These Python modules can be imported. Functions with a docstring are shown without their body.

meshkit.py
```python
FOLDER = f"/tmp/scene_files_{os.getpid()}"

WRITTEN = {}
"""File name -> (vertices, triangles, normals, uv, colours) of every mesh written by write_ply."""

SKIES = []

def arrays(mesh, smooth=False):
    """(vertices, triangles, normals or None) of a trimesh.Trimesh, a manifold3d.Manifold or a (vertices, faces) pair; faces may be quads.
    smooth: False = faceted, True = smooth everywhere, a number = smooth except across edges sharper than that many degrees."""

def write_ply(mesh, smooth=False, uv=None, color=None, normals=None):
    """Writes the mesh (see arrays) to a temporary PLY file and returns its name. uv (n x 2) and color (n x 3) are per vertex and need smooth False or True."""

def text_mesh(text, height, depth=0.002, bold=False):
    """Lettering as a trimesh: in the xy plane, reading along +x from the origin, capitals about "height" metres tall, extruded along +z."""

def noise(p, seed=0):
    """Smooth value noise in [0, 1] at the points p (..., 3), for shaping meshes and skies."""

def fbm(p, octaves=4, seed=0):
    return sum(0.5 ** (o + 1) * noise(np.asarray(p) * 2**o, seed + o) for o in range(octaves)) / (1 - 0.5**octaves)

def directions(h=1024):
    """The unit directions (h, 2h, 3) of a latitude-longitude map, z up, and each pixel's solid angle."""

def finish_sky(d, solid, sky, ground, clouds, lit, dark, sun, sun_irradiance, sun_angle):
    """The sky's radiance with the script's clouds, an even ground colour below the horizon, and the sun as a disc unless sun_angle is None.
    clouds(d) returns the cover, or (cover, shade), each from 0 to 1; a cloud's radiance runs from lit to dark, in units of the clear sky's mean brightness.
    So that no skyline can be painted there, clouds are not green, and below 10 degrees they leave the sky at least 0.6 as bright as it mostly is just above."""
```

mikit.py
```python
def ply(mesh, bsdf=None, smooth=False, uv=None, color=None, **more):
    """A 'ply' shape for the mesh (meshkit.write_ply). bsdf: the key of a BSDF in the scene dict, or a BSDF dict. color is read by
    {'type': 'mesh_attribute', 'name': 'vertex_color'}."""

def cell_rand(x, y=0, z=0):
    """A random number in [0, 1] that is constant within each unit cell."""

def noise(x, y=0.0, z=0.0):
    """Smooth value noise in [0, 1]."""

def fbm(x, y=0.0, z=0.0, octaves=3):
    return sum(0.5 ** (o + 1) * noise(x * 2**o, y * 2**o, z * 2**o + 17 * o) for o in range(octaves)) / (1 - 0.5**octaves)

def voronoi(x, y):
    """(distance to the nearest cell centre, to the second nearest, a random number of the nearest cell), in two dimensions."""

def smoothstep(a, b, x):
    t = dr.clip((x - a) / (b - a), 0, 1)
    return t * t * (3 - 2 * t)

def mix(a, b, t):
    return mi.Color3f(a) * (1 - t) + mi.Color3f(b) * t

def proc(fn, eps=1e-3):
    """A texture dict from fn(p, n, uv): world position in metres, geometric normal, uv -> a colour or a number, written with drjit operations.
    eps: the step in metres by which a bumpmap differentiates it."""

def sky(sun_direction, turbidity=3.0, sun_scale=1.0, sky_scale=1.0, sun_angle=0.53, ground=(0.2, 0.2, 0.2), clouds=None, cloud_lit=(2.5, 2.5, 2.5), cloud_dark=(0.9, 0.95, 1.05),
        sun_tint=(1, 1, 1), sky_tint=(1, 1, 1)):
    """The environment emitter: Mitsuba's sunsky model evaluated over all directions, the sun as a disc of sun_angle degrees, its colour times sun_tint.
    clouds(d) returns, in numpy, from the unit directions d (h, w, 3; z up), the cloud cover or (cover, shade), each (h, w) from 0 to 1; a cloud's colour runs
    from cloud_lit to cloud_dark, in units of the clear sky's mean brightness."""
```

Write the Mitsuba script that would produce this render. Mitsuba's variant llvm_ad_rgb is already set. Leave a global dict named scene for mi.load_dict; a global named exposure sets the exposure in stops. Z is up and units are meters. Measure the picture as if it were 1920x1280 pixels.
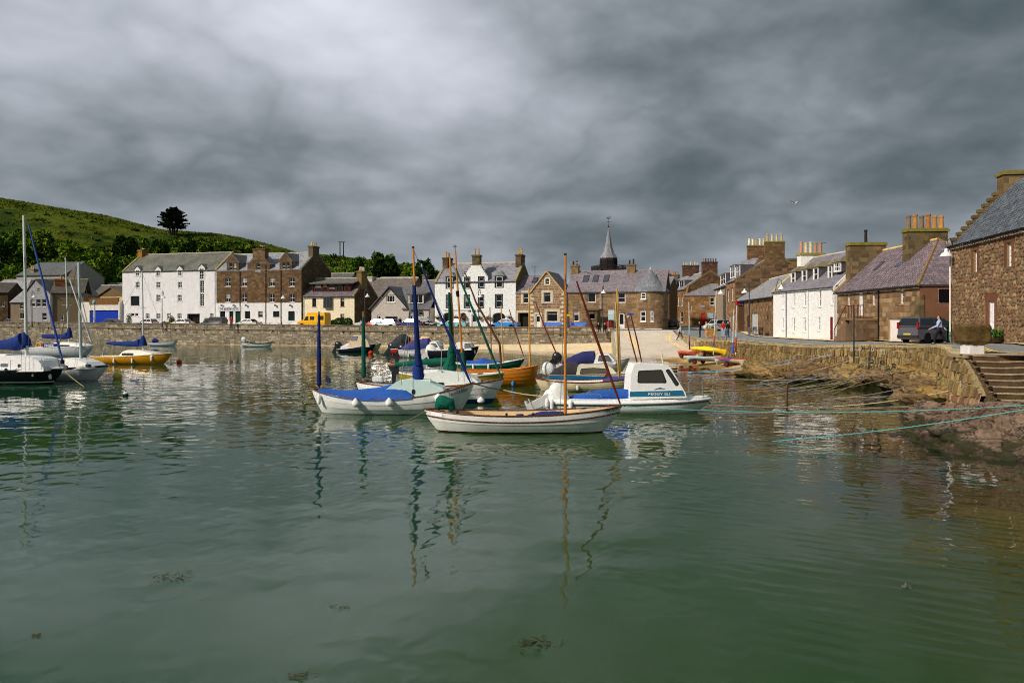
import math, numpy as np, trimesh, drjit as dr, mitsuba as mi, mikit, meshkit
import mapbox_earcut as earcut
from shapely.geometry import Polygon, box as sbox, MultiPolygon
from shapely.ops import unary_union
import manifold3d as m3
RNG = np.random.default_rng(7)
scene, labels = {}, {}
 # -- camera, sky, exposure
F, HZ, ZC = 1507.0, 598.0, 4.0
T4 = mi.ScalarTransform4f
scene['camera'] = {'type': 'perspective', 'fov': 2 * math.degrees(math.atan(960 / F)), 'fov_axis': 'x', 'near_clip': 0.1, 'far_clip': 5000.0,
 'principal_point_offset_y': (640 - HZ) / 1280.0,
 'to_world': T4().look_at(origin=[0, 0, ZC], target=[0, 100, ZC], up=[0, 0, 1])}
exposure = 2.05
SUN = (-0.69, -0.55, 0.57)
def clouds(d):
 z = np.maximum(d[..., 2], 0.015)
 az = np.arctan2(d[..., 0], d[..., 1])
 e = np.sqrt(z + .02)
 c_, s_ = np.cos(az) * (1.25 - e), np.sin(az) * (1.25 - e)
 q = np.stack([s_ * 3.1, c_ * 3.1, e * 3.0], -1)
 w = np.stack([meshkit.fbm(q * 2.0 + 9, 3, 31), meshkit.fbm(q * 2.0 + 40, 3, 32), meshkit.fbm(q * 2.0 + 70, 3, 33)], -1) - .5
 big = meshkit.fbm(q * 1.1 + w * .3 + [7.7, 4.1, 2], 3, 5)
 mid = meshkit.fbm(q * 3.2 + w * .55 + [8.4, 2.2, 0], 6, 11)
 bil = np.abs(2 * meshkit.fbm(q * 4.4 + w * .8 + [1.4, 7.2, 3], 6, 15) - 1)
 lobe = 1.0 * np.exp(-((az + .27) / .27) ** 2 - ((d[..., 2] - .35) / .10) ** 2) + .55 * np.exp(-((az + .10 - (.36 - d[..., 2]) * .55) / .13) ** 2 - ((d[..., 2] - .27) / .09) ** 2)
 side = np.exp(-((az + .58) / .10) ** 2 - ((d[..., 2] - .27) / .07) ** 2)
 front = 1 / (1 + np.exp(-(az - .20) / .11))
 low = np.exp(-(d[..., 2] / .07) ** 2)
 belly = np.exp(-((d[..., 2] - .17) / .07) ** 2)
 sh = .675 + .34 * (big - .5) + .60 * (mid - .5) * (1 - .5 * low) - .26 * (bil - .25) * (1 - .6 * low) - .46 * lobe - .22 * side + .15 * front - .10 * low * (1 - front) + .06 * belly
 sh = np.where(sh > .7, .7 + .3 * np.tanh((sh - .7) / .3), sh)
 return np.ones_like(z), np.clip(sh, 0, 1)
scene['sky'] = mikit.sky(SUN, turbidity=3, sun_scale=.72, sky_scale=1.0, sun_angle=3.5, sun_tint=(.885, .985, 1.22), clouds=clouds,
 cloud_lit=(2.22, 2.32, 2.58), cloud_dark=(.135, .228, .258))
 # -- colours and materials
def lin(c):
 c = np.asarray(c, float) / 255.0
 return np.where(c <= .04045, c / 12.92, ((c + .055) / 1.055) ** 2.4)
def pack(c):
 q = np.clip(np.round(np.sqrt(lin(c)) * 63), 0, 63)
 return float(q[0] * 4096 + q[1] * 64 + q[2])
def unpack(u):
 k = dr.floor(u + .5)
 r = dr.floor(k / 4096)
 g = dr.floor((k - r * 4096) / 64)
 b = k - r * 4096 - g * 64
 return dr.square(r / 63), dr.square(g / 63), dr.square(b / 63)
def plain_fn(p, n, uv):
 r, g, b = unpack(uv.x)
 m = mikit.fbm(p.x * 2.3, p.y * 2.3, p.z * 2.3, 3) * .6 + mikit.noise(p.x * 15, p.y * 15, p.z * 15) * .4 - .5
 s = mikit.noise(p.x * 5, p.y * 5, p.z * .5) - .5
 k = dr.maximum(1 + uv.y * (1.7 * m + .8 * s), .15)
 w = 1 - uv.y * .25 * dr.maximum(m, 0)
 return mi.Color3f(r * k, g * k, b * k * w)
def across(p, n):
 l = dr.sqrt(dr.maximum(n.x * n.x + n.y * n.y, 1e-6))
 return (p.y * n.x - p.x * n.y) / l
def slate_fn(p, n, uv):
 r, g, b = unpack(uv.x)
 u = across(p, n)
 v = p.z / .16
 row = dr.floor(v)
 uu = u / .34 + mikit.cell_rand(row, 3, 1) * 5
 t = mikit.cell_rand(dr.floor(uu), row, 7)
 edge = dr.select((v - row) < .16, .66, 1.0) * dr.select((uu - dr.floor(uu)) < .06, .8, 1.0)
 m = mikit.fbm(p.x * .55, p.y * .55, p.z * .9, 3) - .5
 k = (.76 + .42 * t) * edge * (1 + uv.y * 1.6 * m)
 moss = mikit.smoothstep(.55, .75, mikit.fbm(p.x * 1.3 + 9, p.y * 1.3, p.z * 1.3, 3)) * uv.y
 return mi.Color3f(r * k * (1 + .05 * moss), g * k * (1 + .12 * moss), b * k * (1 - .30 * moss))
def masonry_fn(p, n, uv):
 r, g, b = unpack(uv.x)
 u = across(p, n)
 v = p.z / .33
 row = dr.floor(v)
 uu = u / .62 + mikit.cell_rand(row, 5, 2) * 7
 t = mikit.cell_rand(dr.floor(uu), row, 9)
 joint = dr.select(((v - row) < .10) | ((uu - dr.floor(uu)) < .06), 1.0, 0.0)
 m = mikit.fbm(p.x * 1.5, p.y * 1.5, p.z * 1.5, 3) - .5
 k = (.66 + .62 * t * t + .12 * joint) * (1 + uv.y * 1.5 * m)
 warm = mikit.cell_rand(dr.floor(uu) + 31, row, 4) - .5
 return mi.Color3f(r * k * (1 + .14 * warm), g * k, b * k * (1 - .2 * warm))
def hill_fn(p, n, uv):
 a = mikit.fbm(p.x * .045, p.y * .045, p.z * .06, 4)
 c = mikit.fbm(p.x * .30 + 7, p.y * .30, p.z * .4, 3)
 f = mikit.noise(p.x * 1.7, p.y * 1.7, p.z * 2.2)
 grass = mikit.mix((.052, .082, .007), (.105, .118, .014), mikit.smoothstep(.35, .65, c * .6 + a * .4))
 scrub = mikit.mix((.014, .028, .004), (.034, .058, .008), c)
 k = mikit.smoothstep(.50, .60, a * .65 + c * .35)
 return mikit.mix(grass, scrub, k) * (.78 + .45 * f)
def water_fn(p, n, uv):
 big = mikit.fbm(p.x * .10 + 3, p.y * .07, 0, 3)
 deep = mikit.mix((.0120, .0570, .0255), (.0230, .0620, .0120), mikit.smoothstep(-14, 3, p.x + 8 * (big - .5)))
 sand = mikit.smoothstep(.42, .62, big) * mikit.smoothstep(-2, 5, p.x)
 c = mikit.mix(deep, (.038, .066, .0095), sand * .75)
 shore = mikit.smoothstep(4.5, 12.0, p.x - .06 * (p.y - 26) + 5 * (big - .5))
 weed = mikit.smoothstep(.50, .60, mikit.fbm(p.x * .35, p.y * .22 + 5, 0, 3))
 c = mikit.mix(c, mikit.mix((.050, .055, .014), (.020, .022, .012), weed), shore * .85)
 return c
def rock_fn(p, n, uv):
 r, g, b = unpack(uv.x)
 a = mikit.fbm(p.x * 1.1, p.y * 1.1, p.z * 2.2, 4)
 f = mikit.fbm(p.x * 6 + p.z * 2, p.y * 6, p.z * 12, 4)
 crack = dr.abs(mikit.fbm(p.x * 1.6 + 4, p.y * 2.6, p.z * 3.5, 4) - .5)
 k = (.16 + .72 * a + 1.05 * f * f) * (.22 + .78 * mikit.smoothstep(.0, .06, crack))
 pale = mikit.smoothstep(.56, .70, f) * mikit.smoothstep(.35, .6, a)
 c = mikit.mix(mi.Color3f(r * k, g * k, b * k), mi.Color3f(.22, .19, .15), pale * .35)
 tide = mikit.smoothstep(.02, .42, p.z + .5 * (a - .5))
 weed = mikit.smoothstep(.50, .32, p.z + .45 * (a - .5)) * mikit.smoothstep(.47, .56, mikit.fbm(p.x * 2.2, p.y * 2.2, 1.0, 3))
 c = c * (.32 + .68 * tide)
 return mikit.mix(c, mi.Color3f(.022, .024, .005), weed * .85)
def sand_fn(p, n, uv):
 r, g, b = unpack(uv.x)
 m = mikit.fbm(p.x * .6, p.y * .6, 0, 4) - .5
 f = mikit.noise(p.x * 9, p.y * 9, 0) - .5
 wet = mikit.smoothstep(.02, .28, p.z + .25 * m)
 k = (1 + uv.y * (1.5 * m + .5 * f)) * (.5 + .5 * wet)
 return mi.Color3f(r * k, g * k, b * k)
def bump(inner, fn, scale, eps=.01):
 return {'type': 'bumpmap', 'scale': scale, 'tex': mikit.proc(fn, eps), 'inner': inner}
def mat(name, tex, rough, spec=.4, **kw):
 scene[name] = {'type': 'twosided', 'inner': {'type': 'principled', 'base_color': tex, 'roughness': rough, 'specular': spec, **kw}}
PL = mikit.proc(plain_fn)
mat('matte', PL, .85, .2)
mat('gloss', PL, .28, .5)
mat('enamel', PL, .24, .5, clearcoat=.4, clearcoat_gloss=.6)
mat('metal', PL, .35, .5, metallic=.8)
mat('slate', mikit.proc(slate_fn), .55, .45)
mat('masonry', mikit.proc(masonry_fn), .9, .15)
mat('hillgrass', mikit.proc(hill_fn), .95, .05)
mat('rock', mikit.proc(rock_fn), .75, .3)
mat('sand', mikit.proc(sand_fn), .9, .15)
mat('pane', PL, .17, .6)
scene['leaf'] = {'type': 'twosided', 'inner': {'type': 'diffuse', 'reflectance': PL}}
scene['water_bsdf'] = {'type': 'plastic', 'int_ior': 1.333, 'diffuse_reflectance': mikit.proc(water_fn), 'nonlinear': False}
 # -- keys, labels
def fresh(k):
 if k not in USED:
  USED.add(k)
  return k
 i = COUNT.get(k, 0)
 while True:
  i += 1
  n = f'{k}_{i:03d}'
  if n not in USED:
   COUNT[k] = i
   USED.add(n)
   return n
USED, COUNT = set(), {}
def thing(name, label, cat, group=None):
 k = fresh(name)
 labels[k] = {'label': label, 'category': cat}
 if group:
  labels[k]['group'] = group
 return k
def stuff(k):
 labels.setdefault(k, {})['kind'] = 'stuff'
 return k
def packv(c):
 q = np.clip(np.round(np.sqrt(lin(c)) * 63), 0, 63)
 return q[:, 0] * 4096 + q[:, 1] * 64 + q[:, 2]
def put(key, mesh, m='matte', col=(128, 128, 128), amt=.15, smooth=False, label=None, kind=None, exact=False):
 """mesh as the entry key (numbered when taken, unless exact)."""
 if not exact:
  key = fresh(key)
 V, Fc = np.asarray(mesh[0], float), np.asarray(mesh[1], int)
 if smooth is not True and smooth is not False:
  t = trimesh.graph.smooth_shade(trimesh.Trimesh(V, Fc, process=False), angle=math.radians(smooth), facet_minarea=None)
  V, Fc, smooth = np.array(t.vertices), np.array(t.faces), True
 uv = np.c_[packv(np.asarray(col)), np.full(len(V), amt)] if np.ndim(col) == 2 else np.tile([[pack(col), amt]], (len(V), 1))
 scene[key] = mikit.ply((V, Fc), m, smooth=smooth, uv=uv)
 if label:
  labels.setdefault(key, {})['label'] = label
 if kind:
  labels.setdefault(key, {})['kind'] = kind
 return key
def struct(key, mesh, m, col, amt=.15, smooth=False):
 return put(key, mesh, m, col, amt, smooth, kind='structure')
 # -- mesh tools: a mesh is (vertices, triangles)
def at(px, py, D):
 return np.array([(px - 960) / F * D, D, ZC - (py - HZ) / F * D])
def onz(px, py, z):
 return at(px, py, (ZC - z) * F / (py - HZ))
def join(ms):
 vs, fs, k = [], [], 0
 for v, f in ms:
  vs.append(np.asarray(v, float)); fs.append(np.asarray(f, int) + k); k += len(v)
 return np.vstack(vs), np.vstack(fs)
BOXF = np.array([[0, 2, 1], [0, 3, 2], [4, 5, 6], [4, 6, 7], [0, 1, 5], [0, 5, 4], [1, 2, 6], [1, 6, 5], [2, 3, 7], [2, 7, 6], [3, 0, 4], [3, 4, 7]])
def hexa(p8):
 return np.asarray(p8, float), BOXF
def box(x0, x1, y0, y1, z0, z1):
 return hexa([[x0, y0, z0], [x1, y0, z0], [x1, y1, z0], [x0, y1, z0], [x0, y0, z1], [x1, y0, z1], [x1, y1, z1], [x0, y1, z1]])
def cbox(x0, x1, y0, y1, z0, z1, c=.02):
 c = min(c, .45 * (x1 - x0), .45 * (y1 - y0), .45 * (z1 - z0))
 pts = [[x, y, z] for (a, b) in ((0, 0),) for x in (x0, x0 + c, x1 - c, x1) for y in (y0, y0 + c, y1 - c, y1) for z in (z0, z0 + c, z1 - c, z1)
 if ((x in (x0, x1)) + (y in (y0, y1)) + (z in (z0, z1))) == 1 and ((x in (x0 + c, x1 - c)) + (y in (y0 + c, y1 - c)) + (z in (z0 + c, z1 - c))) == 2]
 return hull(pts)
def hull(pts):
 m = m3.Manifold.hull_points(np.asarray(pts, float)).to_mesh()
 return np.array(m.vert_properties[:, :3], float), np.array(m.tri_verts, int)
def tri2d(poly):
 rings = [np.array(poly.exterior.coords)[:-1]] + [np.array(r.coords)[:-1] for r in poly.interiors]
 v = np.vstack(rings)[:, :2]
 ends = np.cumsum([len(r) for r in rings]).astype(np.uint32)
 return v, earcut.triangulate_float64(np.ascontiguousarray(v), ends).reshape(-1, 3).astype(int), rings
def prism(poly, h0, h1, axes='xy'):
 """A shapely polygon extruded from h0 to h1. axes 'xy': along z; 'xz': the polygon is (x, z), extruded along y."""
 if isinstance(poly, (list, tuple, np.ndarray)):
  poly = Polygon(poly)
 out = []
 for g in getattr(poly, 'geoms', [poly]):
  if g.is_empty or g.area < 1e-7:
   continue
  v, t, rings = tri2d(g)
  a, b, c = v[t[:, 0]], v[t[:, 1]], v[t[:, 2]]
  fl = ((b - a)[:, 0] * (c - a)[:, 1] - (b - a)[:, 1] * (c - a)[:, 0]) < 0
  t[fl] = t[fl][:, ::-1]
  n = len(v)
  V = np.vstack([np.c_[v, np.full(n, h0)], np.c_[v, np.full(n, h1)]])
  fs = [t[:, ::-1], t + n]
  k = 0
  for i, r in enumerate(rings):
   m = len(r)
   area = np.sum(r[:, 0] * np.roll(r[:, 1], -1) - np.roll(r[:, 0], -1) * r[:, 1])
   a = k + np.arange(m)
   b = k + (np.arange(m) + 1) % m
   if (area > 0) == (i > 0):
    a, b = b, a
   fs += [np.c_[a, b, b + n], np.c_[a, b + n, a + n]]
   k += m
  out.append((V, np.vstack(fs)))
 if not out:
  return np.zeros((0, 3)), np.zeros((0, 3), int)
 V, f = join(out)
 if axes == 'xz':
  V, f = V[:, [0, 2, 1]], f[:, ::-1]
 elif axes == 'yz':
  V = V[:, [2, 0, 1]]
 return V, f
def slab(pts, t):
 """A flat polygon of 3-D points (counter-clockwise seen from its outer side) given the thickness t inwards."""
 p = np.asarray(pts, float)
 n = np.zeros(3)
 for i in range(len(p)):
  n += np.cross(p[i], p[(i + 1) % len(p)])
 n /= np.linalg.norm(n)
 k = len(p)
 V = np.vstack([p, p - n * t])
 f = [[0, i, i + 1] for i in range(1, k - 1)] + [[k, k + i + 1, k + i] for i in range(1, k - 1)]
 for i in range(k):
  j = (i + 1) % k
  f += [[i, k + i, k + j], [i, k + j, j]]
 return V, np.array(f)
def tube(pts, r, n=6, cap=True):
 p = np.asarray(pts, float)
 r = np.broadcast_to(np.asarray(r, float), (len(p),))
 t = np.gradient(p, axis=0)
 t /= np.linalg.norm(t, axis=1, keepdims=True) + 1e-12
 ref = np.where(np.abs(t[:, 2:]) < .95, [[0, 0, 1.0]], [[1.0, 0, 0]])
 if np.abs(t[0, 2]) > .7:
  ref = np.tile([[1.0, 0, 0]] if abs(t[:, 0]).max() < .9 else [[0, 1.0, 0]], (len(p), 1))
 a = np.cross(t, ref); a /= np.linalg.norm(a, axis=1, keepdims=True) + 1e-12
 b = np.cross(t, a)
 g = np.arange(n) * 2 * np.pi / n
 V = (p[:, None] + r[:, None, None] * (np.cos(g)[None, :, None] * a[:, None] + np.sin(g)[None, :, None] * b[:, None])).reshape(-1, 3)
 i, j = np.meshgrid(np.arange(len(p) - 1), np.arange(n), indexing='ij')
 q = np.stack([i * n + j, i * n + (j + 1) % n, (i + 1) * n + (j + 1) % n, (i + 1) * n + j], -1).reshape(-1, 4)
 f = [np.vstack([q[:, [0, 1, 2]], q[:, [0, 2, 3]]])]
 if cap:
  k = len(V)
  V = np.vstack([V, p[:1], p[-1:]])
  m = np.arange(n)
  e = (len(p) - 1) * n
  f += [np.c_[np.full(n, k), (m + 1) % n, m], np.c_[np.full(n, k + 1), e + m, e + (m + 1) % n]]
 return V, np.vstack(f)
def rod(a, b, r, r2=None, n=6):
 return tube([a, b], [r, r if r2 is None else r2], n)
def sag(a, b, s, n=14):
 t = np.linspace(0, 1, n)[:, None]
 p = np.asarray(a) * (1 - t) + np.asarray(b) * t
 p[:, 2] -= (4 * s * t * (1 - t))[:, 0]
 return p
def lathe(prof, n=12, c=(0, 0, 0)):
 """prof: (r, z) pairs bottom to top."""
 p = np.asarray(prof, float)
 g = np.arange(n) * 2 * np.pi / n
 V = np.stack([np.outer(p[:, 0], np.cos(g)), np.outer(p[:, 0], np.sin(g)), np.repeat(p[:, 1:], n, 1)], -1).reshape(-1, 3) + c
 i, j = np.meshgrid(np.arange(len(p) - 1), np.arange(n), indexing='ij')
 q = np.stack([i * n + j, i * n + (j + 1) % n, (i + 1) * n + (j + 1) % n, (i + 1) * n + j], -1).reshape(-1, 4)
 k = len(V)
 V = np.vstack([V, np.array([[0, 0, p[0, 1]], [0, 0, p[-1, 1]]]) + c])
 m = np.arange(n)
 e = (len(p) - 1) * n
 return V, np.vstack([q[:, [0, 1, 2]], q[:, [0, 2, 3]], np.c_[np.full(n, k), (m + 1) % n, m], np.c_[np.full(n, k + 1), e + m, e + (m + 1) % n]])
def ball(c, r, n=10, sq=(1, 1, 1)):
 a = np.linspace(-np.pi / 2, np.pi / 2, n // 2 + 2)
 V, f = lathe(np.c_[np.maximum(np.cos(a), 1e-3), np.sin(a)], n)
 return V * r * np.asarray(sq) + c, f
def grid(P):
 h, w = P.shape[:2]
 i, j = np.meshgrid(np.arange(h - 1), np.arange(w - 1), indexing='ij')
 a = i * w + j
 q = np.stack([a, a + 1, a + w + 1, a + w], -1).reshape(-1, 4)
 return P.reshape(-1, 3), np.vstack([q[:, [0, 1, 2]], q[:, [0, 2, 3]]])
def xf(mesh, origin, ang=0.0, s=1.0):
 c, sn = math.cos(ang), math.sin(ang)
 V = np.asarray(mesh[0]) * s
 return np.c_[V[:, 0] * c - V[:, 1] * sn, V[:, 0] * sn + V[:, 1] * c, V[:, 2]] + np.asarray(origin), mesh[1]
def flip(mesh):
 return mesh[0], np.asarray(mesh[1])[:, ::-1]
def sheet(poly, zf, step=2.0):
 """A polygon as a sheet whose height is zf(x, y)."""
 from scipy.spatial import Delaunay
 b = np.array(poly.exterior.segmentize(step).coords)[:-1]
 x0, y0, x1, y1 = poly.bounds
 gx, gy = np.meshgrid(np.arange(x0, x1, step), np.arange(y0, y1, step))
 from shapely import contains_xy
 inner = poly.buffer(-step * .35)
 g = np.c_[gx.ravel(), gy.ravel()]
 g = g[contains_xy(inner, g[:, 0], g[:, 1])]
 p = np.vstack([b, g])
 t = Delaunay(p).simplices
 c = p[t].mean(1)
 t = t[contains_xy(poly, c[:, 0], c[:, 1])]
 a, b2, c2 = p[t[:, 0]], p[t[:, 1]], p[t[:, 2]]
 fl = ((b2 - a)[:, 0] * (c2 - a)[:, 1] - (b2 - a)[:, 1] * (c2 - a)[:, 0]) < 0
 t[fl] = t[fl][:, ::-1]
 return np.c_[p, zf(p[:, 0], p[:, 1])], t
def jit(col, d, r=None):
 r = RNG if r is None else r
 return np.clip(np.asarray(col, float) * (1 + r.uniform(-d, d)) + r.uniform(-d, d, 3) * 18, 0, 255)
def text(s, height, depth=.01, bold=False):
 t = meshkit.text_mesh(s, height, depth, bold)
 return np.array(t.vertices), np.array(t.faces)
 # -- water
def make_water():
 r = np.random.default_rng(3)
 D = np.geomspace(3.0, 150, 1000)
 tx = np.linspace(-.84, .84, 720)
 X, Y = D[:, None] * tx[None], np.repeat(D[:, None], len(tx), 1)
 patch = meshkit.fbm(np.stack([X * .06, Y * .04, 0 * X], -1), 3, 4)
 ruffle = np.clip((patch - .33) * 3.4, .28, 1.3) * np.clip(.42 + Y / 70, .5, .95)
 right = np.clip((X - 1.5) / 5, 0, 1) * np.clip((40 - Y) / 15, 0, 1)
 Z = np.zeros_like(X)
 dD = D[:, None] * (np.log(150 / 3.0) / 1000)
 for lam, slope, cnt, spread in ((.17, .0085, 14, .9), (.32, .0125, 18, .8), (.62, .0125, 18, .7), (1.3, .0080, 14, .6), (2.8, .0040, 9, .5), (6.0, .0018, 6, .6)):
  for _ in range(cnt):
   l = lam * r.uniform(.7, 1.4)
   a = math.pi / 2 + .25 + r.normal(0, spread)
   k = 2 * math.pi / l
   amp = slope / k * r.uniform(.5, 1.3)
   fade = np.clip(l / (2.4 * dD) - .4, 0, 1)
   ph = r.uniform(0, 6.28)
   g = .5 + .5 * np.sin(X * r.uniform(-.35, .35) + Y * r.uniform(-.35, .35) + r.uniform(0, 6))
   Z += amp * fade * (ruffle if lam < 2 else 1) * (.2 + 1.3 * g) * np.sin(k * (X * math.cos(a) + Y * math.sin(a)) + ph)
 for _ in range(5):
  l = r.uniform(.34, .62); a = 1.02 + r.normal(0, .10); k = 2 * math.pi / l
  Z += right * .022 / k * (.3 + .7 * np.sin(X * r.uniform(-.3, .3) + Y * r.uniform(-.3, .3) + r.uniform(0, 6)) ** 2) * np.clip(l / (2.4 * dD) - .4, 0, 1) * np.sin(k * (X * math.cos(a) + Y * math.sin(a)) + r.uniform(0, 6))
 return grid(np.stack([X, Y, Z], -1))
struct('water', make_water(), 'water_bsdf', (30, 60, 50), 0, True)
far = box(-900, 900, -400, 420, -4, -.35)
struct('seabed', far, 'sand', (120, 110, 80), .3)
 # -- the quays: levels, lines
CP = np.array([(-120, 160, 2.6), (-60, 142, 2.6), (0, 120, 2.55), (18, 112, 2.55), (22, 128, 2.55), (30, 150, 2.75), (34, 175, 2.8), (34, 121, 2.1), (30, 93, 2.0), (21, 90, 1.95), (19, 82, 1.9),
 (27, 80, 2.05), (19, 64, 2.1), (28, 70, 2.1), (19, 54, 2.25), (27, 55, 2.4), (24, 48.5, 2.42), (22, 36, 2.45), (27, 46, 2.62), (25.6, 40, 2.75), (30, 20, 2.9), (60, 20, 3.0)])
def deck_z(x, y):
 d2 = (np.asarray(x)[..., None] - CP[:, 0]) ** 2 + (np.asarray(y)[..., None] - CP[:, 1]) ** 2 + 1.0
 w = d2 ** -1.6
 return (w * CP[:, 2]).sum(-1) / w.sum(-1)
WALL_A, WALL_B = np.array([-125.0, 152.0]), np.array([13.3, 106.0])
RIGHT = np.array([(20.2, 97.0), (19.2, 82.0), (19.0, 64), (18.8, 55.0), (19.4, 52.2), (21.0, 50.2), (23.3, 48.6), (24.0, 46.8), (22.9, 43.2), (21.3, 39.2), (19.5, 35.0)])
FA, FB = np.array([-960 / F * 150, 150.0]), np.array([285 / F * 115, 115.0])
FU = (FB - FA) / np.linalg.norm(FB - FA)
WU = (WALL_B - WALL_A) / np.linalg.norm(WALL_B - WALL_A)
WN = np.array([-WU[1], WU[0]])
def slip_z(x, y):
 t = np.clip((np.asarray(y) - 79.5) / (107.0 - 79.5), -1.2, 1)
 return np.where(t > 0, 2.45 * t ** .92 if np.ndim(t) == 0 else 2.45 * np.abs(t) ** .92, t * 1.2) + .05
far_in = WALL_B + WN * .5
deck = Polygon([tuple(WALL_A + WN * .5), tuple(far_in), (14.5, 108.5), (21.5, 107.5), tuple(RIGHT[0])] + [tuple(p) for p in RIGHT[1:]] + [(22.2, 33.6), (23.2, 30), (24, 20), (70, 20), (70, 190), (-140, 190)])
struct('quay_road', sheet(deck, deck_z, 2.2), 'matte', (112, 114, 116), .22)
slip = Polygon([(13.6, 106.6), (21.4, 107.2), (20.25, 97), (19.25, 82), (19.1, 68), (8.0, 68), (10.6, 84), (12.9, 104)])
struct('slipway', sheet(slip, slip_z, 1.4), 'sand', (188, 178, 164), .25)
lx = np.array([(13.55, 106.6), (12.88, 104), (10.58, 84), (9.0, 74)]); ly = np.linspace(106.6, 74, 30); lxx = np.interp(-ly, -lx[:, 1], lx[:, 0]); lz = slip_z(lxx, ly)
struct('slipway_edge', grid(np.stack([np.stack([lxx - .06, ly, lz - 2], -1), np.stack([lxx - .05, ly, lz + .03], -1), np.stack([lxx + .3, ly, lz + .03], -1), np.stack([lxx + .3, ly, lz - .3], -1)])), 'matte', (158, 146, 124), .35)
sw_ = thing('slip_wall', 'low stone wall holding the road beside the right edge of the slipway', 'wall')
e_ = np.array([(21.9, 107.6), (21.3, 104), (20.3, 97.0), (19.25, 82.0), (19.1, 74)])
q_ = np.linspace(0, 1, 50); ex, ey = np.interp(q_, np.linspace(0, 1, 5), e_[:, 0]), np.interp(q_, np.linspace(0, 1, 5), e_[:, 1]); ez = deck_z(ex, ey) + .04
put(sw_ + '__face', grid(np.stack([np.stack([ex - .12, ey, ez * 0 - .6], -1), np.stack([ex - .02, ey, ez], -1), np.stack([ex + .55, ey, ez], -1), np.stack([ex + .55, ey, ez - .5], -1)])), 'masonry', (150, 134, 104), .4)
struct('slipway_apron', join([sheet(Polygon([(13.3, 106), (14.6, 108.8), (21.6, 107.8), (21.4, 106.9), (13.6, 106.4)]), lambda x, y: slip_z(x, y) * 0 + np.where(y > 107, deck_z(x, y) + .004, slip_z(x, y) + .004), 1.0)]), 'matte', (120, 120, 120), .2)
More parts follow.
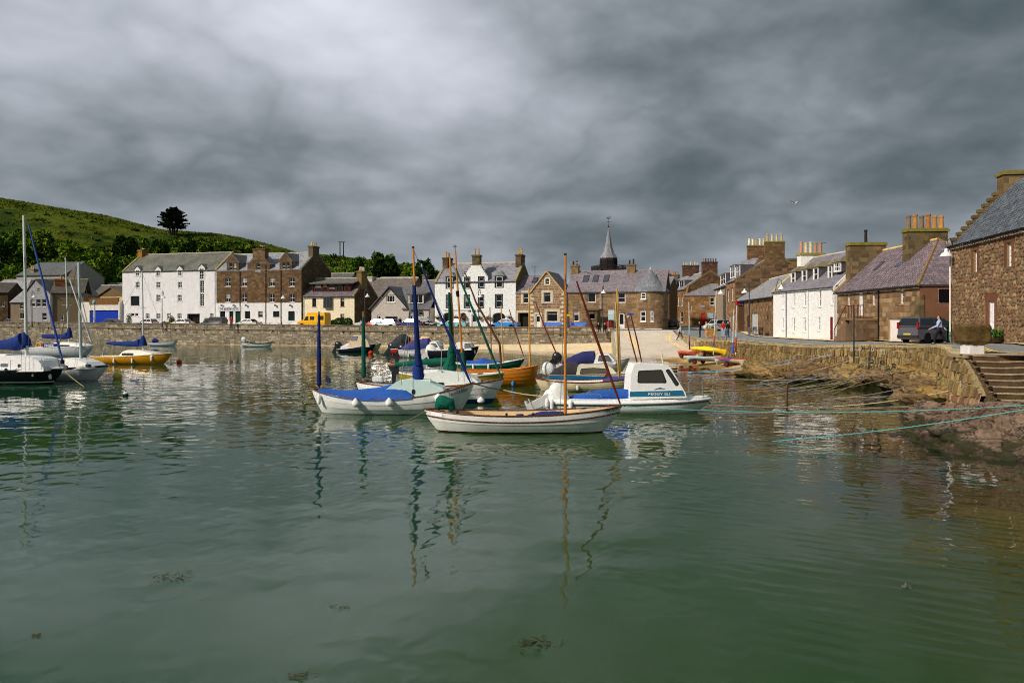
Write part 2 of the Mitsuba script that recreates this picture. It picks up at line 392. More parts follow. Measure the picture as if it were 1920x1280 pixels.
def beach_z(x, y):
 p = np.stack([np.asarray(x), np.asarray(y)], -1) - WALL_B
 dist = -(p @ WN)
 along = p @ WU
 top = np.interp(along, [-75, -40, -22, -8, 0], [.02, .10, .42, .62, .9])
 reach = np.interp(along, [-75, -40, -22, -8, 0], [.6, 2.0, 9, 17, 22])
 return top * (1 - dist / reach) + .03 * np.sin(x * 1.3) * np.cos(y * .9)
bp = [WALL_B + WU * a - WN * b for a, b in ((-78, -.3), (0.6, -.3), (4.5, 3), (6, 25), (-12, 20), (-26, 13), (-45, 5), (-78, 2))]
struct('beach', sheet(Polygon([tuple(p) for p in bp]), beach_z, 1.2), 'sand', (204, 184, 150), .22)
def skyline(px):
 return np.interp(px, [-400, -200, 0, 50, 100, 200, 300, 350, 400, 450, 500, 550, 590, 640, 700, 740, 790, 850, 960, 1200, 2300],
 [330, 345, 371, 379, 388, 404, 430, 434, 437, 445, 457, 471, 476, 481, 488, 494, 504, 520, 560, 596, 597])
def hill_z(x, y):
 x, y = np.asarray(x, float), np.asarray(y, float)
 yr = 300.0
 px = 960 + x / yr * F
 top = ZC - (skyline(px) - HZ) / F * yr
 t = np.clip((y - 168) / (yr - 168), 0, 1)
 prof = t ** 1.15 * .82 + .18 * (t * t * (3 - 2 * t))
 back = np.clip((y - yr) / 200, 0, 1)
 n = meshkit.fbm(np.stack([x * .022, y * .022, 0 * x], -1), 4, 9) - .5
 return 2.4 + (top - 2.4) * prof * (1 - .35 * back) + n * 9 * t * (1 - t) * 2.0 * np.clip((top - 4) / 20, 0, 1)
gx, gy = np.meshgrid(np.linspace(-420, 420, 300), np.concatenate([np.linspace(160, 310, 110), np.geomspace(312, 1600, 40)]))
struct('hill', grid(np.stack([gx, gy, hill_z(gx, gy) - .02], -1)), 'hillgrass', (90, 110, 40), .2, True)
 # -- the far quay wall: coursed rubble with a string course, parapet and coping
def wall_top(s):
 return np.interp(s, [0, 45, 142.7], [3.58, 3.52, 2.86])
qw = thing('far_quay_wall', 'long coursed stone harbour wall with parapet below the row of houses', 'wall')
WL = np.linalg.norm(WALL_B - WALL_A)
WANG = math.atan2(WU[1], WU[0])
def wxf(m):
 return xf(m, (WALL_A[0], WALL_A[1], 0), WANG)
ss = np.linspace(0, WL, 60)
Pb = [np.stack([ss, np.full(60, yy), zz], -1) for yy, zz in ((.06, np.full(60, -1.2)), (.10, np.full(60, .5)), (.16, wall_top(ss) - .1), (.62, wall_top(ss) - .1), (.62, np.full(60, -1.2)))]
put(qw + '__core', wxf(flip(grid(np.stack(Pb, 0)))), 'matte', (124, 114, 98), .35)
put(qw + '__end_face', wxf(box(WL - .02, WL + .12, .08, .62, -1, 2.72)), 'masonry', (138, 118, 92), .3)
r = np.random.default_rng(12)
tones = [(144, 134, 118), (156, 145, 126), (166, 155, 136), (130, 121, 106), (176, 165, 146), (140, 128, 108), (116, 108, 96)]
bl = {i: [] for i in range(len(tones))}
zr = -.3
while zr < 3.6:
 h = r.uniform(.24, .40)
 x = 20.0
 while x < WL:
  w = r.uniform(.35, 1.0)
  zt = min(zr + h - .05, float(wall_top(x)) - .12)
  if zt - zr > .08:
   y = .06 - .09 * r.random() + (.06 if zr > .5 else 0)
   d = .02
   bl[r.integers(len(tones))].append(hexa([[x, y + .03, zr], [x + w - .03, y + .03, zr], [x + w - .03, y + .2, zr], [x, y + .2, zr],
 [x + d, y, zt - d], [x + w - .03 - d, y, zt - d], [x + w - .03, y + .2, zt], [x, y + .2, zt]]))
  x += w
 zr += h
for i, ms in bl.items():
 put(qw + '__stone_course', wxf(join(ms)), 'matte', tones[i], .55, kind='stuff')
cop = []
x = 0.0
while x < WL:
 w = r.uniform(.7, 1.3)
 zt = float(wall_top(x))
 cop.append(box(x + .01, min(x + w - .015, WL), -.02 + r.uniform(-.02, .02), .70, zt - .11, zt + r.uniform(-.02, .03)))
 x += w
put(qw + '__coping', wxf(join(cop)), 'matte', (128, 116, 92), .4, kind='stuff')
put(qw + '__string_course', wxf(join([box(a, b - .02, -.03, .12, float(wall_top(a)) - .92, float(wall_top(a)) - .80) for a, b in zip(ss[:-1], ss[1:])])), 'matte', (118, 106, 86), .4)
for s in np.arange(24, WL - 3, 6.3):
 s2 = s + r.uniform(-1.5, 1.5)
 put(qw + '__drain_hole', wxf(box(s2, s2 + .22, -.02, .1, float(wall_top(s2)) - 1.12, float(wall_top(s2)) - .93)), 'matte', (26, 24, 22), .1)
 # -- houses: measured on the plane of their front
def C(crop):
 ox, oy, s = {1: (0, 360, 4), 2: (220, 440, 4.8), 3: (560, 440, 4.8), 4: (900, 400, 4.8), 5: (1200, 420, 4.8), 6: (1560, 300, 3.5556), 7: (0, 460, 6.4), 0: (0, 0, 1)}[crop]
 return lambda x, y: (ox + x / s, oy + y / s)
SLATE, SLATE_P, SLATE_D, SLATE_M = (120, 118, 124), (128, 112, 122), (84, 88, 94), (108, 106, 98)
FRAME, GLASS = (236, 238, 238), (16, 20, 24)
class House:
 """A building whose front runs from a to b (left to right as seen), local x along the front, y into it, z up from the water."""
 def __init__(s, name, label, a, b, base, eave, depth, col, m='matte', amt=.12, crop=0, cat='house', off=0.0, group=None):
  s.k = thing(name, label, cat, group)
  s.a, s.b = np.asarray(a, float)[:2], np.asarray(b, float)[:2]
  d = s.b - s.a
  s.W = np.linalg.norm(d)
  s.u = d / s.W
  s.n = np.array([-s.u[1], s.u[0]])
  s.ang = math.atan2(s.u[1], s.u[0])
  s.base, s.eave, s.depth, s.col, s.m, s.amt = base, eave, depth, col, m, amt
  s.c = C(crop)
  s.holes, s.extra = [], []
  s.rng = np.random.default_rng(abs(hash(s.k + 'x')) % 1000 if False else sum(map(ord, s.k)))
 def xz(s, px, py, yo=0.0, raw=False):
  if not raw:
   px, py = s.c(px, py)
  q = s.a + s.n * yo
  dx = (px - 960) / F
  A = np.array([[s.u[0], -dx], [s.u[1], -1.0]])
  x, t = np.linalg.solve(A, -q)
  return x, ZC - (py - HZ) / F * t
 def w(s, m, y0=0.0):
  return xf(m, (s.a[0], s.a[1], 0), s.ang)
 def add(s, part, m, col=None, amt=None, mt=None, smooth=False, label=None, kind=None, exact=False):
  return put(s.k + '__' + part, s.w(m), mt or s.m, s.col if col is None else col, s.amt if amt is None else amt, smooth, label, kind, exact)
 def rect(s, x0, y0, x1, y1, yo=0.0, raw=False):
  xa, za = s.xz(x0, .5 * (y0 + y1), yo, raw)
  xb, _ = s.xz(x1, .5 * (y0 + y1), yo, raw)
  xm = .5 * (x0 + x1)
  return xa, s.xz(xm, y1, yo, raw)[1], xb, s.xz(xm, y0, yo, raw)[1]
 def frame(s, key, x0, z0, x1, z1, y, cols=1, rows=2, fcol=FRAME, t=.07, arch=False, glass=GLASS, bar=.035, split=None, depth=.07):
  """a window unit in the plane y: frame with its bars, and the pane behind them"""
  outer = arch_poly(x0, z0, x1, z1) if arch else sbox(x0, z0, x1, z1)
  ms = [prism(outer.difference(outer.buffer(-t, join_style=2)), y, y + depth, 'xz')]
  for i in range(1, cols):
   xx = x0 + (x1 - x0) * i / cols
   ms.append(box(xx - bar / 2, xx + bar / 2, y + .015, y + .05, z0 + t, z1 - t))
  rs = [split] if split else [i / rows for i in range(1, rows)]
  for q in rs:
   zz = z0 + (z1 - z0) * q
   b2 = bar * (1.6 if abs(q - .5) < .01 and rows % 2 == 0 else 1)
   ms.append(box(x0 + t, x1 - t, y + .012, y + .055, zz - b2 / 2, zz + b2 / 2))
  k = put(key, s.w(join(ms)), 'matte', fcol, .06)
  tilt = s.rng.uniform(-.012, .012)
  pm = prism(outer.buffer(-t * .6, join_style=2), y + .055, y + .065, 'xz')
  pv = pm[0].copy()
  pv[:, 1] += (pv[:, 2] - z0) * tilt
  base = key if key.count('__') < 2 else key.rsplit('__', 1)[0]
  put((k if key.count('__') < 2 else base) + '__pane', s.w((pv, pm[1])), 'pane', jit(glass, .25, s.rng), .1)
  if s.rng.random() < .35 and z1 - z0 > .8 and key.count('__') < 2 and glass == GLASS:
   q = s.rng.uniform(.25, .6)
   put(k + '__blind', s.w(box(x0 + t, x1 - t, y + .050, y + .0545, z1 - t - (z1 - z0) * q, z1 - t)), 'matte', (150, 150, 146), .2)
  return k
 def win(s, x0, y0, x1, y1, cols=1, rows=2, fcol=FRAME, sill=True, surround=None, sw=.16, arch=False, raw=False, local=False, t=.07, recess=.14, glass=GLASS, split=None, scol=None, name='window'):
  X0, Z0, X1, Z1 = (x0, y0, x1, y1) if local else s.rect(x0, y0, x1, y1, 0, raw)
  s.holes.append(arch_poly(X0, Z0, X1, Z1) if arch else sbox(X0, Z0, X1, Z1))
  k = s.frame(s.k + '__' + name, X0 + .003, Z0 + .003, X1 - .003, Z1 - .003, recess, cols, rows, fcol, t, arch, glass, split=split)
  if sill:
   put(k + '__sill', s.w(box(X0 - .12, X1 + .12, -.07, recess - .003, Z0 - .13, Z0 + .002)), 'matte', scol or s.sillcol, .15)
  if surround is not None:
   g = (arch_poly(X0, Z0, X1, Z1) if arch else sbox(X0, Z0, X1, Z1))
   o = (arch_poly(X0 - sw, Z0 - sw * .6, X1 + sw, Z1 + sw) if arch else sbox(X0 - sw, Z0 - (.13 if sill else sw * .6), X1 + sw, Z1 + sw))
   ring = o.difference(g.buffer(.004, join_style=2))
   if sill:
    ring = ring.difference(sbox(X0 - .13, Z0 - .14, X1 + .13, Z0 + .01))
   put(k + '__surround', s.w(prism(ring, -.028, .02, 'xz')), 'matte', surround, .15)
   s.extra.append(o)
  return k
 sillcol = (170, 168, 160)
 def door(s, x0, y0, x1, y1, col, name='door', panel=True, glazed=None, raw=False, local=False, zb=None, recess=.16, surround=None, label=None):
  X0, Z0, X1, Z1 = (x0, y0, x1, y1) if local else s.rect(x0, y0, x1, y1, 0, raw)
  if zb is not None:
   Z0 = zb
  s.holes.append(sbox(X0, Z0, X1, Z1))
  t = .07
  ms = [box(X0 + .003, X1 - .003, recess, recess + .06, Z0, Z1 - .003)]
  if panel:
   w, h = X1 - X0, Z1 - Z0
   for i in (0, 1):
    for (qa, qb) in ((.08, .42), (.5, .93)):
     xa = X0 + w * (.1 + .42 * i)
     ms.append(box(xa, xa + w * .36, recess - .018, recess + .01, Z0 + h * qa, Z0 + h * qb))
  k = put(s.k + '__' + name, s.w(join(ms)), 'matte', col, .12, label=label)
  put(k + '__frame', s.w(prism(sbox(X0 + .003, Z0, X1 - .003, Z1 - .003).difference(sbox(X0 + t, Z0 - .1, X1 - t, Z1 - t)), recess - .05, recess + .02, 'xz')), 'matte', surround or jit(col, .05, s.rng) * .9, .1)
  if glazed:
   put(k + '__pane', s.w(box(X0 + .2 * (X1 - X0), X1 - .2 * (X1 - X0), recess - .03, recess - .02, Z0 + glazed[0] * (Z1 - Z0), Z0 + glazed[1] * (Z1 - Z0))), 'pane', GLASS, .1)
  put(k + '__handle', s.w(ball((X1 - .14 * (X1 - X0) - .02, recess - .03, Z0 + .46 * (Z1 - Z0)), .035, 6)), 'metal', (150, 140, 110), .1)
  return k
 def front(s, gables=()):
  """outline of the front wall; gables: (x0, x1, xa, za) raised triangles or whole polygons"""
  p = sbox(0, s.base - .6, s.W, s.eave)
  for g in gables:
   p = p.union(g if hasattr(g, 'area') else Polygon([(g[0], s.eave - .01), (g[1], s.eave - .01), (g[2], g[3])]))
  return p
 def walls(s, gables=(), side=None, t=.32, stones=None, band=None):
  """front with its openings, side walls (gabled to the ridge when side = ridge height) and back"""
  s.outline = s.front(gables)
  op = unary_union(s.holes) if s.holes else Polygon()
  f = s.outline.difference(op)
  ms = []
  if band:
   zb, bcol, bm = band
   ms.append(prism(f.intersection(sbox(-1, zb, s.W + 1, 99)), 0, t, 'xz'))
   s.add('ground_floor_wall', prism(f.intersection(sbox(-1, -9, s.W + 1, zb)), -.03, t, 'xz'), bcol, .08, bm)
  else:
   ms.append(prism(f, 0, t, 'xz'))
  for xa, xb in ((0, t), (s.W - t, s.W)):
   if side:
    g = Polygon([(t, s.base - .6), (s.depth, s.base - .6), (s.depth, s.eave), (s.depth / 2, side), (t, s.eave + (side - s.eave) * t / (s.depth / 2))])
    ms.append(prism(g, xa, xb, 'yz'))
   else:
    ms.append(box(xa, xb, t, s.depth, s.base - .6, s.eave))
  ms.append(box(t, s.W - t, s.depth - t, s.depth - .004, s.base - .6, s.eave))
  s.add('wall', join(ms))
  if op.area > 0:
   s.add('interior', box(t + .1, s.W - t - .1, t + .45, s.depth - t - .2, s.base - .5, s.eave - .1), (34, 32, 30), .1, 'matte')
 def ashlar(s, hs=(.26, .36), ws=(.45, .95), tones=None, proud=.02, region=None, bev=.012, gap=.022, maxparts=300, plane='front', poly=None, yo=0.0):
  """the stones of the front, each a part, shaped by the openings"""
  r = s.rng
  P = poly if poly is not None else s.outline
  if region is not None:
   P = P.intersection(region)
  cut = unary_union(s.holes + s.extra) if poly is None else Polygon()
  x0, z0, x1, z1 = P.bounds
  out = []
  z = max(z0, s.base - .1)
  while z < z1:
   h = r.uniform(*hs)
   x = x0 - r.uniform(0, ws[1])
   while x < x1:
    w = r.uniform(*ws)
    g = sbox(x + gap / 2, z + gap / 2, x + w - gap / 2, z + h - gap / 2)
    x += w
    if not P.intersects(g):
     continue
    if not P.contains(g):
     g = g.intersection(P)
    if cut.intersects(g):
     g = g.difference(cut.buffer(gap / 2, join_style=2))
    for q in getattr(g, 'geoms', [g]):
     if q.geom_type == 'Polygon' and q.area > .012:
      out.append(q)
   z += h
  s.pieces(out, tones, proud, maxparts, plane, yo)
 def pieces(s, out, tones, proud, maxparts, plane='front', yo=0.0, bev=.012, name='wall__stone'):
  r = s.rng
  out.sort(key=lambda q: -q.area)
  rest = {}
  for i, q in enumerate(out):
   pr = proud * r.uniform(.5, 1.4)
   top = q.buffer(-bev, join_style=2)
   if top.is_empty or top.geom_type != 'Polygon' or len(top.exterior.coords) != len(q.exterior.coords) or len(q.interiors):
    m = prism(q, -pr, .01, 'xz')
   else:
    m = loftpoly(q, top, .01, -pr)
   if plane == 'right':
    V = m[0]
    m = (np.c_[s.W - V[:, 1], V[:, 0], V[:, 2]], m[1])
   elif plane == 'left':
    V = m[0]
    m = (np.c_[V[:, 1], V[:, 0], V[:, 2]], m[1][:, ::-1])
   m = (m[0] + [0, yo, 0], m[1])
   ti = int(r.integers(len(tones)))
   if i < maxparts:
    s.add(name, m, jit(tones[ti], .07, r), .35, 'matte')
   else:
    rest.setdefault(ti, []).append(m)
  if rest:
   for ti, ms in rest.items():
    s.add(name + '_rest', join(ms), tones[ti], .4, 'matte', kind='stuff')
 def gable_roof(s, ridge, over=.25, t=.14, col=SLATE, amt=.3, ends=(.1, .1), yr=None, mt='slate', skew=None, skewcol=(120, 112, 80), x0=None, x1=None, ridgecol=(190, 184, 170), eave=None):
  yr = s.depth / 2 if yr is None else yr
  e = s.eave if eave is None else eave
  x0 = (-ends[0]) if x0 is None else x0
  x1 = (s.W + ends[1]) if x1 is None else x1
  sl = (ridge - e) / yr
  zf = e - sl * over + t
  slb = (ridge - e) / (s.depth - yr)
  zb = e - slb * over + t
  rz = ridge + t
  k = s.add('roof', join([slab([[x0, -over, zf], [x1, -over, zf], [x1, yr, rz], [x0, yr, rz]], t),
 slab([[x1, s.depth + over, zb], [x0, s.depth + over, zb], [x0, yr, rz], [x1, yr, rz]], t)]), col, amt, mt)
  s.roofk = k
  put(k + '__ridge', s.w(tube([[x0, yr, rz + .01], [x1, yr, rz + .01]], .10, 6)), 'matte', ridgecol, .3)
  if over > .05:
   put(k + '__gutter', s.w(tube([[x0 + .05, -over - .05, zf - .1], [x1 - .05, -over - .05, zf - .1]], .06, 6)), 'matte', (60, 62, 64), .1)
  for side in (skew or ()):
   xa, xb = ((x0 - .02, x0 + .34) if side == 'l' else (x1 - .34, x1 + .02))
   for ya, za, yb, zb2 in ((-over, zf, yr, rz), (s.depth + over, zb, yr, rz)):
    m = hexa([[xa, ya, za - .2], [xb, ya, za - .2], [xb, yb, zb2 - .2], [xa, yb, zb2 - .2], [xa, ya, za + .16], [xb, ya, za + .16], [xb, yb, zb2 + .16], [xa, yb, zb2 + .16]])
    put(k + '__skew', s.w(m if ya < yb else flip(m)), 'matte', skewcol, .4)
  return k
 def hip(s, ridge, over=.25, t=.14, col=SLATE, amt=.3, hl=None, hr=None, mt='slate'):
  yr = s.depth / 2
  hl = yr if hl is None else hl
  hr = yr if hr is None else hr
  z = s.eave
  A, B, Cc, D = [-over, -over, z], [s.W + over, -over, z], [s.W + over, s.depth + over, z], [-over, s.depth + over, z]
  E, G = [hl, yr, ridge], [s.W - hr, yr, ridge]
  ms = [slab([A, B, G, E], t), slab([Cc, D, E, G], t), slab([B, Cc, G], t), slab([D, A, E], t)]
  k = s.add('roof', join(ms), col, amt, mt)
  put(k + '__ridge', s.w(join([tube([E, G], .1, 6), tube([A, E], .08, 6), tube([B, G], .08, 6)])), 'matte', (150, 146, 136), .3)
  s.roofk = k
  return k
 def chimney(s, x0, x1, y0, y1, z0, z1, pots=2, col=None, potcols=((206, 178, 120), (190, 150, 96)), along='x', m='masonry', ph=.7, pr=.15, label=None, cap=True, capcol=None, stones=None):
  col = s.col if col is None else col
  k = s.add('chimney', box(x0, x1, y0, y1, z0, z1), col, .3, m, label=label)
  if stones:
   for (pa, pb, fx) in ((x0, x1, 'f'),):
    q = []
    z = z0
    while z < z1 - .1:
     h = s.rng.uniform(.26, .36)
     x = pa
     while x < pb - .05:
      w = min(s.rng.uniform(.35, .7), pb - x)
      q.append(box(x + .012, x + w - .012, y0 - .025, y0 + .05, z + .01, min(z + h, z1) - .012))
      x += w
     z += h
    for b in q:
     put(k + '__stone', s.w(b), 'matte', jit(stones[int(s.rng.integers(len(stones)))], .1, s.rng), .4)
  c = capcol or jit(col, .1, s.rng) * .9
  if cap:
   put(k + '__cope', s.w(join([box(x0 - .1, x1 + .1, y0 - .1, y1 + .1, z1 - .10, z1 + .06), box(x0 - .04, x1 + .04, y0 - .04, y1 + .04, z1 + .061, z1 + .16)])), 'matte', c, .4)
  for i in range(pots):
   q = (i + .5) / pots
   x, y = (x0 + (x1 - x0) * q, (y0 + y1) / 2) if along == 'x' else ((x0 + x1) / 2, y0 + (y1 - y0) * q)
   h = ph * s.rng.uniform(.85, 1.1)
   pc = potcols[int(s.rng.integers(len(potcols)))]
   z = z1 + .16
   put(k + '__pot', xf(lathe([(pr * 1.05, 0), (pr * 1.1, .06), (pr * .85, .12), (pr * .75, h * .85), (pr * .95, h * .88), (pr * .95, h), (pr * .6, h)], 9), s.w((np.array([[x, y, z]]), np.zeros((0, 3), int)))[0][0]), 'matte', jit(pc, .1, s.rng), .3, 40)
  return k
 def dormer(s, x0, x1, z0, z1, y0, style='hip', peak=.6, cols=1, rows=2, wallcol=(90, 92, 98), roofcol=None, fcol=FRAME, back=None, win=None, flat_over=.25, wm='matte', label=None, cheek=(76, 74, 82)):
  """a dormer whose front stands at y0; back: how far its cheeks run"""
  roofcol = roofcol or SLATE
  back = back or 2.2
  w = x1 - x0
  wx0, wz0, wx1, wz1 = win or (x0 + .12, z0 + .08, x1 - .12, z1 - .08)
  f = sbox(x0, z0, x1, z1)
  if style == 'gable':
   f = f.union(Polygon([(x0, z1 - .01), (x1, z1 - .01), ((x0 + x1) / 2, z1 + peak)]))
  hole = sbox(wx0, wz0, wx1, wz1)
  ms = [prism(f.difference(hole), y0, y0 + .1, 'xz'), box(x0, x0 + .08, y0 + .1, y0 + back, z0, z1), box(x1 - .08, x1, y0 + .1, y0 + back, z0, z1)]
  k = s.add('dormer', ms[0], wallcol, .2, wm, label=label)
  put(k + '__cheek', s.w(join(ms[1:])), 'slate', cheek, .2)
  put(k + '__interior', s.w(box(x0 + .1, x1 - .1, y0 + .35, y0 + back, z0, z1 - .05)), 'matte', (30, 30, 30), .1)
  s.frame(k + '__frame', wx0 + .003, wz0 + .003, wx1 - .003, wz1 - .003, y0 + .03, cols, rows, fcol)
  o, e = .14, y0 + back
  xm = (x0 + x1) / 2
  if style == 'hip':
   rz = z1 + peak
   A, B, Cc, D = [x0 - o, y0 - o, z1], [x1 + o, y0 - o, z1], [x1 + o, e, z1], [x0 - o, e, z1]
   Q, R = [xm, y0 + w * .5, rz], [xm, e + 1.0, rz]
   rm = join([slab([A, B, Q], .06), slab([B, Cc, [x1 + o, e + .1, z1], R, Q], .06) if False else slab([B, Cc, R, Q], .06), slab([D, A, Q, R], .06)])
  elif style == 'gable':
   rz = z1 + peak + .06
   rm = join([slab([[x0 - o, y0 - .1, z1 - .02], [xm, y0 - .1, rz], [xm, e + .8, rz], [x0 - o, e, z1 - .02]][::-1], .07), slab([[x1 + o, y0 - .1, z1 - .02], [x1 + o, e, z1 - .02], [xm, e + .8, rz], [xm, y0 - .1, rz]], .07)])
  else:
   rm = slab([[x0 - flat_over, y0 - flat_over, z1], [x1 + flat_over, y0 - flat_over, z1], [x1 + flat_over, e + .6, z1 + peak], [x0 - flat_over, e + .6, z1 + peak]], .16)
  put(k + '__roof', s.w(rm), 'slate', roofcol, .3)
  return k
 def pipe(s, x, z0, z1, col=(60, 60, 62), r=.05, y=-.09):
  s.add('downpipe', tube([[x, y, z0], [x, y, z1]], r, 6), col, .1, 'matte')
 def skylight(s, x0, x1, q0, q1, ridge, over=.0, t=.14, yr=None):
  """a roof window lying on the front slope between the fractions q0 and q1 of its height"""
  yr = yr or s.depth / 2
  P = lambda x, q, h: np.array([x, yr * q, s.eave + (ridge - s.eave) * q + t + h])
  nrm = .04
  fr = [P(x0, q0, .05), P(x1, q0, .05), P(x1, q1, .05), P(x0, q1, .05)]
  m = slab(fr, .08)
  k = s.add('skylight', m, (40, 42, 46), .1, 'matte')
  c = np.mean(fr, 0)
  put(k + '__pane', s.w(slab([c + (p - c) * .82 + [0, 0, .012] for p in fr], .01)), 'pane', (70, 78, 88), .1)
def arch_poly(x0, z0, x1, z1, rise=None):
 rise = rise or min((x1 - x0) * .28, (z1 - z0) * .4)
 a = np.linspace(0, np.pi, 9)
 return Polygon([(x0, z0), (x1, z0)] + [((x0 + x1) / 2 + (x1 - x0) / 2 * math.cos(q), z1 - rise + rise * math.sin(q)) for q in a])
def loftpoly(q, top, y0, y1):
 """polygon q (x, z) at y0 narrowing to top at y1 (y1 < y0: towards the viewer)"""
 a, b = np.array(q.exterior.coords)[:-1], np.array(top.exterior.coords)[:-1]
 ar = np.sum(a[:, 0] * np.roll(a[:, 1], -1) - np.roll(a[:, 0], -1) * a[:, 1])
 br = np.sum(b[:, 0] * np.roll(b[:, 1], -1) - np.roll(b[:, 0], -1) * b[:, 1])
 if ar < 0:
  a = a[::-1]
 if br < 0:
  b = b[::-1]
 k = int(np.argmin(((b - a[0]) ** 2).sum(1)))
 b = np.roll(b, -k, 0)
 n = len(a)
 v, t, _ = tri2d(Polygon(b))
 V = np.vstack([np.c_[a[:, 0], np.full(n, y0), a[:, 1]], np.c_[b[:, 0], np.full(n, y1), b[:, 1]]])
 i = np.arange(n); j = (i + 1) % n
 f = [np.c_[i, j, j + n], np.c_[i, j + n, i + n]]
 tt = earcut.triangulate_float64(np.ascontiguousarray(b), np.array([n], np.uint32)).reshape(-1, 3).astype(int)
 aa, bb, cc = b[tt[:, 0]], b[tt[:, 1]], b[tt[:, 2]]
 fl = ((bb - aa)[:, 0] * (cc - aa)[:, 1] - (bb - aa)[:, 1] * (cc - aa)[:, 0]) < 0
 tt[fl] = tt[fl][:, ::-1]
 return V, np.vstack(f + [tt + n])
def on_front(px):
 """the point of the row's front line seen at photo column px"""
 dx = (px - 960) / F
 A = np.array([[FU[0], -dx], [FU[1], -1.0]])
 x, t = np.linalg.solve(A, -FA)
 return FA + FU * x
def zat(py, D):
 return ZC - (py - HZ) / F * D
def dist(p):
 return float(p[1])
 # -- the row behind the far quay, from the left
BASE = 2.55
BROWN = [(122, 92, 66), (138, 106, 76), (108, 82, 62), (150, 120, 88), (116, 86, 58), (130, 98, 78), (96, 74, 58)]
MARGIN = (206, 194, 166)
def row(name, label, pl, pr, eave_py, depth, col, m='matte', amt=.12, crop=0, cat='house', base=BASE, off=0.0):
 nn = np.array([-FU[1], FU[0]])
 a, b = on_front(pl) + nn * off, on_front(pr) + nn * off
 D = .5 * (a[1] + b[1])
 return House(name, label, a, b, base, zat(eave_py, D), depth, col, m, amt, crop, cat)
def free(name, label, pa, Da, pb, Db, base, eave_py, depth, col, m='matte', amt=.15, crop=0, cat='house', ed=None):
 if pa < 240:
  Da, Db = Da + 10, Db + 10
 a, b = at(pa, HZ, Da), at(pb, HZ, Db)
 return House(name, label, a, b, base, zat(eave_py, ed or .5 * (Da + Db)), depth, col, m, amt, crop, cat)
def rz(h, py, extra=0):
 return zat(py, .5 * (h.a[1] + h.b[1]) + h.n[1] * h.depth / 2 + extra)
h = free('stone_house', 'dark brown stone house cut by the left edge of the picture', -40, 138, 15, 139, BASE, 548, 8, (84, 66, 50), 'masonry', .3, 7)
h.win(20, 660, 50, 730, local=False); h.walls(side=rz(h, 531)); h.gable_roof(rz(h, 531), col=(82, 74, 62)); h.door(70, 740, 98, 905, (50, 40, 34))
h = free('red_house', 'red brown house with a long white dormer band at the far left', -30, 155, 46, 153, BASE, 552, 8, (120, 62, 48), 'matte', .2, 7)
h.win(98, 470, 135, 535, 1, 1); h.win(148, 470, 212, 535, 1, 1); h.walls(); h.hip(rz(h, 524), hl=1, hr=2, col=(150, 152, 158))
h.add('fascia', box(-.3, h.W + .3, -.34, -.28, h.eave - .25, h.eave + .12), (220, 222, 220), .1, 'matte')
h = free('slate_house', 'big grey house with a steep broken slate roof above its neighbours', 31, 168, 120, 165, BASE, 516, 12, (156, 154, 148), 'matte', .2, 7)
h.walls(side=rz(h, 493)); h.gable_roof(rz(h, 493), col=(92, 96, 100), ridgecol=(92, 96, 100)); h.chimney(2.2, 3.6, 1, 2, h.eave - 1, rz(h, 507), 2, (140, 130, 110))
h.add('lean_to_roof', slab([[6, -3, h.eave - 3.5], [h.W + 5, -3, h.eave - 3.5], [h.W + 2, 2.5, h.eave + 1.5], [5, 2.5, h.eave + 1.5]], .2), (92, 82, 70), .3, 'slate')
g = free('grey_gable_house', 'grey harled house whose gable faces the quay beside the left yachts', 47, 137, 96, 136, BASE, 551, 13, (150, 152, 154), 'matte', .14, 7)
ap = g.xz(430, 415)
g.win(365, 650, 420, 735); g.win(432, 645, 487, 735); g.win(500, 645, 553, 735); g.win(448, 512, 476, 560, 1, 2); g.win(503, 810, 560, 895)
g.walls(gables=[(0, g.W, ap[0], ap[1])])
g.add('roof', join([slab([[-.2, -.2, g.eave - .1], [ap[0], -.2, ap[1] + .12], [ap[0], 13, ap[1] + .12], [-.2, 13, g.eave - .1]][::-1], .14),
 slab([[g.W + .2, -.2, g.eave - .1], [g.W + .2, 13, g.eave - .1], [ap[0], 13, ap[1] + .12], [ap[0], -.2, ap[1] + .12]], .14)]), (88, 88, 90), .3, 'slate')
g.pipe(g.W - .15, BASE, g.eave, (190, 190, 190))
h = free('grey_wing', 'low grey wing with lean-to slate roof left of the grey gable', 20, 138, 47, 137.2, BASE, 566, 7, (120, 108, 90), 'matte', .16, 7)
h.win(240, 690, 280, 762); h.win(240, 812, 294, 880, 1, 1); h.walls(); h.gable_roof(rz(h, 541), col=(150, 152, 158))
h = free('brown_harled_house', 'brown harled house with plain wall right of the grey gable house', 95.5, 136.3, 157, 138, BASE, 549, 8, (112, 96, 76), 'matte', .16, 7)
h.win(730, 815, 765, 895); h.walls(); h.gable_roof(rz(h, 524), col=(88, 84, 76), ridgecol=(190, 172, 120)); h.chimney(.35, 2.2, 1.6, 2.6, h.eave, rz(h, 527), 3, (112, 68, 44), along='y')
h = free('tan_roofed_house', 'low tan house with brown roof behind the blue garage', 157, 152, 200, 150, BASE, 566, 9, (150, 130, 100), 'matte', .16)
h.walls(side=rz(h, 536)); h.gable_roof(rz(h, 536), col=(86, 84, 80))
h = free('tan_gable_house', 'cream house with shallow brown gable behind the blue garage', 184, 148, 236, 146, BASE, 556, 9, (208, 186, 140), 'matte', .12)
gm = h.W / 2
h.walls(gables=[(0, h.W, gm, rz(h, 541))]); zz = rz(h, 541)
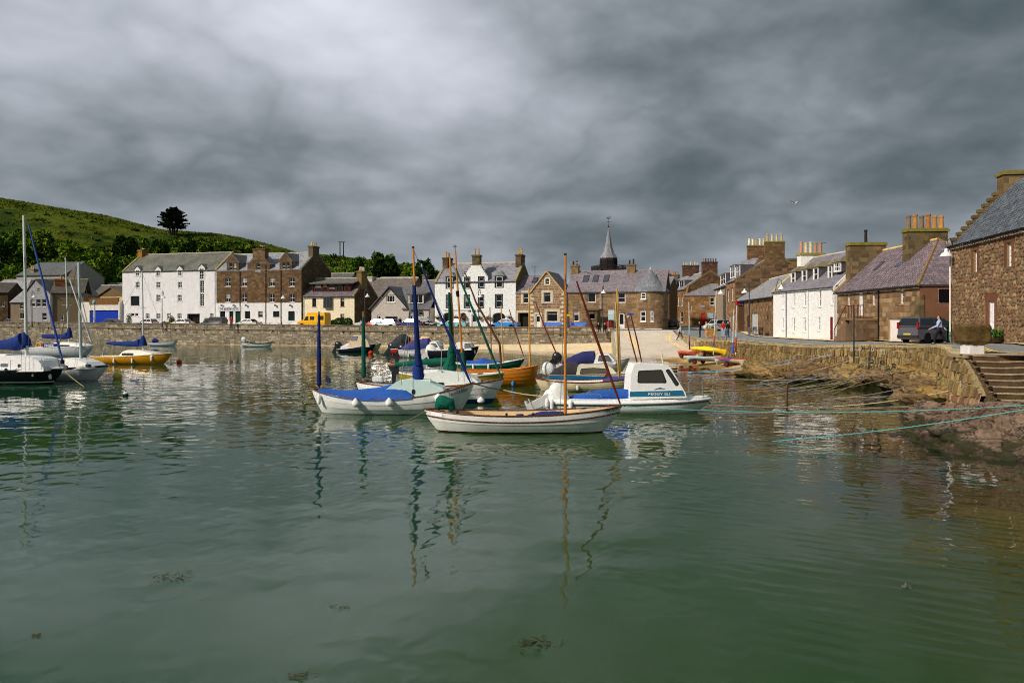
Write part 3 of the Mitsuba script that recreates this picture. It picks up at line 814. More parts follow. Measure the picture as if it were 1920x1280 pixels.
h.add('roof', join([slab([[-.3, -.4, h.eave - .1], [gm, -.4, zz + .1], [gm, 9, zz + .1], [-.3, 9, h.eave - .1]][::-1], .14), slab([[h.W + .3, -.4, h.eave - .1], [h.W + .3, 9, h.eave - .1], [gm, 9, zz + .1], [gm, -.4, zz + .1]], .14)]), (120, 96, 72), .3, 'slate')
h.add('gable_board', prism(Polygon([(0, h.eave), (h.W, h.eave), (gm, zz - .1)]), -.06, 0.02, 'xz'), (112, 92, 68), .2)
h = free('slate_roofed_house', 'long low slate roofed house behind the left end of the white warehouse', 178, 172, 300, 168, BASE, 548, 9, (130, 124, 112), 'matte', .2)
h.walls(side=rz(h, 532)); h.gable_roof(rz(h, 532), col=(112, 112, 114))
gar = row('garage', 'white garage with blue roller door under a planted roof terrace', 157.5, 229, 566, 7, (214, 212, 206), 'matte', .1, 7, 'garage', off=-.6)
x0, z0, x1, z1 = gar.rect(1075, 778, 1418, 940)
gar.holes.append(sbox(x0, BASE - .1, x1, z1)); gar.walls()
gar.add('door', join([box(x0, x1, .2, .26, BASE + i * .26, BASE + i * .26 + .245) for i in range(int((z1 - BASE) / .26))]), (24, 60, 172), .1, label='blue roller door')
gar.add('parapet', box(x0, x1, -.08, .25, z1 + 1.0, z1 + 2.1), (120, 84, 48), .3, label='brown timber terrace parapet')
gar.add('parapet_rail', box(x0 - .1, x1 + .1, -.12, .3, z1 + 2.1, z1 + 2.2), (84, 56, 36), .2)
w = row('white_warehouse', 'long white harled four storey building with small dormers', 229.4, 407, 508.6, 9.2, (222, 224, 228), 'matte', .15, 2, 'building')
WARE = w
w.sillcol = (210, 212, 214)
for x in ((165, 200), (350, 386), (545, 581)):
 w.win(x[0], 425, x[1], 480, 2, 4, sill=True)
for x in ((350, 388), (542, 580)):
 w.win(x[0], 540, x[1], 601, 2, 4)
w.win(120, 552, 198, 636, 1, 1, fcol=(60, 56, 54), glass=(8, 9, 10)); w.win(120, 706, 152, 732, 1, 1); w.win(157, 706, 188, 732, 1, 1)
for x in ((255, 290), (350, 388), (447, 480), (540, 578), (833, 866)):
 w.win(x[0], 708, x[1], 760, 2, 4)
for y in ((412, 522), (532, 642)):
 w.win(742, y[0], 780, y[1], 2, 6)
x0, z0, x1, z1 = w.rect(628, 710, 742, 800)
w.holes.append(sbox(x0, BASE, x1, z1))
w.add('garage_grille', join([box(x0 + i * .45, x0 + i * .45 + .05, .28, .33, BASE, z1) for i in range(int((x1 - x0) / .45) + 1)] + [box(x0, x1, .28, .33, BASE + 1.1, BASE + 1.18)]), (36, 40, 38), .2)
ridge = rz(w, 476.5)
for (a, b, c, d) in ((165, 318, 200, 374), (350, 318, 386, 374), (545, 315, 581, 372), (740, 302, 781, 402)):
 X0, Z0, X1, Z1 = w.rect(a, b, c, d)
 w.holes.append(sbox(X0 - .1, Z0 - .06, X1 + .1, w.eave + .1))
for (a, b, c, d) in ((165, 318, 200, 374), (350, 318, 386, 374), (545, 315, 581, 372), (740, 302, 781, 402)):
 X0, Z0, X1, Z1 = w.rect(a, b, c, d)
 w.dormer(X0 - .18, X1 + .18, Z0 - .1, Z1 + .12, -.06, 'gable', .55, 2, 4, (214, 216, 220), SLATE_M, win=(X0, Z0, X1, Z1), back=2.4, cheek=(190, 190, 190))
w.walls(side=ridge)
w.gable_roof(ridge, over=.08, col=SLATE_M, skew='lr', skewcol=(150, 138, 92), amt=.6, ends=(.05, -.05))
w.chimney(.0, .95, w.depth / 2 - .9, w.depth / 2 + .9, ridge - .9, rz(w, 468.5), 0, (150, 106, 50), m='matte', label='orange lichened gable chimney')
w.pipe(w.W - .4, BASE, w.eave, (220, 222, 226))
m = row('stone_hotel', 'brown stone four storey hotel with white ground floor and three gabled dormers', 407.4, 567, 507.5, 9.5, (106, 84, 64), 'masonry', .28, 2, 'hotel', off=-.25)
m.sillcol = (190, 186, 176)
for x in ((972, 1017), (1120, 1166), (1368, 1415), (1548, 1595)):
 m.win(x[0], 387, x[1], 464, 2, 2); m.win(x[0], 530, x[1], 607, 2, 2)
for (a, b, c, d, q, rr) in ((925, 688, 970, 765, 1, 1), (1008, 688, 1045, 770, 1, 4), (1148, 688, 1196, 772, 1, 5), (1268, 688, 1310, 741, 1, 3), (1402, 688, 1460, 741, 2, 3), (1538, 688, 1598, 772, 1, 5)):
 m.win(a, b, c, d, q, rr, fcol=(36, 60, 54), sill=d < 780 and b > 600, scol=(216, 216, 212), t=.1)
m.door(1062, 688, 1108, 800, (20, 56, 46), zb=BASE)
ridge = rz(m, 476.5)
zb = m.xz(1300, 613)[1]
gabs, dm = [], []
for (xa, xb, xm, zt, ze) in ((985, 1092, 1036, 180, 250), (1460, 1570, 1511, 165, 236)):
 X0, X1 = m.xz(xa, 300)[0], m.xz(xb, 300)[0]
 Xm, Zt = m.xz(xm, zt); Ze = m.xz(xm, ze)[1]
 gabs.append(Polygon([(X0, m.eave - .1), (X1, m.eave - .1), (X1, Ze), (Xm, Zt), (X0, Ze)])); dm.append((X0, X1, Xm, Zt, Ze))
X0, X1 = m.xz(1170, 300)[0], m.xz(1372, 300)[0]; xa, xb = m.xz(1222, 200)[0], m.xz(1326, 200)[0]; z3, z4 = m.xz(1270, 262)[1], m.xz(1270, 205)[1]
gabs.append(Polygon([(X0, m.eave - .1), (X1, m.eave - .1), (X1, z3), (xb, z4), (xa, z4), (X0, z3)]))
for (a, b, c, d) in ((1005, 252, 1034, 330), (1042, 252, 1070, 330), (1482, 245, 1513, 322), (1520, 245, 1550, 322)):
 m.win(a, b, c, d, 1, 2, sill=False)
m.win(1250, 255, 1286, 326, 1, 2, arch=True)
m.walls(gabs, side=ridge, band=(zb, (226, 226, 226), 'matte'))
m.gable_roof(ridge, over=.05, col=(148, 150, 158), skew='r', skewcol=(120, 116, 108), ends=(0, 0))
for (X0, X1, Xm, Zt, Ze) in dm + [(X0, X1, .5 * (xa + xb), z4 + .2, z3)]:
 yb = lambda z: (z - m.eave) / (ridge - m.eave) * m.depth / 2 + .3
 m.add('gable_roof', join([slab([[X0 - .15, .0, Ze - .05], [Xm, .0, Zt + .08], [Xm, yb(Zt), Zt + .08], [X0 - .15, yb(Ze), Ze - .05]][::-1], .12), slab([[X1 + .15, .0, Ze - .05], [X1 + .15, yb(Ze), Ze - .05], [Xm, yb(Zt), Zt + .08], [Xm, .0, Zt + .08]], .12),
 box(X0, X0 + .2, .32, yb(Ze), m.eave, Ze - .1), box(X1 - .2, X1, .32, yb(Ze), m.eave, Ze - .1)]), (110, 108, 106), .3, 'slate')
for (X0, X1, Xm, Zt, Ze) in dm:
 m.add('finial', tube([[Xm, .1, Zt], [Xm, .1, Zt + .9]], [.09, .02], 6), (60, 54, 46), .2, 'matte')
m.chimney(xa - .05, xb + .05, -.02, 1.1, z4 - .1, m.xz(1272, 132)[1], 0, (112, 92, 66)); k = m.k
X = m.W
m.chimney(X - .75, X + .12, m.depth / 2 - 1.4, m.depth / 2 + .6, ridge - 1.5, rz(m, 466), 3, (100, 90, 66), along='y', m='matte')
for x in (1107, 1338, 1475, 1662):
 xx, _ = m.xz(x, 400); m.pipe(xx, BASE, m.eave + (1 if x == 1338 else 0), (36, 36, 38), y=-.12)
m.add('end_gable', prism(Polygon([(0.05, BASE), (m.depth, BASE), (m.depth, m.eave), (m.depth / 2, ridge - .1), (0.05, m.eave)]), m.W + .003, m.W + .06, 'yz'), (92, 80, 58), .35, 'masonry')
for x, y in ((948, 634), (1056, 634), (1168, 634), (1430, 634), (1565, 634)):
 xx, zz = m.xz(x, y); m.add('flood_lamp', join([box(xx - .13, xx + .13, -.42, -.22, zz - .16, zz + .1), box(xx - .03, xx + .03, -.22, .02, zz - .02, zz + .04)]), (60, 62, 66), .1, 'matte')
x0, z0, x1, z1 = m.rect(915, 651, 1110, 684)
sg = thing('hotel_sign', 'long white sign board with dark blue capital letters over the hotel door', 'sign')
put(sg + '__board', m.w(join([box(x0, x1, -.16, -.04, z0, z1)])), 'matte', (226, 228, 230), .05)
put(sg + '__frame', m.w(prism(sbox(x0 - .05, z0 - .05, x1 + .05, z1 + .05).difference(sbox(x0, z0, x1, z1)), -.19, -.04, 'xz')), 'matte', (200, 204, 208), .05)
t = text('THE MARINE HOTEL', .42, .02, True); tv = t[0]; sx = (x1 - x0) * .9 / (tv[:, 0].max() - tv[:, 0].min())
put(sg + '__lettering', m.w((np.c_[x0 + (x1 - x0) * .05 + (tv[:, 0] - tv[:, 0].min()) * sx, -.165 - tv[:, 2], (z0 + z1) / 2 - .2 + tv[:, 1]], t[1])), 'matte', (40, 56, 110), 0)
c = row('cream_house', 'cream two storey house with a wide flat roofed brown dormer', 568.5, 664.3, 554.5, 8, (234, 222, 194), 'matte', .1, 3)
c.win(122, 570, 158, 648, 1, 2, fcol=(80, 50, 40), surround=(236, 224, 196)); c.win(376, 568, 412, 645, 1, 2, fcol=(80, 50, 40), surround=(236, 224, 196)); c.win(376, 712, 412, 790, 1, 2, fcol=(80, 50, 40), surround=(236, 224, 196))
c.door(262, 714, 288, 800, (150, 44, 34), zb=BASE)
x0, z0, x1, z1 = c.rect(235, 560, 298, 655)
c.add('oriel', join([box(x0, x1, -.5, 0, z0 - .12, z0), box(x0, x1, -.5, 0, z1, z1 + .12)] + [box(q, q + .07, -.5, -.43, z0, z1) for q in (x0, (x0 + x1) / 2 - .03, x1 - .07)]), (96, 92, 90), .2, label='projecting oriel window')
put(c.k + '__oriel__pane', c.w(box(x0 + .03, x1 - .03, -.46, -.1, z0 + .01, z1 - .01)), 'pane', (40, 48, 56), .1)
ridge = rz(c, 523)
c.walls(side=ridge); c.add('end_gable', prism(Polygon([(0.05, BASE), (c.depth, BASE), (c.depth, c.eave), (c.depth / 2, ridge - .1), (0.05, c.eave)]), c.W + .003, c.W + .06, 'yz'), (96, 82, 58), .35, 'masonry'); c.gable_roof(ridge, over=.3, col=(110, 104, 112), skew='r', skewcol=(132, 124, 92), ends=(.0, .1))
for (xa, xb) in ((140, 208), (214, 262), (266, 332), (338, 400), (408, 458)):
 X0, Z0, X1, Z1 = c.rect(xa, 440, xb, 514, .75); c.frame(c.k + '__dormer_window', X0, Z0, X1, Z1, .75, 1, 1, (92, 44, 34), .14)
X0, Z0, X1, Z1 = c.rect(132, 440, 465, 516, .75)
k = c.add('dormer', join([box(X0 - .1, X0, .72, 4, Z0, Z1), box(X1, X1 + .1, .72, 4, Z0, Z1), box(X0, X1, .7, .9, Z1 - .02, Z1 + .1), box(X0, X1, .72, 4, Z0 - .15, Z0), box(X0, X1, 1.2, 1.3, Z0, Z1)]), (84, 44, 34), .2)
put(k + '__roof', c.w(slab([[X0 - .5, .2, Z1 + .1], [X1 + .9, .2, Z1 + .1], [X1 + .5, 4.2, Z1 + .85], [X0 - .2, 4.2, Z1 + .85]], .16)), 'matte', (96, 100, 88), .4)
X = c.W
c.chimney(X - .75, X + .15, 2.2, 4.2, ridge - 1.8, rz(c, 511.5), 4, (122, 108, 66), along='y', m='matte', potcols=((196, 140, 110), (206, 190, 170)))
b = row('grey_gable_cottage', 'pinkish grey harled house with steep gable and dark garage', 696.6, 806, 577.5, 9, (184, 178, 170), 'matte', .1, 3)
ap = b.xz(822, 474); xr, zr = b.xz(988, 664)
b.win(786, 541, 868, 610, 3, 1, t=.15); b.door(706, 722, 742, 800, (232, 234, 234), zb=BASE + .2, glazed=(.3, .9))
x0, z0, x1, z1 = b.rect(780, 736, 890, 820); b.holes.append(sbox(x0, BASE, x1, z1))
b.add('garage_door', box(x0, x1, .35, .42, BASE, z1), (30, 34, 66), .15); b.add('garage_lining', box(x0 + .3, x1, .26, .30, BASE, z1 - .2), (24, 26, 40), .1)
b.win(1000, 690, 1046, 762, 1, 2, arch=True, surround=(40, 44, 46), sw=.12); b.win(1076, 690, 1119, 762, 1, 2, arch=True, surround=(40, 44, 46), sw=.12)
b.walls(gables=[(0, xr, ap[0], ap[1])])
ridge = rz(b, 538)
b.add('roof', join([slab([[-.3, -.3, b.eave - .25], [ap[0], -.3, ap[1] + .12], [ap[0], 9, ap[1] + .12], [-.3, 9, b.eave - .25]][::-1], .15), slab([[xr + .15, -.3, b.eave - .1], [xr + .1, 9, b.eave - .1], [ap[0], 9, ap[1] + .12], [ap[0], -.3, ap[1] + .12]], .15),
 slab([[xr - 1, -.3, b.eave - .2], [b.W + .1, -.3, b.eave - .2], [b.W - .2, 4.5, ridge], [ap[0] + .1, 4.5, ridge]], .15), slab([[b.W + .1, 9.3, b.eave], [xr, 9.3, b.eave], [ap[0], 4.5, ridge], [b.W - .2, 4.5, ridge]], .15)]), (104, 102, 106), .3, 'slate')
b.add('bargeboard', join([tube([[-.3, -.36, b.eave - .32], [ap[0], -.36, ap[1] + .02]], .09, 4), tube([[xr + .15, -.36, b.eave - .2], [ap[0], -.36, ap[1] + .02]], .09, 4)]), (50, 48, 48), .1, 'matte')
X0, Z0, X1, Z1 = b.rect(992, 534, 1118, 614, .7)
b.dormer(X0 - .1, X1 + .1, Z0 - .05, Z1 + .05, .7, 'flat', .5, 3, 1, (200, 198, 196), (88, 86, 82), win=(X0, Z0, X1, Z1), back=2.6, flat_over=.2)
b.pipe(b.W - .1, BASE, b.eave, (110, 100, 96))
for (nm, lb, pa, Da, pb, Db, ev, rg, dp, wc, rc) in (
 ('slate_house', 'slate roofed house behind the cream house dormer', 600, 150, 648, 149, 540, 514, 8, (128, 112, 92), (92, 92, 94)),
 ('slate_house', 'long brown slate roof between the cream house and the grey gable', 664, 152, 760, 148, 556, 523, 10, (128, 112, 92), (112, 104, 100)),
 ('slate_house', 'house with white edged pale hipped roof light behind the grey gable', 700, 172, 770, 170, 540, 521, 8, (168, 162, 150), (140, 142, 146)),
 ('slate_house', 'slate roofed house just left of the white inn', 781, 146, 822, 145, 556, 526, 8, (132, 118, 104), (112, 112, 122))):
 h = free(nm, lb, pa, Da, pb, Db, BASE, ev, dp, wc, 'matte', .2)
 h.win(h.W * .3, h.eave - 1.8, h.W * .3 + .9, h.eave - .5, local=True); h.walls(side=rz(h, rg)); h.gable_roof(rz(h, rg), col=rc)
 if pa == 664:
  h.chimney(.4, 1.5, 4, 5.2, rz(h, rg) - .5, rz(h, 519), 0, (190, 188, 182), m='matte')
h = free('stone_chimney_house', 'slate roofed house with lone stone chimney left of the inn', 735, 165, 800, 163, BASE, 545, 8, (110, 96, 78), 'masonry', .25)
h.walls(side=rz(h, 526)); h.hip(rz(h, 526), col=(86, 88, 96)); h.chimney(h.W * .68, h.W * .68 + 1.0, 3.6, 4.6, rz(h, 530), rz(h, 516), 0, (128, 112, 90))
s = row('white_inn', 'white harled inn with crow-stepped gable and black window margins', 815.4, 967, 529, 8.6, (230, 232, 234), 'matte', .11, 3, 'inn')
BLK = (34, 38, 38)
s.sillcol = BLK
for (x0, y0, x1, y1) in ((1495, 386, 1538, 478), (1622, 382, 1665, 474), (1332, 546, 1372, 652), (1494, 546, 1535, 652), (1621, 546, 1662, 652), (1774, 542, 1831, 652)):
 s.win(x0, y0, x1, y1, 1, 2, surround=BLK, sw=.14)
s.win(1308, 708, 1374, 800, 2, 1, fcol=BLK, arch=True, surround=BLK, sill=False, sw=.12); s.win(1465, 708, 1497, 812, 1, 2, fcol=BLK, surround=BLK, sill=False, arch=True, sw=.12)
s.door(1556, 712, 1602, 822, (200, 204, 206), zb=BASE + .15, glazed=(.45, .9), surround=BLK); s.win(1752, 708, 1850, 798, 2, 1, fcol=BLK, arch=True, surround=BLK, sill=False, sw=.12)
ridge = rz(s, 495)
IDW = [s.rect(*q) for q in ((1334, 384, 1384, 478), (1776, 378, 1834, 470))]
for X0, Z0, X1, Z1 in IDW:
 s.holes.append(sbox(X0 - .1, Z0 - .08, X1 + .1, s.eave + .1))
xa, xb = s.xz(1475, 370)[0], s.xz(1702, 380)[0]; xc, xd = s.xz(1560, 270)[0], s.xz(1628, 270)[0]; zt = s.xz(1595, 272)[1]; z0 = s.xz(1475, 372)[1]
n = 7
st = [(xa, s.eave - .1), (xb, s.eave - .1), (xb, z0)]
for i in range(n):
 st += [(xb + (xd - xb) * (i + 1) / n, z0 + (zt - z0) * i / (n - 1)), (xb + (xd - xb) * (i + 1) / n, z0 + (zt - z0) * min(i + 1, n - 1) / (n - 1))]
for i in range(n):
 st += [(xc + (xa - xc) * i / n, zt - (zt - z0) * i / (n - 1)), (xc + (xa - xc) * (i + 1) / n, zt - (zt - z0) * i / (n - 1))]
s.walls([Polygon(st).buffer(0)], side=ridge)
s.gable_roof(ridge, over=.1, col=(142, 144, 152), skew='lr', skewcol=(150, 142, 112), ends=(.05, .05), ridgecol=(206, 190, 150))
yb = lambda z: (z - s.eave) / (ridge - s.eave) * s.depth / 2 + .3
xm = .5 * (xc + xd)
s.add('gable_roof', join([slab([[xa + .2, .3, z0 - .1], [xm, .3, zt - .2], [xm, yb(zt), zt - .2], [xa + .2, yb(z0), z0 - .1]][::-1], .12), slab([[xb - .2, .3, z0 - .1], [xb - .2, yb(z0), z0 - .1], [xm, yb(zt), zt - .2], [xm, .3, zt - .2]], .12),
 box(xb - .3, xb - .1, .3, yb(z0), s.eave, z0 - .2), box(xa + .1, xa + .3, .3, yb(z0), s.eave, z0 - .2)]), (120, 120, 124), .3, 'slate')
for i in range(n):
 for q0, q1 in (((xb + (xd - xb) * i / n), (xb + (xd - xb) * (i + 1) / n)), ((xa + (xc - xa) * i / n), (xa + (xc - xa) * (i + 1) / n))):
  zz = z0 + (zt - z0) * i / (n - 1)
  s.add('step_stone', box(min(q0, q1) - .05, max(q0, q1) + .04, -.05, .36, zz + .002, zz + .09), (70, 72, 74), .2, 'matte')
s.chimney(xc + .02, xd - .02, 0, 1.0, zt - .1, s.xz(1595, 190)[1], 2, (98, 88, 64), m='masonry', ph=1.0)
for (qx, side) in ((0.05, 'l'), (s.W - .95, 'r')):
 s.chimney(qx, qx + .9, s.depth / 2 - 1.2, s.depth / 2 + 1.0, ridge - 1.2, rz(s, 484 if side == 'l' else 481), 3, (96, 82, 62), m='masonry', ph=.95, along='y')
for X0, Z0, X1, Z1 in IDW:
 s.dormer(X0 - .2, X1 + .2, Z0 - .14, Z1 + .14, -.04, 'hip', .75, 1, 2, (40, 42, 44), (128, 130, 136), win=(X0, Z0, X1, Z1), back=2.3)
s.add('side_gable_face', prism(Polygon([(0.2, BASE), (s.depth, BASE), (s.depth, s.eave), (s.depth / 2, ridge - .1), (0.2, s.eave)]), s.W + .002, s.W + .06, 'yz'), (104, 92, 62), .35, 'masonry')
s.add('cornice', box(s.xz(1305, 675)[0], s.xz(1540, 675)[0], -.12, 0, s.xz(1400, 680)[1], s.xz(1400, 672)[1]), (206, 206, 204), .05)
x0, z0_, x1, z1_ = s.rect(1518, 676, 1634, 696)
sg = thing('inn_sign', 'dark lettering of the inn name on the white wall over its door', 'sign')
t = text('The Ship Inn', .40, .03); tv = t[0]; sx = (x1 - x0) / (tv[:, 0].max() - tv[:, 0].min())
put(sg + '__lettering', s.w((np.c_[x0 + (tv[:, 0] - tv[:, 0].min()) * sx, -.03 - tv[:, 2], z0_ + tv[:, 1]], t[1])), 'matte', (40, 44, 52), 0)
for x, y in ((1258, 745), (1418, 745), (1500, 742), (1636, 748), (1712, 748), (1898, 745)):
 xx, zz = s.xz(x, y)
 hb = thing('hanging_basket', ['round hanging basket at the left corner of the white inn', 'orange flower basket between the inn windows', 'red flower basket left of the inn door', 'hanging basket right of the inn door', 'orange hanging basket left of the wide inn window', 'green hanging basket at the right end of the inn'][(1258, 1418, 1500, 1636, 1712, 1898).index(x)], 'flower basket', 'flower baskets on the white inn')
 rr = np.random.default_rng(x)
 put(hb + '__basket', s.w(ball((xx, -.35, zz - .1), .24, 8)), 'matte', (70, 60, 46), .2)
 fl = [ball((xx + rr.normal(0, .2), -.38 + rr.normal(0, .12), zz + rr.normal(0.03, .12)), rr.uniform(.06, .11), 5) for _ in range(34)]
 put(hb + '__foliage', s.w(join(fl[:22])), 'leaf', (70, 90, 40), .4); put(hb + '__flowers', s.w(join(fl[22:])), 'matte', ((196, 60, 40) if x in (1500, 1418) else (206, 140, 90)), .3)
 put(hb + '__bracket', s.w(tube([[xx, 0, zz + .5], [xx, -.35, zz + .45], [xx, -.35, zz + .1]], .02, 4)), 'matte', (30, 30, 30), 0)
g = row('gabled_stone_house', 'brown stone house with tall cream edged gable and arched attic window', 967.6, 1057.3, 548.5, 8, (182, 164, 134), 'matte', .15, 4)
g.sillcol = MARGIN
PINK = [(132, 104, 82), (146, 116, 90), (118, 94, 76), (154, 128, 100), (126, 100, 76), (140, 114, 94)]
xl, _ = g.xz(455, 700); ap = g.xz(601, 526)
for (x0, y0, x1, y1, cc, rr) in ((389, 716, 434, 805, 1, 2), (574, 712, 636, 801, 1, 3), (601, 882, 698, 974, 1, 3)):
 g.win(x0, y0, x1, y1, cc, rr, surround=MARGIN, sw=.34, split=.72 if rr == 3 else None)
g.win(588, 585, 623, 640, 1, 2, arch=True, surround=(228, 222, 206), sw=.15)
x0, z0, x1, z1 = g.rect(342, 893, 438, 1035)
g.holes.append(sbox(x0, BASE, x1, z1)); g.add('passage_wall', box(x0 + .02, x1 - .02, .9, 1.0, BASE, z1), (120, 104, 60), .25); k = g.add('passage_surround', prism(sbox(x0 - .25, BASE, x1 + .25, z1 + .35).difference(sbox(x0, BASE - 1, x1, z1)), -.03, .02, 'xz'), MARGIN, .15)
g.extra.append(sbox(x0 - .25, BASE, x1 + .25, z1 + .35))
g.door(501, 907, 546, 1030, (226, 226, 222), zb=BASE, glazed=(.5, .85)); X0, Z0, X1, Z1 = g.rect(490, 890, 556, 1030); g.add('door_surround', prism(sbox(X0, BASE, X1, Z1).difference(unary_union(g.holes)), -.028, .02, 'xz'), MARGIN, .15); g.extra.append(sbox(X0, BASE, X1, Z1))
g.walls([(xl, g.W, ap[0], ap[1])], stones=1)
for zz in np.arange(BASE, g.eave - .3, .62):
 for xx, d in ((xl, 1), (g.W, -1)):
  w_ = .55 if int(zz / .62) % 2 else .34
  q = sbox(min(xx, xx + d * w_), zz, max(xx, xx + d * w_), zz + .3)
  if not unary_union(g.extra).intersects(q):
   g.extra.append(q); g.add('quoin', prism(q, -.035, .02, 'xz'), jit(MARGIN, .05, g.rng), .2)
g.ashlar((.34, .42), (.55, 1.0), PINK, .03, gap=.07, maxparts=300)
ridge = rz(g, 515.5)
g.add('roof', join([slab([[-.1, -.15, g.eave - .05], [xl + .4, -.15, g.eave - .05], [ap[0], 4, ridge], [-.1, 4, ridge]], .14), slab([[xl - .15, -.12, g.eave - .15], [ap[0], -.12, ap[1] + .1], [ap[0], 8, ap[1] + .1], [xl - .15, 8, g.eave - .15]][::-1], .14),
 slab([[g.W + .15, -.12, g.eave - .15], [g.W + .15, 8, g.eave - .15], [ap[0], 8, ap[1] + .1], [ap[0], -.12, ap[1] + .1]], .14), slab([[xl, 8.1, g.eave], [-.1, 8.1, g.eave], [-.1, 4, ridge], [ap[0], 4, ridge]], .14)]), (126, 120, 126), .3, 'slate')
g.add('gable_coping', join([tube([[xl - .2, -.14, g.eave - .2], [ap[0], -.14, ap[1] + .08]], .1, 4), tube([[g.W + .2, -.14, g.eave - .2], [ap[0], -.14, ap[1] + .08]], .1, 4)]), (206, 178, 112), .2)
X0, X1 = g.xz(402, 600)[0], g.xz(436, 600)[0]; g.skylight(X0 + .5, X1 + .7, .52, .8, ridge, yr=4)
t = row('turret_house', 'long brown stone house with round conical roofed corner turret', 1062.5, 1215, 547, 8, (150, 124, 92), 'matte', .2, 4)
t.sillcol = (176, 150, 112)
TB = [(138, 114, 88), (126, 104, 80), (148, 124, 96), (114, 94, 74), (156, 134, 104), (132, 108, 78)]
for (x0, y0, x1, y1, cc, rr, sp) in ((839, 880, 893, 970, 1, 2, .72), (966, 713, 1042, 800, 1, 1, None), (976, 880, 1030, 965, 1, 2, .72), (1241, 714, 1309, 804, 1, 2, None)):
 t.win(x0, y0, x1, y1, cc, rr, split=sp, t=.1)
t.door(1246, 897, 1301, 1022, (232, 234, 234), zb=BASE, glazed=(.3, .92))
t.walls(side=rz(t, 510))
t.ashlar((.32, .44), (.55, 1.15), TB, .025, gap=.04)
ridge = rz(t, 509.5)
t.gable_roof(ridge, over=.18, col=(130, 124, 132), ends=(.05, 2.5), ridgecol=(150, 140, 140))
for (xa, xb) in ((905, 958), (995, 1046), (1093, 1143)):
 X0, X1 = t.xz(xa, 600)[0], t.xz(xb, 600)[0]; t.skylight(X0 - .1, X1 - .1, .44, .78, ridge)
for (xa, xb, pc) in ((812, 878, 2), (1322, 1390, 2)):
 X0, X1 = t.xz(xa, 500, 3.0)[0], t.xz(xb, 500, 3.0)[0]; t.chimney(X0, X1, 3.4, 4.5, ridge - .6, rz(t, 498), pc, (140, 118, 84), potcols=((50, 46, 44), (60, 50, 46)))
t.pipe(t.xz(1083, 800)[0], BASE, t.eave, (206, 206, 204)); t.pipe(t.xz(788, 800)[0], BASE, t.eave, (60, 56, 50))
TR = 2.55
cx, cy = t.W + .1, TR * .75
ce = t.w((np.array([[cx, cy, 0]]), np.zeros((0, 3), int)))[0][0]
tk = t.add('turret', (lathe([(TR, BASE - .6), (TR, t.eave + .05), (TR - .3, t.eave + .05)], 40, (cx, cy, 0))), (140, 112, 80), .2, 'matte', 30)
r = np.random.default_rng(5)
z = BASE
tw = []
for (x0, y0, x1, y1) in ((1452, 716, 1490, 768), (1449, 880, 1490, 970), (1537, 880, 1560, 970)):
 px = C(4)(.5 * (x0 + x1), .5 * (y0 + y1)); dx = (px[0] - 960) / F
 o = np.array([ce[0], ce[1]]); dd = np.array([dx, 1]) / math.hypot(dx, 1); bq = o @ dd; cq = o @ o - (TR + .03) ** 2
 hit = dd * (bq - math.sqrt(bq * bq - cq)); D = hit[1]
 za, zb = zat(C(4)(0, y1)[1], D), zat(C(4)(0, y0)[1], D); aa = math.atan2(hit[1] - o[1], hit[0] - o[0]) + math.pi / 2
 wd = (x1 - x0) / 4.8 / F * D / max(.45, abs(math.cos(aa)))
 ms = prism(sbox(-wd / 2, za, wd / 2, zb).difference(sbox(-wd / 2 + .09, za + .09, wd / 2 - .09, zb - .09)), -.05, .1, 'xz')
 ms = join([ms, box(-wd / 2, wd / 2, -.04, .1, (za + zb) / 2 - .05, (za + zb) / 2 + .05), box(-wd / 2 - .1, wd / 2 + .1, -.12, .1, za - .15, za)])
 wk = put(t.k + '__window', xf(ms, (hit[0], hit[1], 0), aa), 'matte', FRAME, .05)
 put(wk + '__pane', xf(box(-wd / 2 + .05, wd / 2 - .05, -.02, .02, za + .05, zb - .05), (hit[0], hit[1], 0), aa), 'pane', GLASS, .1)
 tw.append((math.atan2(hit[1] - o[1], hit[0] - o[0]), wd / TR / 2 + .05, za - .17, zb + .05))
while z < t.eave - .1:
 h = min(.38, t.eave - z)
 a = r.uniform(-3.4, -3.2)
 while a < .1:
  da = r.uniform(.22, .42)
  if not any(a + da > ta - th and a < ta + th and z + h > z0 and z < z1 for ta, th, z0, z1 in tw):
   q = np.linspace(a + .008, a + da - .008, 4)
   rr_ = TR + r.uniform(.012, .035)
   V = np.array([[R * math.cos(g_) + cx, R * math.sin(g_) + cy, zz] for zz in (z + .02, z + h - .02) for R in (TR - .05, rr_) for g_ in q])
   put(t.k + '__turret__stone', t.w(hull(V)), 'matte', jit(TB[int(r.integers(6))], .08, r), .35)
  a += da
 z += h
cz = rz(t, 508)
t.add('turret_roof', lathe([(TR + .3, t.eave - .05), (TR + .28, t.eave + .08), (TR * .5, t.eave + (cz - t.eave) * .52), (.12, cz), (.02, cz + .1)], 36, (cx, cy, 0)), (124, 126, 134), .3, 'slate', 30)
t.add('turret_finial', lathe([(.16, cz - .25), (.12, cz + .05), (.05, cz + .2), (.01, cz + .55)], 8, (cx, cy, 0)), (206, 210, 212), .1, 'matte', 40)
x0, z0, x1, z1 = t.rect(1328, 898, 1383, 914)
sg = thing('street_sign', 'small blue sign plate right of the white door on the turret house', 'sign'); put(sg + '__plate', t.w(box(x0, x1, -.09, -.05, z0, z1)), 'matte', (34, 84, 200), .05)
x, zq = t.xz(1335, 930)
put(thing('wall_lamp', 'small round wall lamp under the blue sign of the turret house', 'lamp') + '__globe', t.w(ball((x, -.15, zq), .13, 8)), 'matte', (220, 214, 196), .1)
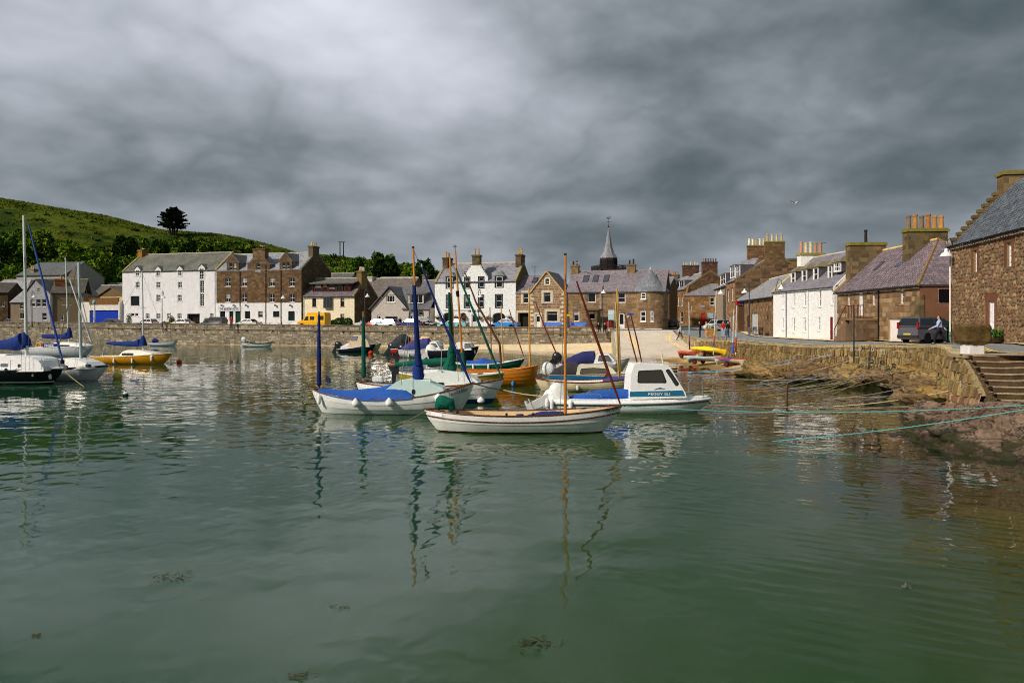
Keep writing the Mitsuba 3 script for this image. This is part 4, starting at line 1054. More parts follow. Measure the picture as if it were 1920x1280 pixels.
hut = House('stone_shelter', 'low dark stone shelter with flat slab roof in front of the turret house', on_front(1110) - WN * 4.0, on_front(1131) - WN * 4.0, 2.45, 5.2, 2.4, (108, 92, 70), 'masonry', .25, 4, 'shelter')
hut.holes.append(sbox(.55, 4.05, 1.3, 4.75)); hut.walls(); hut.add('roof_slab', box(-.25, hut.W + .25, -.3, 2.6, 5.2, 5.42), (96, 84, 62), .3, 'matte'); hut.add('sill', box(.45, 1.4, -.08, .1, 3.95, 4.05), (180, 170, 150), .1)
 # -- clock tower behind
tp = at(1141, HZ, 158)
ct = thing('clock_tower', 'tall slender clock tower with concave grey spire and weathercock', 'tower')
Z = lambda py: zat(py, 158)
o8 = lambda prof, n=8: xf(lathe(prof, n), (tp[0], tp[1], 0), math.pi / 8)
put(ct + '__shaft', o8([(1.5, 2), (1.5, Z(515)), (1.6, Z(510))]), 'masonry', (96, 80, 62), .3)
put(ct + '__belfry', o8([(1.72, Z(509)), (1.72, Z(484)), (1.5, Z(484))]), 'matte', (54, 46, 42), .3)
for i in range(8):
 a = math.pi / 8 + i * math.pi / 4 + math.pi / 8
 put(ct + '__belfry__louvre', xf(join([box(-.42, .42, -.05, .08, Z(502) + j * .22, Z(502) + j * .22 + .05) for j in range(7)] + [box(-.5, -.42, -.07, .08, Z(503), Z(487)), box(.42, .5, -.07, .08, Z(503), Z(487))]), (tp[0] + 1.62 * math.cos(a), tp[1] + 1.62 * math.sin(a), 0), a + math.pi / 2), 'matte', (40, 34, 32), .3)
put(ct + '__spire', o8([(1.86, Z(484.2)), (1.82, Z(483)), (1.15, Z(474)), (.72, Z(462)), (.42, Z(446)), (.06, Z(428)), (.05, Z(426))]), 'slate', (136, 140, 148), .35)
bal = [box(-2.7, 2.7, -2.7, 2.7, Z(509.5), Z(508))]
for i in range(4):
 for j in np.linspace(-2.6, 2.6, 9):
  bal.append(xf(box(j - .05, j + .05, -2.66, -2.58, Z(508), Z(499)), (0, 0, 0), i * math.pi / 2))
  if j < 2.5:
   bal.append(xf(tube([[j, -2.62, Z(507.5)], [j + .65, -2.62, Z(499.5)]], .04, 4), (0, 0, 0), i * math.pi / 2)); bal.append(xf(tube([[j + .65, -2.62, Z(507.5)], [j, -2.62, Z(499.5)]], .04, 4), (0, 0, 0), i * math.pi / 2))
 bal.append(xf(box(-2.7, 2.7, -2.7, -2.56, Z(499.3), Z(498)), (0, 0, 0), i * math.pi / 2))
put(ct + '__balcony', xf(join(bal), (tp[0], tp[1], 0), .25), 'matte', (44, 40, 38), .2)
wv = [tube([[0, 0, Z(428)], [0, 0, Z(404.5)]], [.05, .02], 5), ball((0, 0, Z(425)), .16, 8), tube([[-.5, 0, Z(416)], [.5, 0, Z(416)]], .03, 4), tube([[0, -.5, Z(416)], [0, .5, Z(416)]], .03, 4),
 prism([(-.45, Z(409)), (-.2, Z(408.5)), (0, Z(409.3)), (.2, Z(408)), (.25, Z(405.8)), (.42, Z(406.5)), (.32, Z(408)), (.25, Z(409.8)), (0, Z(410.6)), (-.25, Z(410)), (-.4, Z(406.3)), (-.52, Z(407))], -.03, .03, 'xz')]
put(ct + '__weathercock', xf(join(wv), (tp[0], tp[1], 0)), 'matte', (44, 46, 48), .1)
 # -- the street and the right-hand row
h = free('brown_house', 'dark brown house with slate roof in the lane behind the round turret', 1222, 134, 1255, 133, 2.5, 537, 9, (96, 76, 52), 'matte', .25, 4)
h.walls(side=rz(h, 522)); h.gable_roof(rz(h, 522), col=(128, 128, 134))
h = free('brown_house', 'far brown house with row of red chimney pots left of the street', 1224, 168, 1262, 166, 2.7, 530, 8, (100, 80, 56), 'matte', .25)
h.walls(side=rz(h, 522)); h.gable_roof(rz(h, 520), col=(96, 92, 92)); h.chimney(h.W * .1, h.W * .62, 3, 4.2, rz(h, 522), rz(h, 515), 5, (112, 96, 60), potcols=((170, 100, 66),)); h.chimney(h.W * .7, h.W * 1.05, 3, 4.2, rz(h, 522), rz(h, 517), 3, (112, 96, 60), potcols=((170, 100, 66),))
B = House('street_house', 'brown stone house with twin dormers and pale pots at the end of the street', at(1254, HZ, 172), at(1283.5, HZ, 156), 2.75, zat(543, 158), 10, (128, 96, 68), 'masonry', .25, 5)
for x in ((272, 288), (304, 320), (337, 352), (371, 386)):
 B.win(x[0], 650, x[1], 735, 1, 2)
for x in ((272, 298), (360, 386)):
 B.win(x[0], 790, x[1], 885, 1, 2)
B.door(320, 788, 334, 900, (40, 32, 28), zb=2.75)
ridge = zat(511, 160)
B.walls(side=ridge); B.gable_roof(ridge, over=.15, col=(128, 128, 136), skew='r', skewcol=(120, 104, 74))
for (xa, xb) in ((287, 328), (354, 393)):
 X0, Z0, X1, Z1 = B.rect(xa, 508, xb, 572, .8); B.dormer(X0 - .1, X1 + .1, Z0 - .1, Z1 + .05, .8, 'hip', .9, 2, 1, (210, 212, 214), (150, 152, 160), win=(X0, Z0, X1, Z1))
X = B.W
B.chimney(X - 1.0, X + .05, B.depth / 2 - 1.5, B.depth / 2 + 1.4, ridge - 1.5, zat(492, 156), 6, (96, 74, 56), along='y', potcols=((150, 140, 120), (90, 84, 78), (60, 56, 54)), m='masonry')
B.chimney(.2, 1.2, B.depth / 2 - 2.2, B.depth / 2 + 1.2, ridge - 1.5, zat(499, 172), 7, (96, 74, 56), along='y', potcols=((206, 200, 180), (190, 184, 160)), m='masonry')
B.add('gable_stone_band', prism(Polygon([(0.0, 2.7), (B.depth, 2.7), (B.depth, B.eave), (B.depth / 2, ridge - .15), (0.0, B.eave)]), X + .002, X + .05, 'yz'), (104, 80, 58), .3, 'masonry')
R = free('red_door_house', 'brown stone house with red door and slate roof facing down the street', 1284, 148, 1347, 146, 2.7, 553.5, 8, (140, 108, 74), 'masonry', .25, 5)
R.win(633, 664, 668, 730, 1, 2, surround=(176, 150, 112)); R.door(553, 802, 588, 886, (176, 40, 26), zb=2.72, label='red front door'); R.win(460, 725, 468, 775, 1, 2)
ridge = rz(R, 533)
R.walls(side=ridge); R.hip(ridge, hl=4.2, hr=.5, col=(132, 126, 132)); sgx = R.rect(540, 734, 586, 746)
sg = thing('street_sign', 'pale blue street name plate on the red door house', 'sign'); put(sg + '__plate', R.w(box(sgx[0], sgx[2], -.08, -.03, sgx[1], sgx[3])), 'matte', (150, 160, 200), .05)
x0, z0, x1, z1 = R.rect(608, 800, 664, 850)
sg = thing('notice_board', 'grey blue notice board on posts right of the red door', 'sign'); put(sg + '__board', R.w(box(x0, x1, -.6, -.5, z0, z1)), 'matte', (150, 166, 176), .1); put(sg + '__post', R.w(join([box(q, q + .08, -.58, -.52, 2.7, z0) for q in (x0 + .1, x1 - .2)])), 'matte', (70, 74, 78), .1)
G = House('grey_stone_house', 'grey rendered house with green door left of the tall stone gable', at(1340, HZ, 149), at(1362, HZ, 131.5), 2.4, zat(535, 131.5), 8, (140, 124, 106), 'matte', .15, 5)
G.door(745, 640, 762, 930, (30, 52, 40), zb=2.3); G.walls(side=zat(515, 145)); G.gable_roof(zat(515, 145), col=(128, 128, 136))
X0, Z0, X1, Z1 = G.rect(722, 448, 768, 548, .7); G.dormer(X0, X1, Z0, Z1, .7, 'hip', 1.2, 2, 2, (220, 222, 224), (150, 152, 160))
Tn = House('tall_stone_house', 'tall dark stone house whose broad blank gable carries two pot-lined chimneys', at(1362, HZ, 131), at(1378.5, HZ, 121), 2.1, zat(526, 121), 12, (112, 90, 68), 'matte', .25, 5)
Tn.win(784, 588, 802, 700, 1, 2, scol=(150, 120, 90)); Tn.win(822, 570, 838, 690, 1, 2, scol=(150, 120, 90)); Tn.win(800, 820, 814, 960, 1, 2); Tn.door(828, 820, 842, 965, (226, 222, 214), zb=2.1)
ridge = 13.6
Tn.walls(side=ridge)
Tn.gable_roof(ridge, over=.12, col=(128, 128, 138), skew='r', skewcol=(116, 96, 66), ends=(.1, .02))
gp = Polygon([(0, 2.2), (12, 2.2), (12, Tn.eave), (6, ridge - .1), (0, Tn.eave)])
TD = [(100, 80, 60), (88, 70, 54), (114, 92, 68), (80, 64, 50), (122, 100, 76)]
Tn.ashlar((.42, .56), (.7, 1.3), TD, .03, gap=.05, plane='right', poly=gp.intersection(sbox(-1, 5.2, 13, 20)))
Tn.ashlar((.3, .42), (.5, 1.0), [(136, 104, 76), (122, 92, 66), (148, 114, 84)], .02, gap=.03, maxparts=120)
X = Tn.W
for (xa, xb) in ((810, 850), (858, 896)):
 X0, Z0, X1, Z1 = Tn.rect(xa, 372, xb, 486, .9); Tn.dormer(X0, X1, Z0, Z1, .9, 'hip', 1.1, 2, 2, (222, 224, 226), (150, 152, 160))
Tn.chimney(X - 1.0, X + .06, 4.4, 7.2, ridge - 1.6, zat(455, 121), 4, (112, 90, 64), along='y', ph=1.1, pr=.2, potcols=((214, 196, 150), (200, 176, 130)), m='masonry', capcol=(120, 112, 60))
Tn.chimney(.2, 1.3, 3.2, 6.6, ridge - 1.6, zat(463, 131), 6, (112, 84, 64), along='y', ph=1.1, pr=.2, potcols=((226, 214, 180), (196, 156, 90), (166, 104, 64), (200, 180, 130)), m='masonry', capcol=(120, 112, 60))
S = House('slate_shed', 'low stone shed with long slate roof and brown timber doors', at(1381, HZ, 118.5), at(1449.5, HZ, 92.7), 2.0, zat(559, 104), 9.5, (122, 100, 72), 'masonry', .25, 5)
S.door(880, 730, 940, 985, (74, 48, 34), zb=2.0, panel=True, label='brown boarded shed doors'); S.door(1002, 800, 1062, 1000, (168, 172, 170), zb=2.0, panel=False, name='shutter', label='pale grey shutter'); S.door(962, 826, 980, 985, (60, 48, 40), zb=2.0)
S.win(1006, 690, 1018, 716, 1, 1, sill=False, fcol=(60, 50, 44)); S.win(1058, 684, 1070, 712, 1, 1, sill=False, fcol=(60, 50, 44))
S.walls(side=9.7); S.gable_roof(9.7, over=.35, col=(134, 136, 140), ends=(.2, .05)); S.pipe(S.xz(990, 800)[0], 2, S.eave, (110, 130, 140))
x0, z0, x1, z1 = S.rect(880, 684, 936, 720)
sg = thing('shop_sign', 'red and blue sign board above the brown shed doors', 'sign'); put(sg + '__board', S.w(box(x0, (x0 + x1) / 2, -.14, -.04, z0, z1)), 'matte', (190, 36, 36), .05); put(sg + '__panel', S.w(box((x0 + x1) / 2 + .005, x1, -.14, -.04, z0, z1)), 'matte', (40, 56, 140), .05)
h = free('brown_flat_roof_house', 'brown flat roofed building between the tall gable and the white house chimney', 1470, 128, 1500, 126, 2.1, 488, 8, (104, 82, 48), 'matte', .2)
h.walls(); h.add('roof', box(-.2, h.W + .2, -.2, 8.2, h.eave, h.eave + .3), (90, 84, 70), .3); h.chimney(2, 2.5, 1, 1.5, h.eave, h.eave + .9, 1, (60, 56, 52), m='matte')
Wh = House('white_house', 'long bright white harled house with slate cheeked dormers on the right', (28.05, 86.3), (28.6, 71.0), 2.02, 6.86, 7.8, (234, 235, 235), 'matte', .10, 5)
Wh.sillcol = (222, 222, 220)
for (x0, y0, x1, y1) in ((1281, 640, 1297, 760), (1377, 630, 1397, 745), (1474, 620, 1495, 740), (1606, 602, 1630, 742), (1718, 590, 1742, 718), (1279, 845, 1296, 950), (1373, 842, 1393, 970), (1468, 840, 1490, 968), (1600, 838, 1622, 958)):
 Wh.win(x0, y0, x1, y1, 1, 2, recess=.09, glass=(52, 56, 60))
Wh.door(1711, 836, 1736, 1048, (120, 30, 24), zb=2.05, recess=.06, label='dark red door')
ridge = 10.35
Wh.walls(side=ridge); Wh.gable_roof(ridge, over=.12, col=(122, 120, 126), ends=(.0, -.3), skew='l', skewcol=(190, 176, 120))
for (x0, y0, x1, y1, cc) in ((1356, 428, 1394, 550, 1), (1455, 406, 1497, 530, 1), (1556, 386, 1600, 518, 1), (1688, 368, 1724, 496, 1), (1742, 340, 1802, 432, 3)):
 X0, Z0, X1, Z1 = Wh.rect(x0, y0, x1, y1, .9)
 Wh.dormer(X0, X1, Z0, Z1, .9, 'hip', .55, cc, 2, (222, 222, 220), (122, 116, 84), back=2.6)
Wh.chimney(-.05, 1.0, 2.6, 5.2, ridge - 1.2, zat(477.5, 86), 5, (232, 232, 228), along='y', m='matte', ph=1.15, pr=.2, potcols=((200, 172, 124), (182, 136, 104), (212, 196, 156)), capcol=(150, 140, 80))
for x in (1322, 1520):
 Wh.pipe(Wh.xz(x, 800)[0], 2.1, Wh.eave, (120, 124, 130) if x == 1322 else (224, 224, 222))
Wh.add('verge_pipe', tube([[Wh.W - .05, -.12, 2.1], [Wh.W - .05, -.12, Wh.eave], [Wh.W - .1, 2.2, Wh.eave + 2.2]], .07, 6), (232, 232, 230), .05)
 # -- stone house with the hipped purple roof
V = House('purple_roofed_house', 'brown stone house with hipped purple slate roof and big chimney', (28.1, 69.4), (27.4, 54.0), 2.15, 6.25, 7.4, (150, 118, 84), 'matte', .25, 6)
V.sillcol = (150, 124, 92)
for (x0, y0, x1, y1) in ((105, 896, 119, 970), (270, 882, 286, 966), (457, 865, 477, 958), (264, 1068, 281, 1154)):
 V.win(x0, y0, x1, y1, 1, 2, recess=.07)
V.door(182, 886, 206, 1036, (226, 226, 226), recess=.06, label='white upper door'); V.door(80, 1066, 116, 1215, (228, 224, 222), zb=2.15, recess=.06, label='white lower door by the stair'); V.door(375, 1054, 462, 1218, (230, 222, 220), zb=2.2, panel=False, label='wide white door')
V.walls()
VB = [(138, 112, 86), (124, 100, 76), (152, 126, 96), (112, 90, 70), (160, 136, 104), (132, 106, 76)]
V.ashlar((.30, .42), (.45, 1.05), VB, .03, gap=.03)
hr = 5.3
rzv = 9.86
slm = []
def slates(h, quad, rows, wdt, col, key, n=None, lift=.03, region=None):
 """real slates laid in courses on a planar quad (p0 p1 along the eave, p3 p2 above)"""
 p0, p1, p2, p3 = [np.asarray(q, float) for q in quad]
 nn = np.cross(p1 - p0, p3 - p0); nn /= np.linalg.norm(nn)
 rr = h.rng
 groups = {0: [], 1: [], 2: [], 3: []}
 for i in range(rows):
  a, b = p0 + (p3 - p0) * i / rows, p1 + (p2 - p1) * i / rows
  a2, b2 = p0 + (p3 - p0) * (i + 1.25) / rows, p1 + (p2 - p1) * (i + 1.25) / rows
  L = np.linalg.norm(b - a)
  k = max(int(L / wdt), 1)
  off = .5 * (i % 2)
  for j in range(k + 1):
   qa, qb = max((j - off) / k, 0), min((j + 1 - off) / k, 1)
   if qb - qa < .15 / k:
    continue
   u0, u1 = a + (b - a) * (qa + .004), a + (b - a) * (qb - .004)
   v0, v1 = a2 + (b2 - a2) * (qa + .004), a2 + (b2 - a2) * (qb - .004)
   l = lift * rr.uniform(.7, 1.5)
   groups[int(rr.integers(4))].append((np.array([u0 + nn * l, u1 + nn * l * rr.uniform(.7, 1.2), v1 + nn * .005, v0 + nn * .005, u0 - nn * .01, u1 - nn * .01]), np.array([[0, 1, 2], [0, 2, 3], [4, 5, 1], [4, 1, 0]])))
 for gi, ms in groups.items():
  h.add(key, join(ms), np.asarray(col) * (.91 + .06 * gi) + [0, 0, 2], .35, 'matte', kind='stuff')
zz = V.eave + .05
o = .22
P = lambda x, y, z: [x, y, z]
A, Bq, Cq, Dq = P(-.1, -o, zz), P(V.W + o, -o, zz), P(V.W + o, V.depth + o, zz), P(-.1, V.depth + o, zz)
E, Gq = P(-.1, 3.7, rzv), P(V.W - hr, 3.7, rzv)
V.add('roof', join([slab([A, Bq, Gq, E], .14), slab([Cq, Dq, E, Gq], .14), slab([Bq, Cq, Gq], .14)]), (98, 88, 94), .3, 'matte')
slates(V, (A, Bq, Gq, E), 22, .36, (122, 110, 116), 'roof__slate')
slates(V, (Bq, Cq, Gq, Gq), 22, .36, (122, 110, 116), 'roof__slate')
V.add('roof__ridge', join([tube([E, np.array(Gq)], .12, 6)]), (214, 186, 120), .3); V.add('roof__hip', join([tube([Bq, Gq], .11, 6), tube([Cq, Gq], .11, 6)]), (132, 108, 70), .3)
V.add('roof__gutter', tube([P(-.1, -o - .06, zz - .1), P(V.W + o, -o - .06, zz - .1)], .07, 6), (40, 40, 42), .1)
for (xa, xb, q0, q1) in ((268, 330, .42, .62), (418, 480, .42, .64)):
 xm = V.xz(.5 * (xa + xb), 700, 1.8)[0]; V.skylight(xm - .35, xm + .35, q0, q1, rzv, yr=3.7)
V.chimney(V.W - 7.3, V.W - 6.3, 2.0, 4.9, 7.8, zat(432, 60.3), 6, (106, 92, 68), along='y', m='masonry', ph=1.0, pr=.2, potcols=((190, 136, 72), (178, 120, 66), (196, 174, 134), (146, 122, 98)), capcol=(128, 122, 56), label='broad lichened chimney with six pots')
V.chimney(-.55, .55, .9, 3.9, 6.6, zat(459, 69.5), 1, (114, 96, 70), along='y', m='masonry', ph=1.3, potcols=((40, 38, 38),), capcol=(132, 124, 60), label='broad gable chimney with one dark pot')
V.add('gable_slope', slab([[-.45, -.2, 6.4], [.35, -.2, 6.4], [.35, 2.6, 9.0], [-.45, 2.6, 9.0]], .4), (128, 104, 64), .4, 'matte')
V.add('end_wall', box(V.W + .003, V.W + .05, -.02, V.depth, 2.2, 6.22), (124, 86, 62), .2)
ew = V.w((np.array([[V.W + .05, 0, 0], [V.W + .05, V.depth, 0]]), np.zeros((0, 3), int)))[0]
px0 = [C(6)(707, 857), C(6)(787, 955)]
dx = [(p[0] - 960) / F for p in px0]
yy = [ (ew[0, 0] - d * ew[0, 1]) / (d * (ew[1, 1] - ew[0, 1]) - (ew[1, 0] - ew[0, 0])) * V.depth for d in dx]
Dw = ew[0, 1]
za, zb = zat(px0[1][1], Dw), zat(px0[0][1], Dw)
ms = lambda y0, y1, z0, z1, a, b_: (lambda m: (np.c_[V.W + .05 - m[0][:, 1], m[0][:, 0], m[0][:, 2]], m[1]))(box(y0, y1, -b_, -a, z0, z1))
fr = join([ms(yy[0], yy[1], zb - .09, zb, 0, .1), ms(yy[0], yy[1], za, za + .09, 0, .1), ms(yy[0], yy[0] + .09, za, zb, 0, .1), ms(yy[1] - .09, yy[1], za, zb, 0, .1), ms(yy[0], yy[1], .5 * (za + zb) - .05, .5 * (za + zb) + .05, 0, .11), ms(.5 * sum(yy) - .03, .5 * sum(yy) + .03, za, zb, 0, .08), ms(yy[0] - .15, yy[1] + .15, za - .2, za - .06, 0, .2)])
wk = V.add('window', (np.c_[2 * (V.W + .05) - fr[0][:, 0], fr[0][:, 1:]], fr[1]), FRAME, .05, 'matte')
put(wk + '__pane', V.w(box(V.W + .055, V.W + .075, yy[0] + .05, yy[1] - .05, za + .05, zb - .05)), 'pane', GLASS, .1)
V.add('corner_pier', join([box(V.W - 1.15, V.W + .12, -.10, .25, 2.2, 5.0), prism([(-.1 - .0, 5.0), (.25, 5.0), (.25, 5.7), (.1, 5.6)], V.W - 1.15, V.W + .12, 'yz')]), (112, 92, 68), .4, 'masonry')
stx0, stx1 = V.xz(14, 1100, -1.1)[0], V.xz(208, 1100, -1.1)[0]
land = 4.05
xl = V.xz(90, 1000, -1.1)[0]
n = 9
ms_ = [box(xl, stx1 + .15, -1.15, -.02, 2.0, land)]
fs = V.add('stair_block', join([box(xl + .95, stx1 + .15, -1.15, -.02, 2.0, land)]), (112, 90, 66), .4, 'masonry')
for i in range(n):
 xx = stx0 + (xl - stx0) * i / n
 V.add('stair_step', box(xx, xx + (xl - stx0) / n - .01, -1.1, -.05, 2.0, 2.15 + (land - 2.15) * (i + 1) / n), (122, 100, 76), .3, 'matte')
V.add('stair_landing', box(xl - .1, stx1 + .2, -1.2, -.03, land - .14, land), (130, 108, 82), .3, 'matte')
rl = [tube([[stx0, -1.1, 2.1 + 1.0], [xl, -1.1, land + 1.0], [stx1 + .1, -1.1, land + 1.0]], .035, 5), tube([[stx0, -1.1, 2.1], [stx0, -1.1, 3.1]], .035, 5)]
for i in range(7):
 xx = xl + (stx1 + .1 - xl) * i / 6; rl.append(tube([[xx, -1.1, land], [xx, -1.1, land + 1.0]], .022, 4))
V.add('stair_railing', join(rl), (84, 40, 36), .2, 'matte')
V.pipe(stx1 + .3, 2.1, V.eave, (30, 30, 30), .05, -.1)
 # -- the rubble house on the right edge
Zh = House('rubble_house', 'big reddish rubble stone house with crow-stepped slate roof at the right edge', (27.4, 50.0), (22.84, 26.0), 2.62, 8.47, 6.6, (134, 110, 82), 'matte', .25, 6, off=0)
Zh.sillcol = (120, 92, 66)
for (x0, y0, x1, y1) in ((944, 604, 969, 748), (1166, 552, 1199, 712)):
 k_ = Zh.win(x0, y0, x1, y1, 2, 4, recess=.12, t=.08)
 X0, Z0, X1, Z1 = Zh.rect(x0, y0, x1, y1)
 for q in (sbox(X0 - .32, Z0 - .05, X0 - .003, Z1 + .02), sbox(X1 + .003, Z0 - .05, X1 + .3, Z1 + .02), sbox(X0 - .4, Z1 + .021, X1 + .4, Z1 + .35)):
  Zh.extra.append(q); Zh.add('dressed_stone', prism(q, -.03, .05, 'xz'), jit((110, 76, 56), .06), .3)
X0, Z0, X1, Z1 = Zh.rect(1046, 940, 1085, 1150)
Zh.door(X0, 2.7, X1, Z1, (232, 234, 236), local=True, zb=2.7, recess=.10, label='white plank door')
for q in (sbox(X0 - .4, 2.6, X0 - .003, Z1), sbox(X1 + .003, 2.6, X1 + .35, Z1), sbox(X0 - .5, Z1 + .003, X1 + .45, Z1 + .45)):
 Zh.extra.append(q); Zh.add('dressed_stone', prism(q, -.03, .05, 'xz'), jit((120, 78, 60), .06), .3)
for xq in (13.2, 17.0, 20.6):
 Zh.win(xq, 5.6, xq + .95, 7.4, 2, 4, local=True, recess=.28); Zh.win(xq, 3.2, xq + .95, 4.8, 2, 4, local=True, recess=.28)
ridge = 12.35
Zh.walls(side=ridge)
from scipy.spatial import Voronoi
rv = np.random.default_rng(21)
def rubble(P, cut, sx, sz, gap, rg, maxn=4000, rnd=.05):
 x0, z0, x1, z1 = P.bounds
 pts = []
 z = z0 - sz
 i = 0
 while z < z1 + sz:
  x = x0 - sx + (i % 2) * sx * .5
  while x < x1 + sx:
   pts.append((x + rg.normal(0, sx * .17), z + rg.normal(0, sz * .2)))
   x += sx * rg.uniform(.55, 1.5)
  z += sz * rg.uniform(.8, 1.2); i += 1
 v = Voronoi(np.array(pts))
 out = []
 for reg in v.point_region:
  ix = v.regions[reg]
  if -1 in ix or len(ix) < 4:
   continue
  g = Polygon(v.vertices[ix]).buffer(-gap, join_style=2)
  if g.is_empty or not P.intersects(g):
   continue
  g = g.buffer(-rnd).buffer(rnd, quad_segs=1).intersection(P)
  if cut is not None and cut.intersects(g):
   g = g.difference(cut)
  for q in getattr(g, 'geoms', [g]):
   if q.geom_type == 'Polygon' and q.area > sx * sz * .12:
    out.append(q.simplify(.02))
 return out
RT = [(128, 104, 80), (118, 96, 74), (140, 114, 86), (112, 92, 72), (148, 124, 94), (130, 98, 76), (124, 106, 84), (152, 130, 98), (118, 90, 72)]
near = sbox(0, 2.5, 11.2, 9.0)
cut = unary_union(Zh.holes + Zh.extra).buffer(.02)
Zh.pieces([q for q in rubble(Zh.outline.intersection(near), cut, .32, .22, .02, rv)], RT, .055, 300, bev=.03)
for _i in range(0):
 pass
far_st = rubble(Zh.outline.intersection(sbox(11.2, 2.5, 30, 9)), cut, .6, .4, .03, rv)
Zh.pieces(far_st, RT, .05, 0, bev=.04)
yr = Zh.depth / 2
q0, q1, q2, q3 = [0.32, -.12, Zh.eave + .06], [Zh.W, -.12, Zh.eave + .06], [Zh.W, yr, ridge], [0.32, yr, ridge]
Zh.add('roof', join([slab([q0, q1, q2, q3], .14), slab([[Zh.W, Zh.depth + .1, Zh.eave], [.32, Zh.depth + .1, Zh.eave], q3, q2], .14)]), (70, 74, 80), .3, 'matte')
slates(Zh, (q0, [11.5, -.12, q0[2]], [11.5, yr, ridge], q3), 26, .30, (96, 104, 112), 'roof__slate', lift=.028)
slates(Zh, ([11.5, -.12, q0[2]], q1, q2, [11.5, yr, ridge]), 13, .6, (96, 104, 112), 'roof__slate')
Zh.add('roof__gutter', tube([[0, -.26, Zh.eave - .02], [Zh.W, -.26, Zh.eave - .02]], .08, 6), (24, 25, 28), .1)
for i in range(1):
 dots = [ball((xx, -.20, Zh.eave - .16), .04, 5) for xx in np.arange(.1, 14, .33)]
fl = thing('string_lights', 'string of white bulbs under the eaves of the rubble house', 'lights')
put(fl + '__wire', Zh.w(tube([[0, -.2, Zh.eave - .11], [14, -.2, Zh.eave - .11]], .012, 4)), 'matte', (30, 30, 30), 0)
for d_ in dots:
 put(fl + '__bulb', Zh.w(d_), 'matte', (236, 236, 232), 0)
ns = 9
k_ = Zh.add('skew', slab([[-.04, -.15, Zh.eave + .12], [.30, -.15, Zh.eave + .12], [.30, yr, ridge + .12], [-.04, yr, ridge + .12]], .34), (134, 112, 74), .4, 'matte')
for i in range(ns):
 q = (i + .3) / (ns + .6)
 y_, z_ = -.1 + (yr - .5) * q, Zh.eave + .1 + (ridge - Zh.eave) * (yr - .5) / yr * q
 Zh.add('crow_step', join([box(-.14, .34, y_ - .06, y_ + .40, z_ + .16, z_ + .36), box(-.06, .3, y_, y_ + .34, z_ - .3, z_ + .16)]), jit((104, 88, 58), .1), .5, 'matte')
Zh.chimney(-.06, .95, yr - .75, yr + 1.6, ridge - 1.4, zat(330, 49.6), 0, (124, 104, 72), m='masonry', capcol=(122, 114, 66), label='lichened gable chimney')
Zh.pipe(.02, 2.7, Zh.eave - .1, (226, 222, 214), .06, -.14)
 # -- the right-hand harbour wall, built of upright stones
rw = thing('right_quay_wall', 'rough harbour wall of upright brown stones curving round to the steps', 'wall')
RP = np.vstack([RIGHT[1:], [(19.55, 33.1)]])
seg = np.linalg.norm(np.diff(RP, axis=0), axis=1)
cum = np.r_[0, np.cumsum(seg)]
sf = np.linspace(0, cum[-1], 400)
PX, PY = np.interp(sf, cum, RP[:, 0]), np.interp(sf, cum, RP[:, 1])
k5 = np.ones(21) / 21
PX, PY = np.convolve(np.pad(PX, 10, mode='edge'), k5, 'valid'), np.convolve(np.pad(PY, 10, mode='edge'), k5, 'valid')
TX, TY = np.gradient(PX), np.gradient(PY)
tl = np.hypot(TX, TY); TX, TY = TX / tl, TY / tl
NX, NY = TY, -TX
TOPZ = deck_z(PX, PY) + .02
TOPZ = np.where(sf > cum[-1] - 2.1, TOPZ - (sf - cum[-1] + 2.1) * .78, TOPZ)
TOT = cum[-1]
def wp(s, out, z):
 return np.array([np.interp(s, sf, PX) + np.interp(s, sf, NX) * out, np.interp(s, sf, PY) + np.interp(s, sf, NY) * out, z])
def wtop(s):
 return float(np.interp(s, sf, TOPZ))
def batter(z, top):
 return .30 * (1 - z / top)
rows = []
for q, o in ((0, 1), (.25, 1), (.5, 1), (.75, 1), (1, 1)):
 z = -1.0 + (TOPZ - .05 + 1.0) * q
 off = .30 * (1 - np.clip(z, -.5, 3) / TOPZ) + .0
 wob = .05 * (meshkit.noise(np.stack([PX * 2, PY * 2, z * 2], -1), 3) - .5)
 rows.append(np.stack([PX + NX * (off + wob), PY + NY * (off + wob), z], -1))
rows.append(np.stack([PX - NX * .6, PY - NY * .6, TOPZ - .05], -1))
put(rw + '__mortar', grid(np.stack(rows)), 'matte', (154, 138, 102), .6)
r = np.random.default_rng(8)
WT = [(126, 108, 72), (138, 118, 80), (110, 94, 64), (148, 130, 90), (124, 102, 70), (104, 90, 64), (150, 126, 84), (116, 92, 66)]
PT = [(132, 100, 78), (146, 116, 92), (118, 88, 66), (156, 128, 100)]
st = []
zrow = [0, .52, 1.02, 1.5, 1.98, 2.5]
zc = 2.6
lev = 0
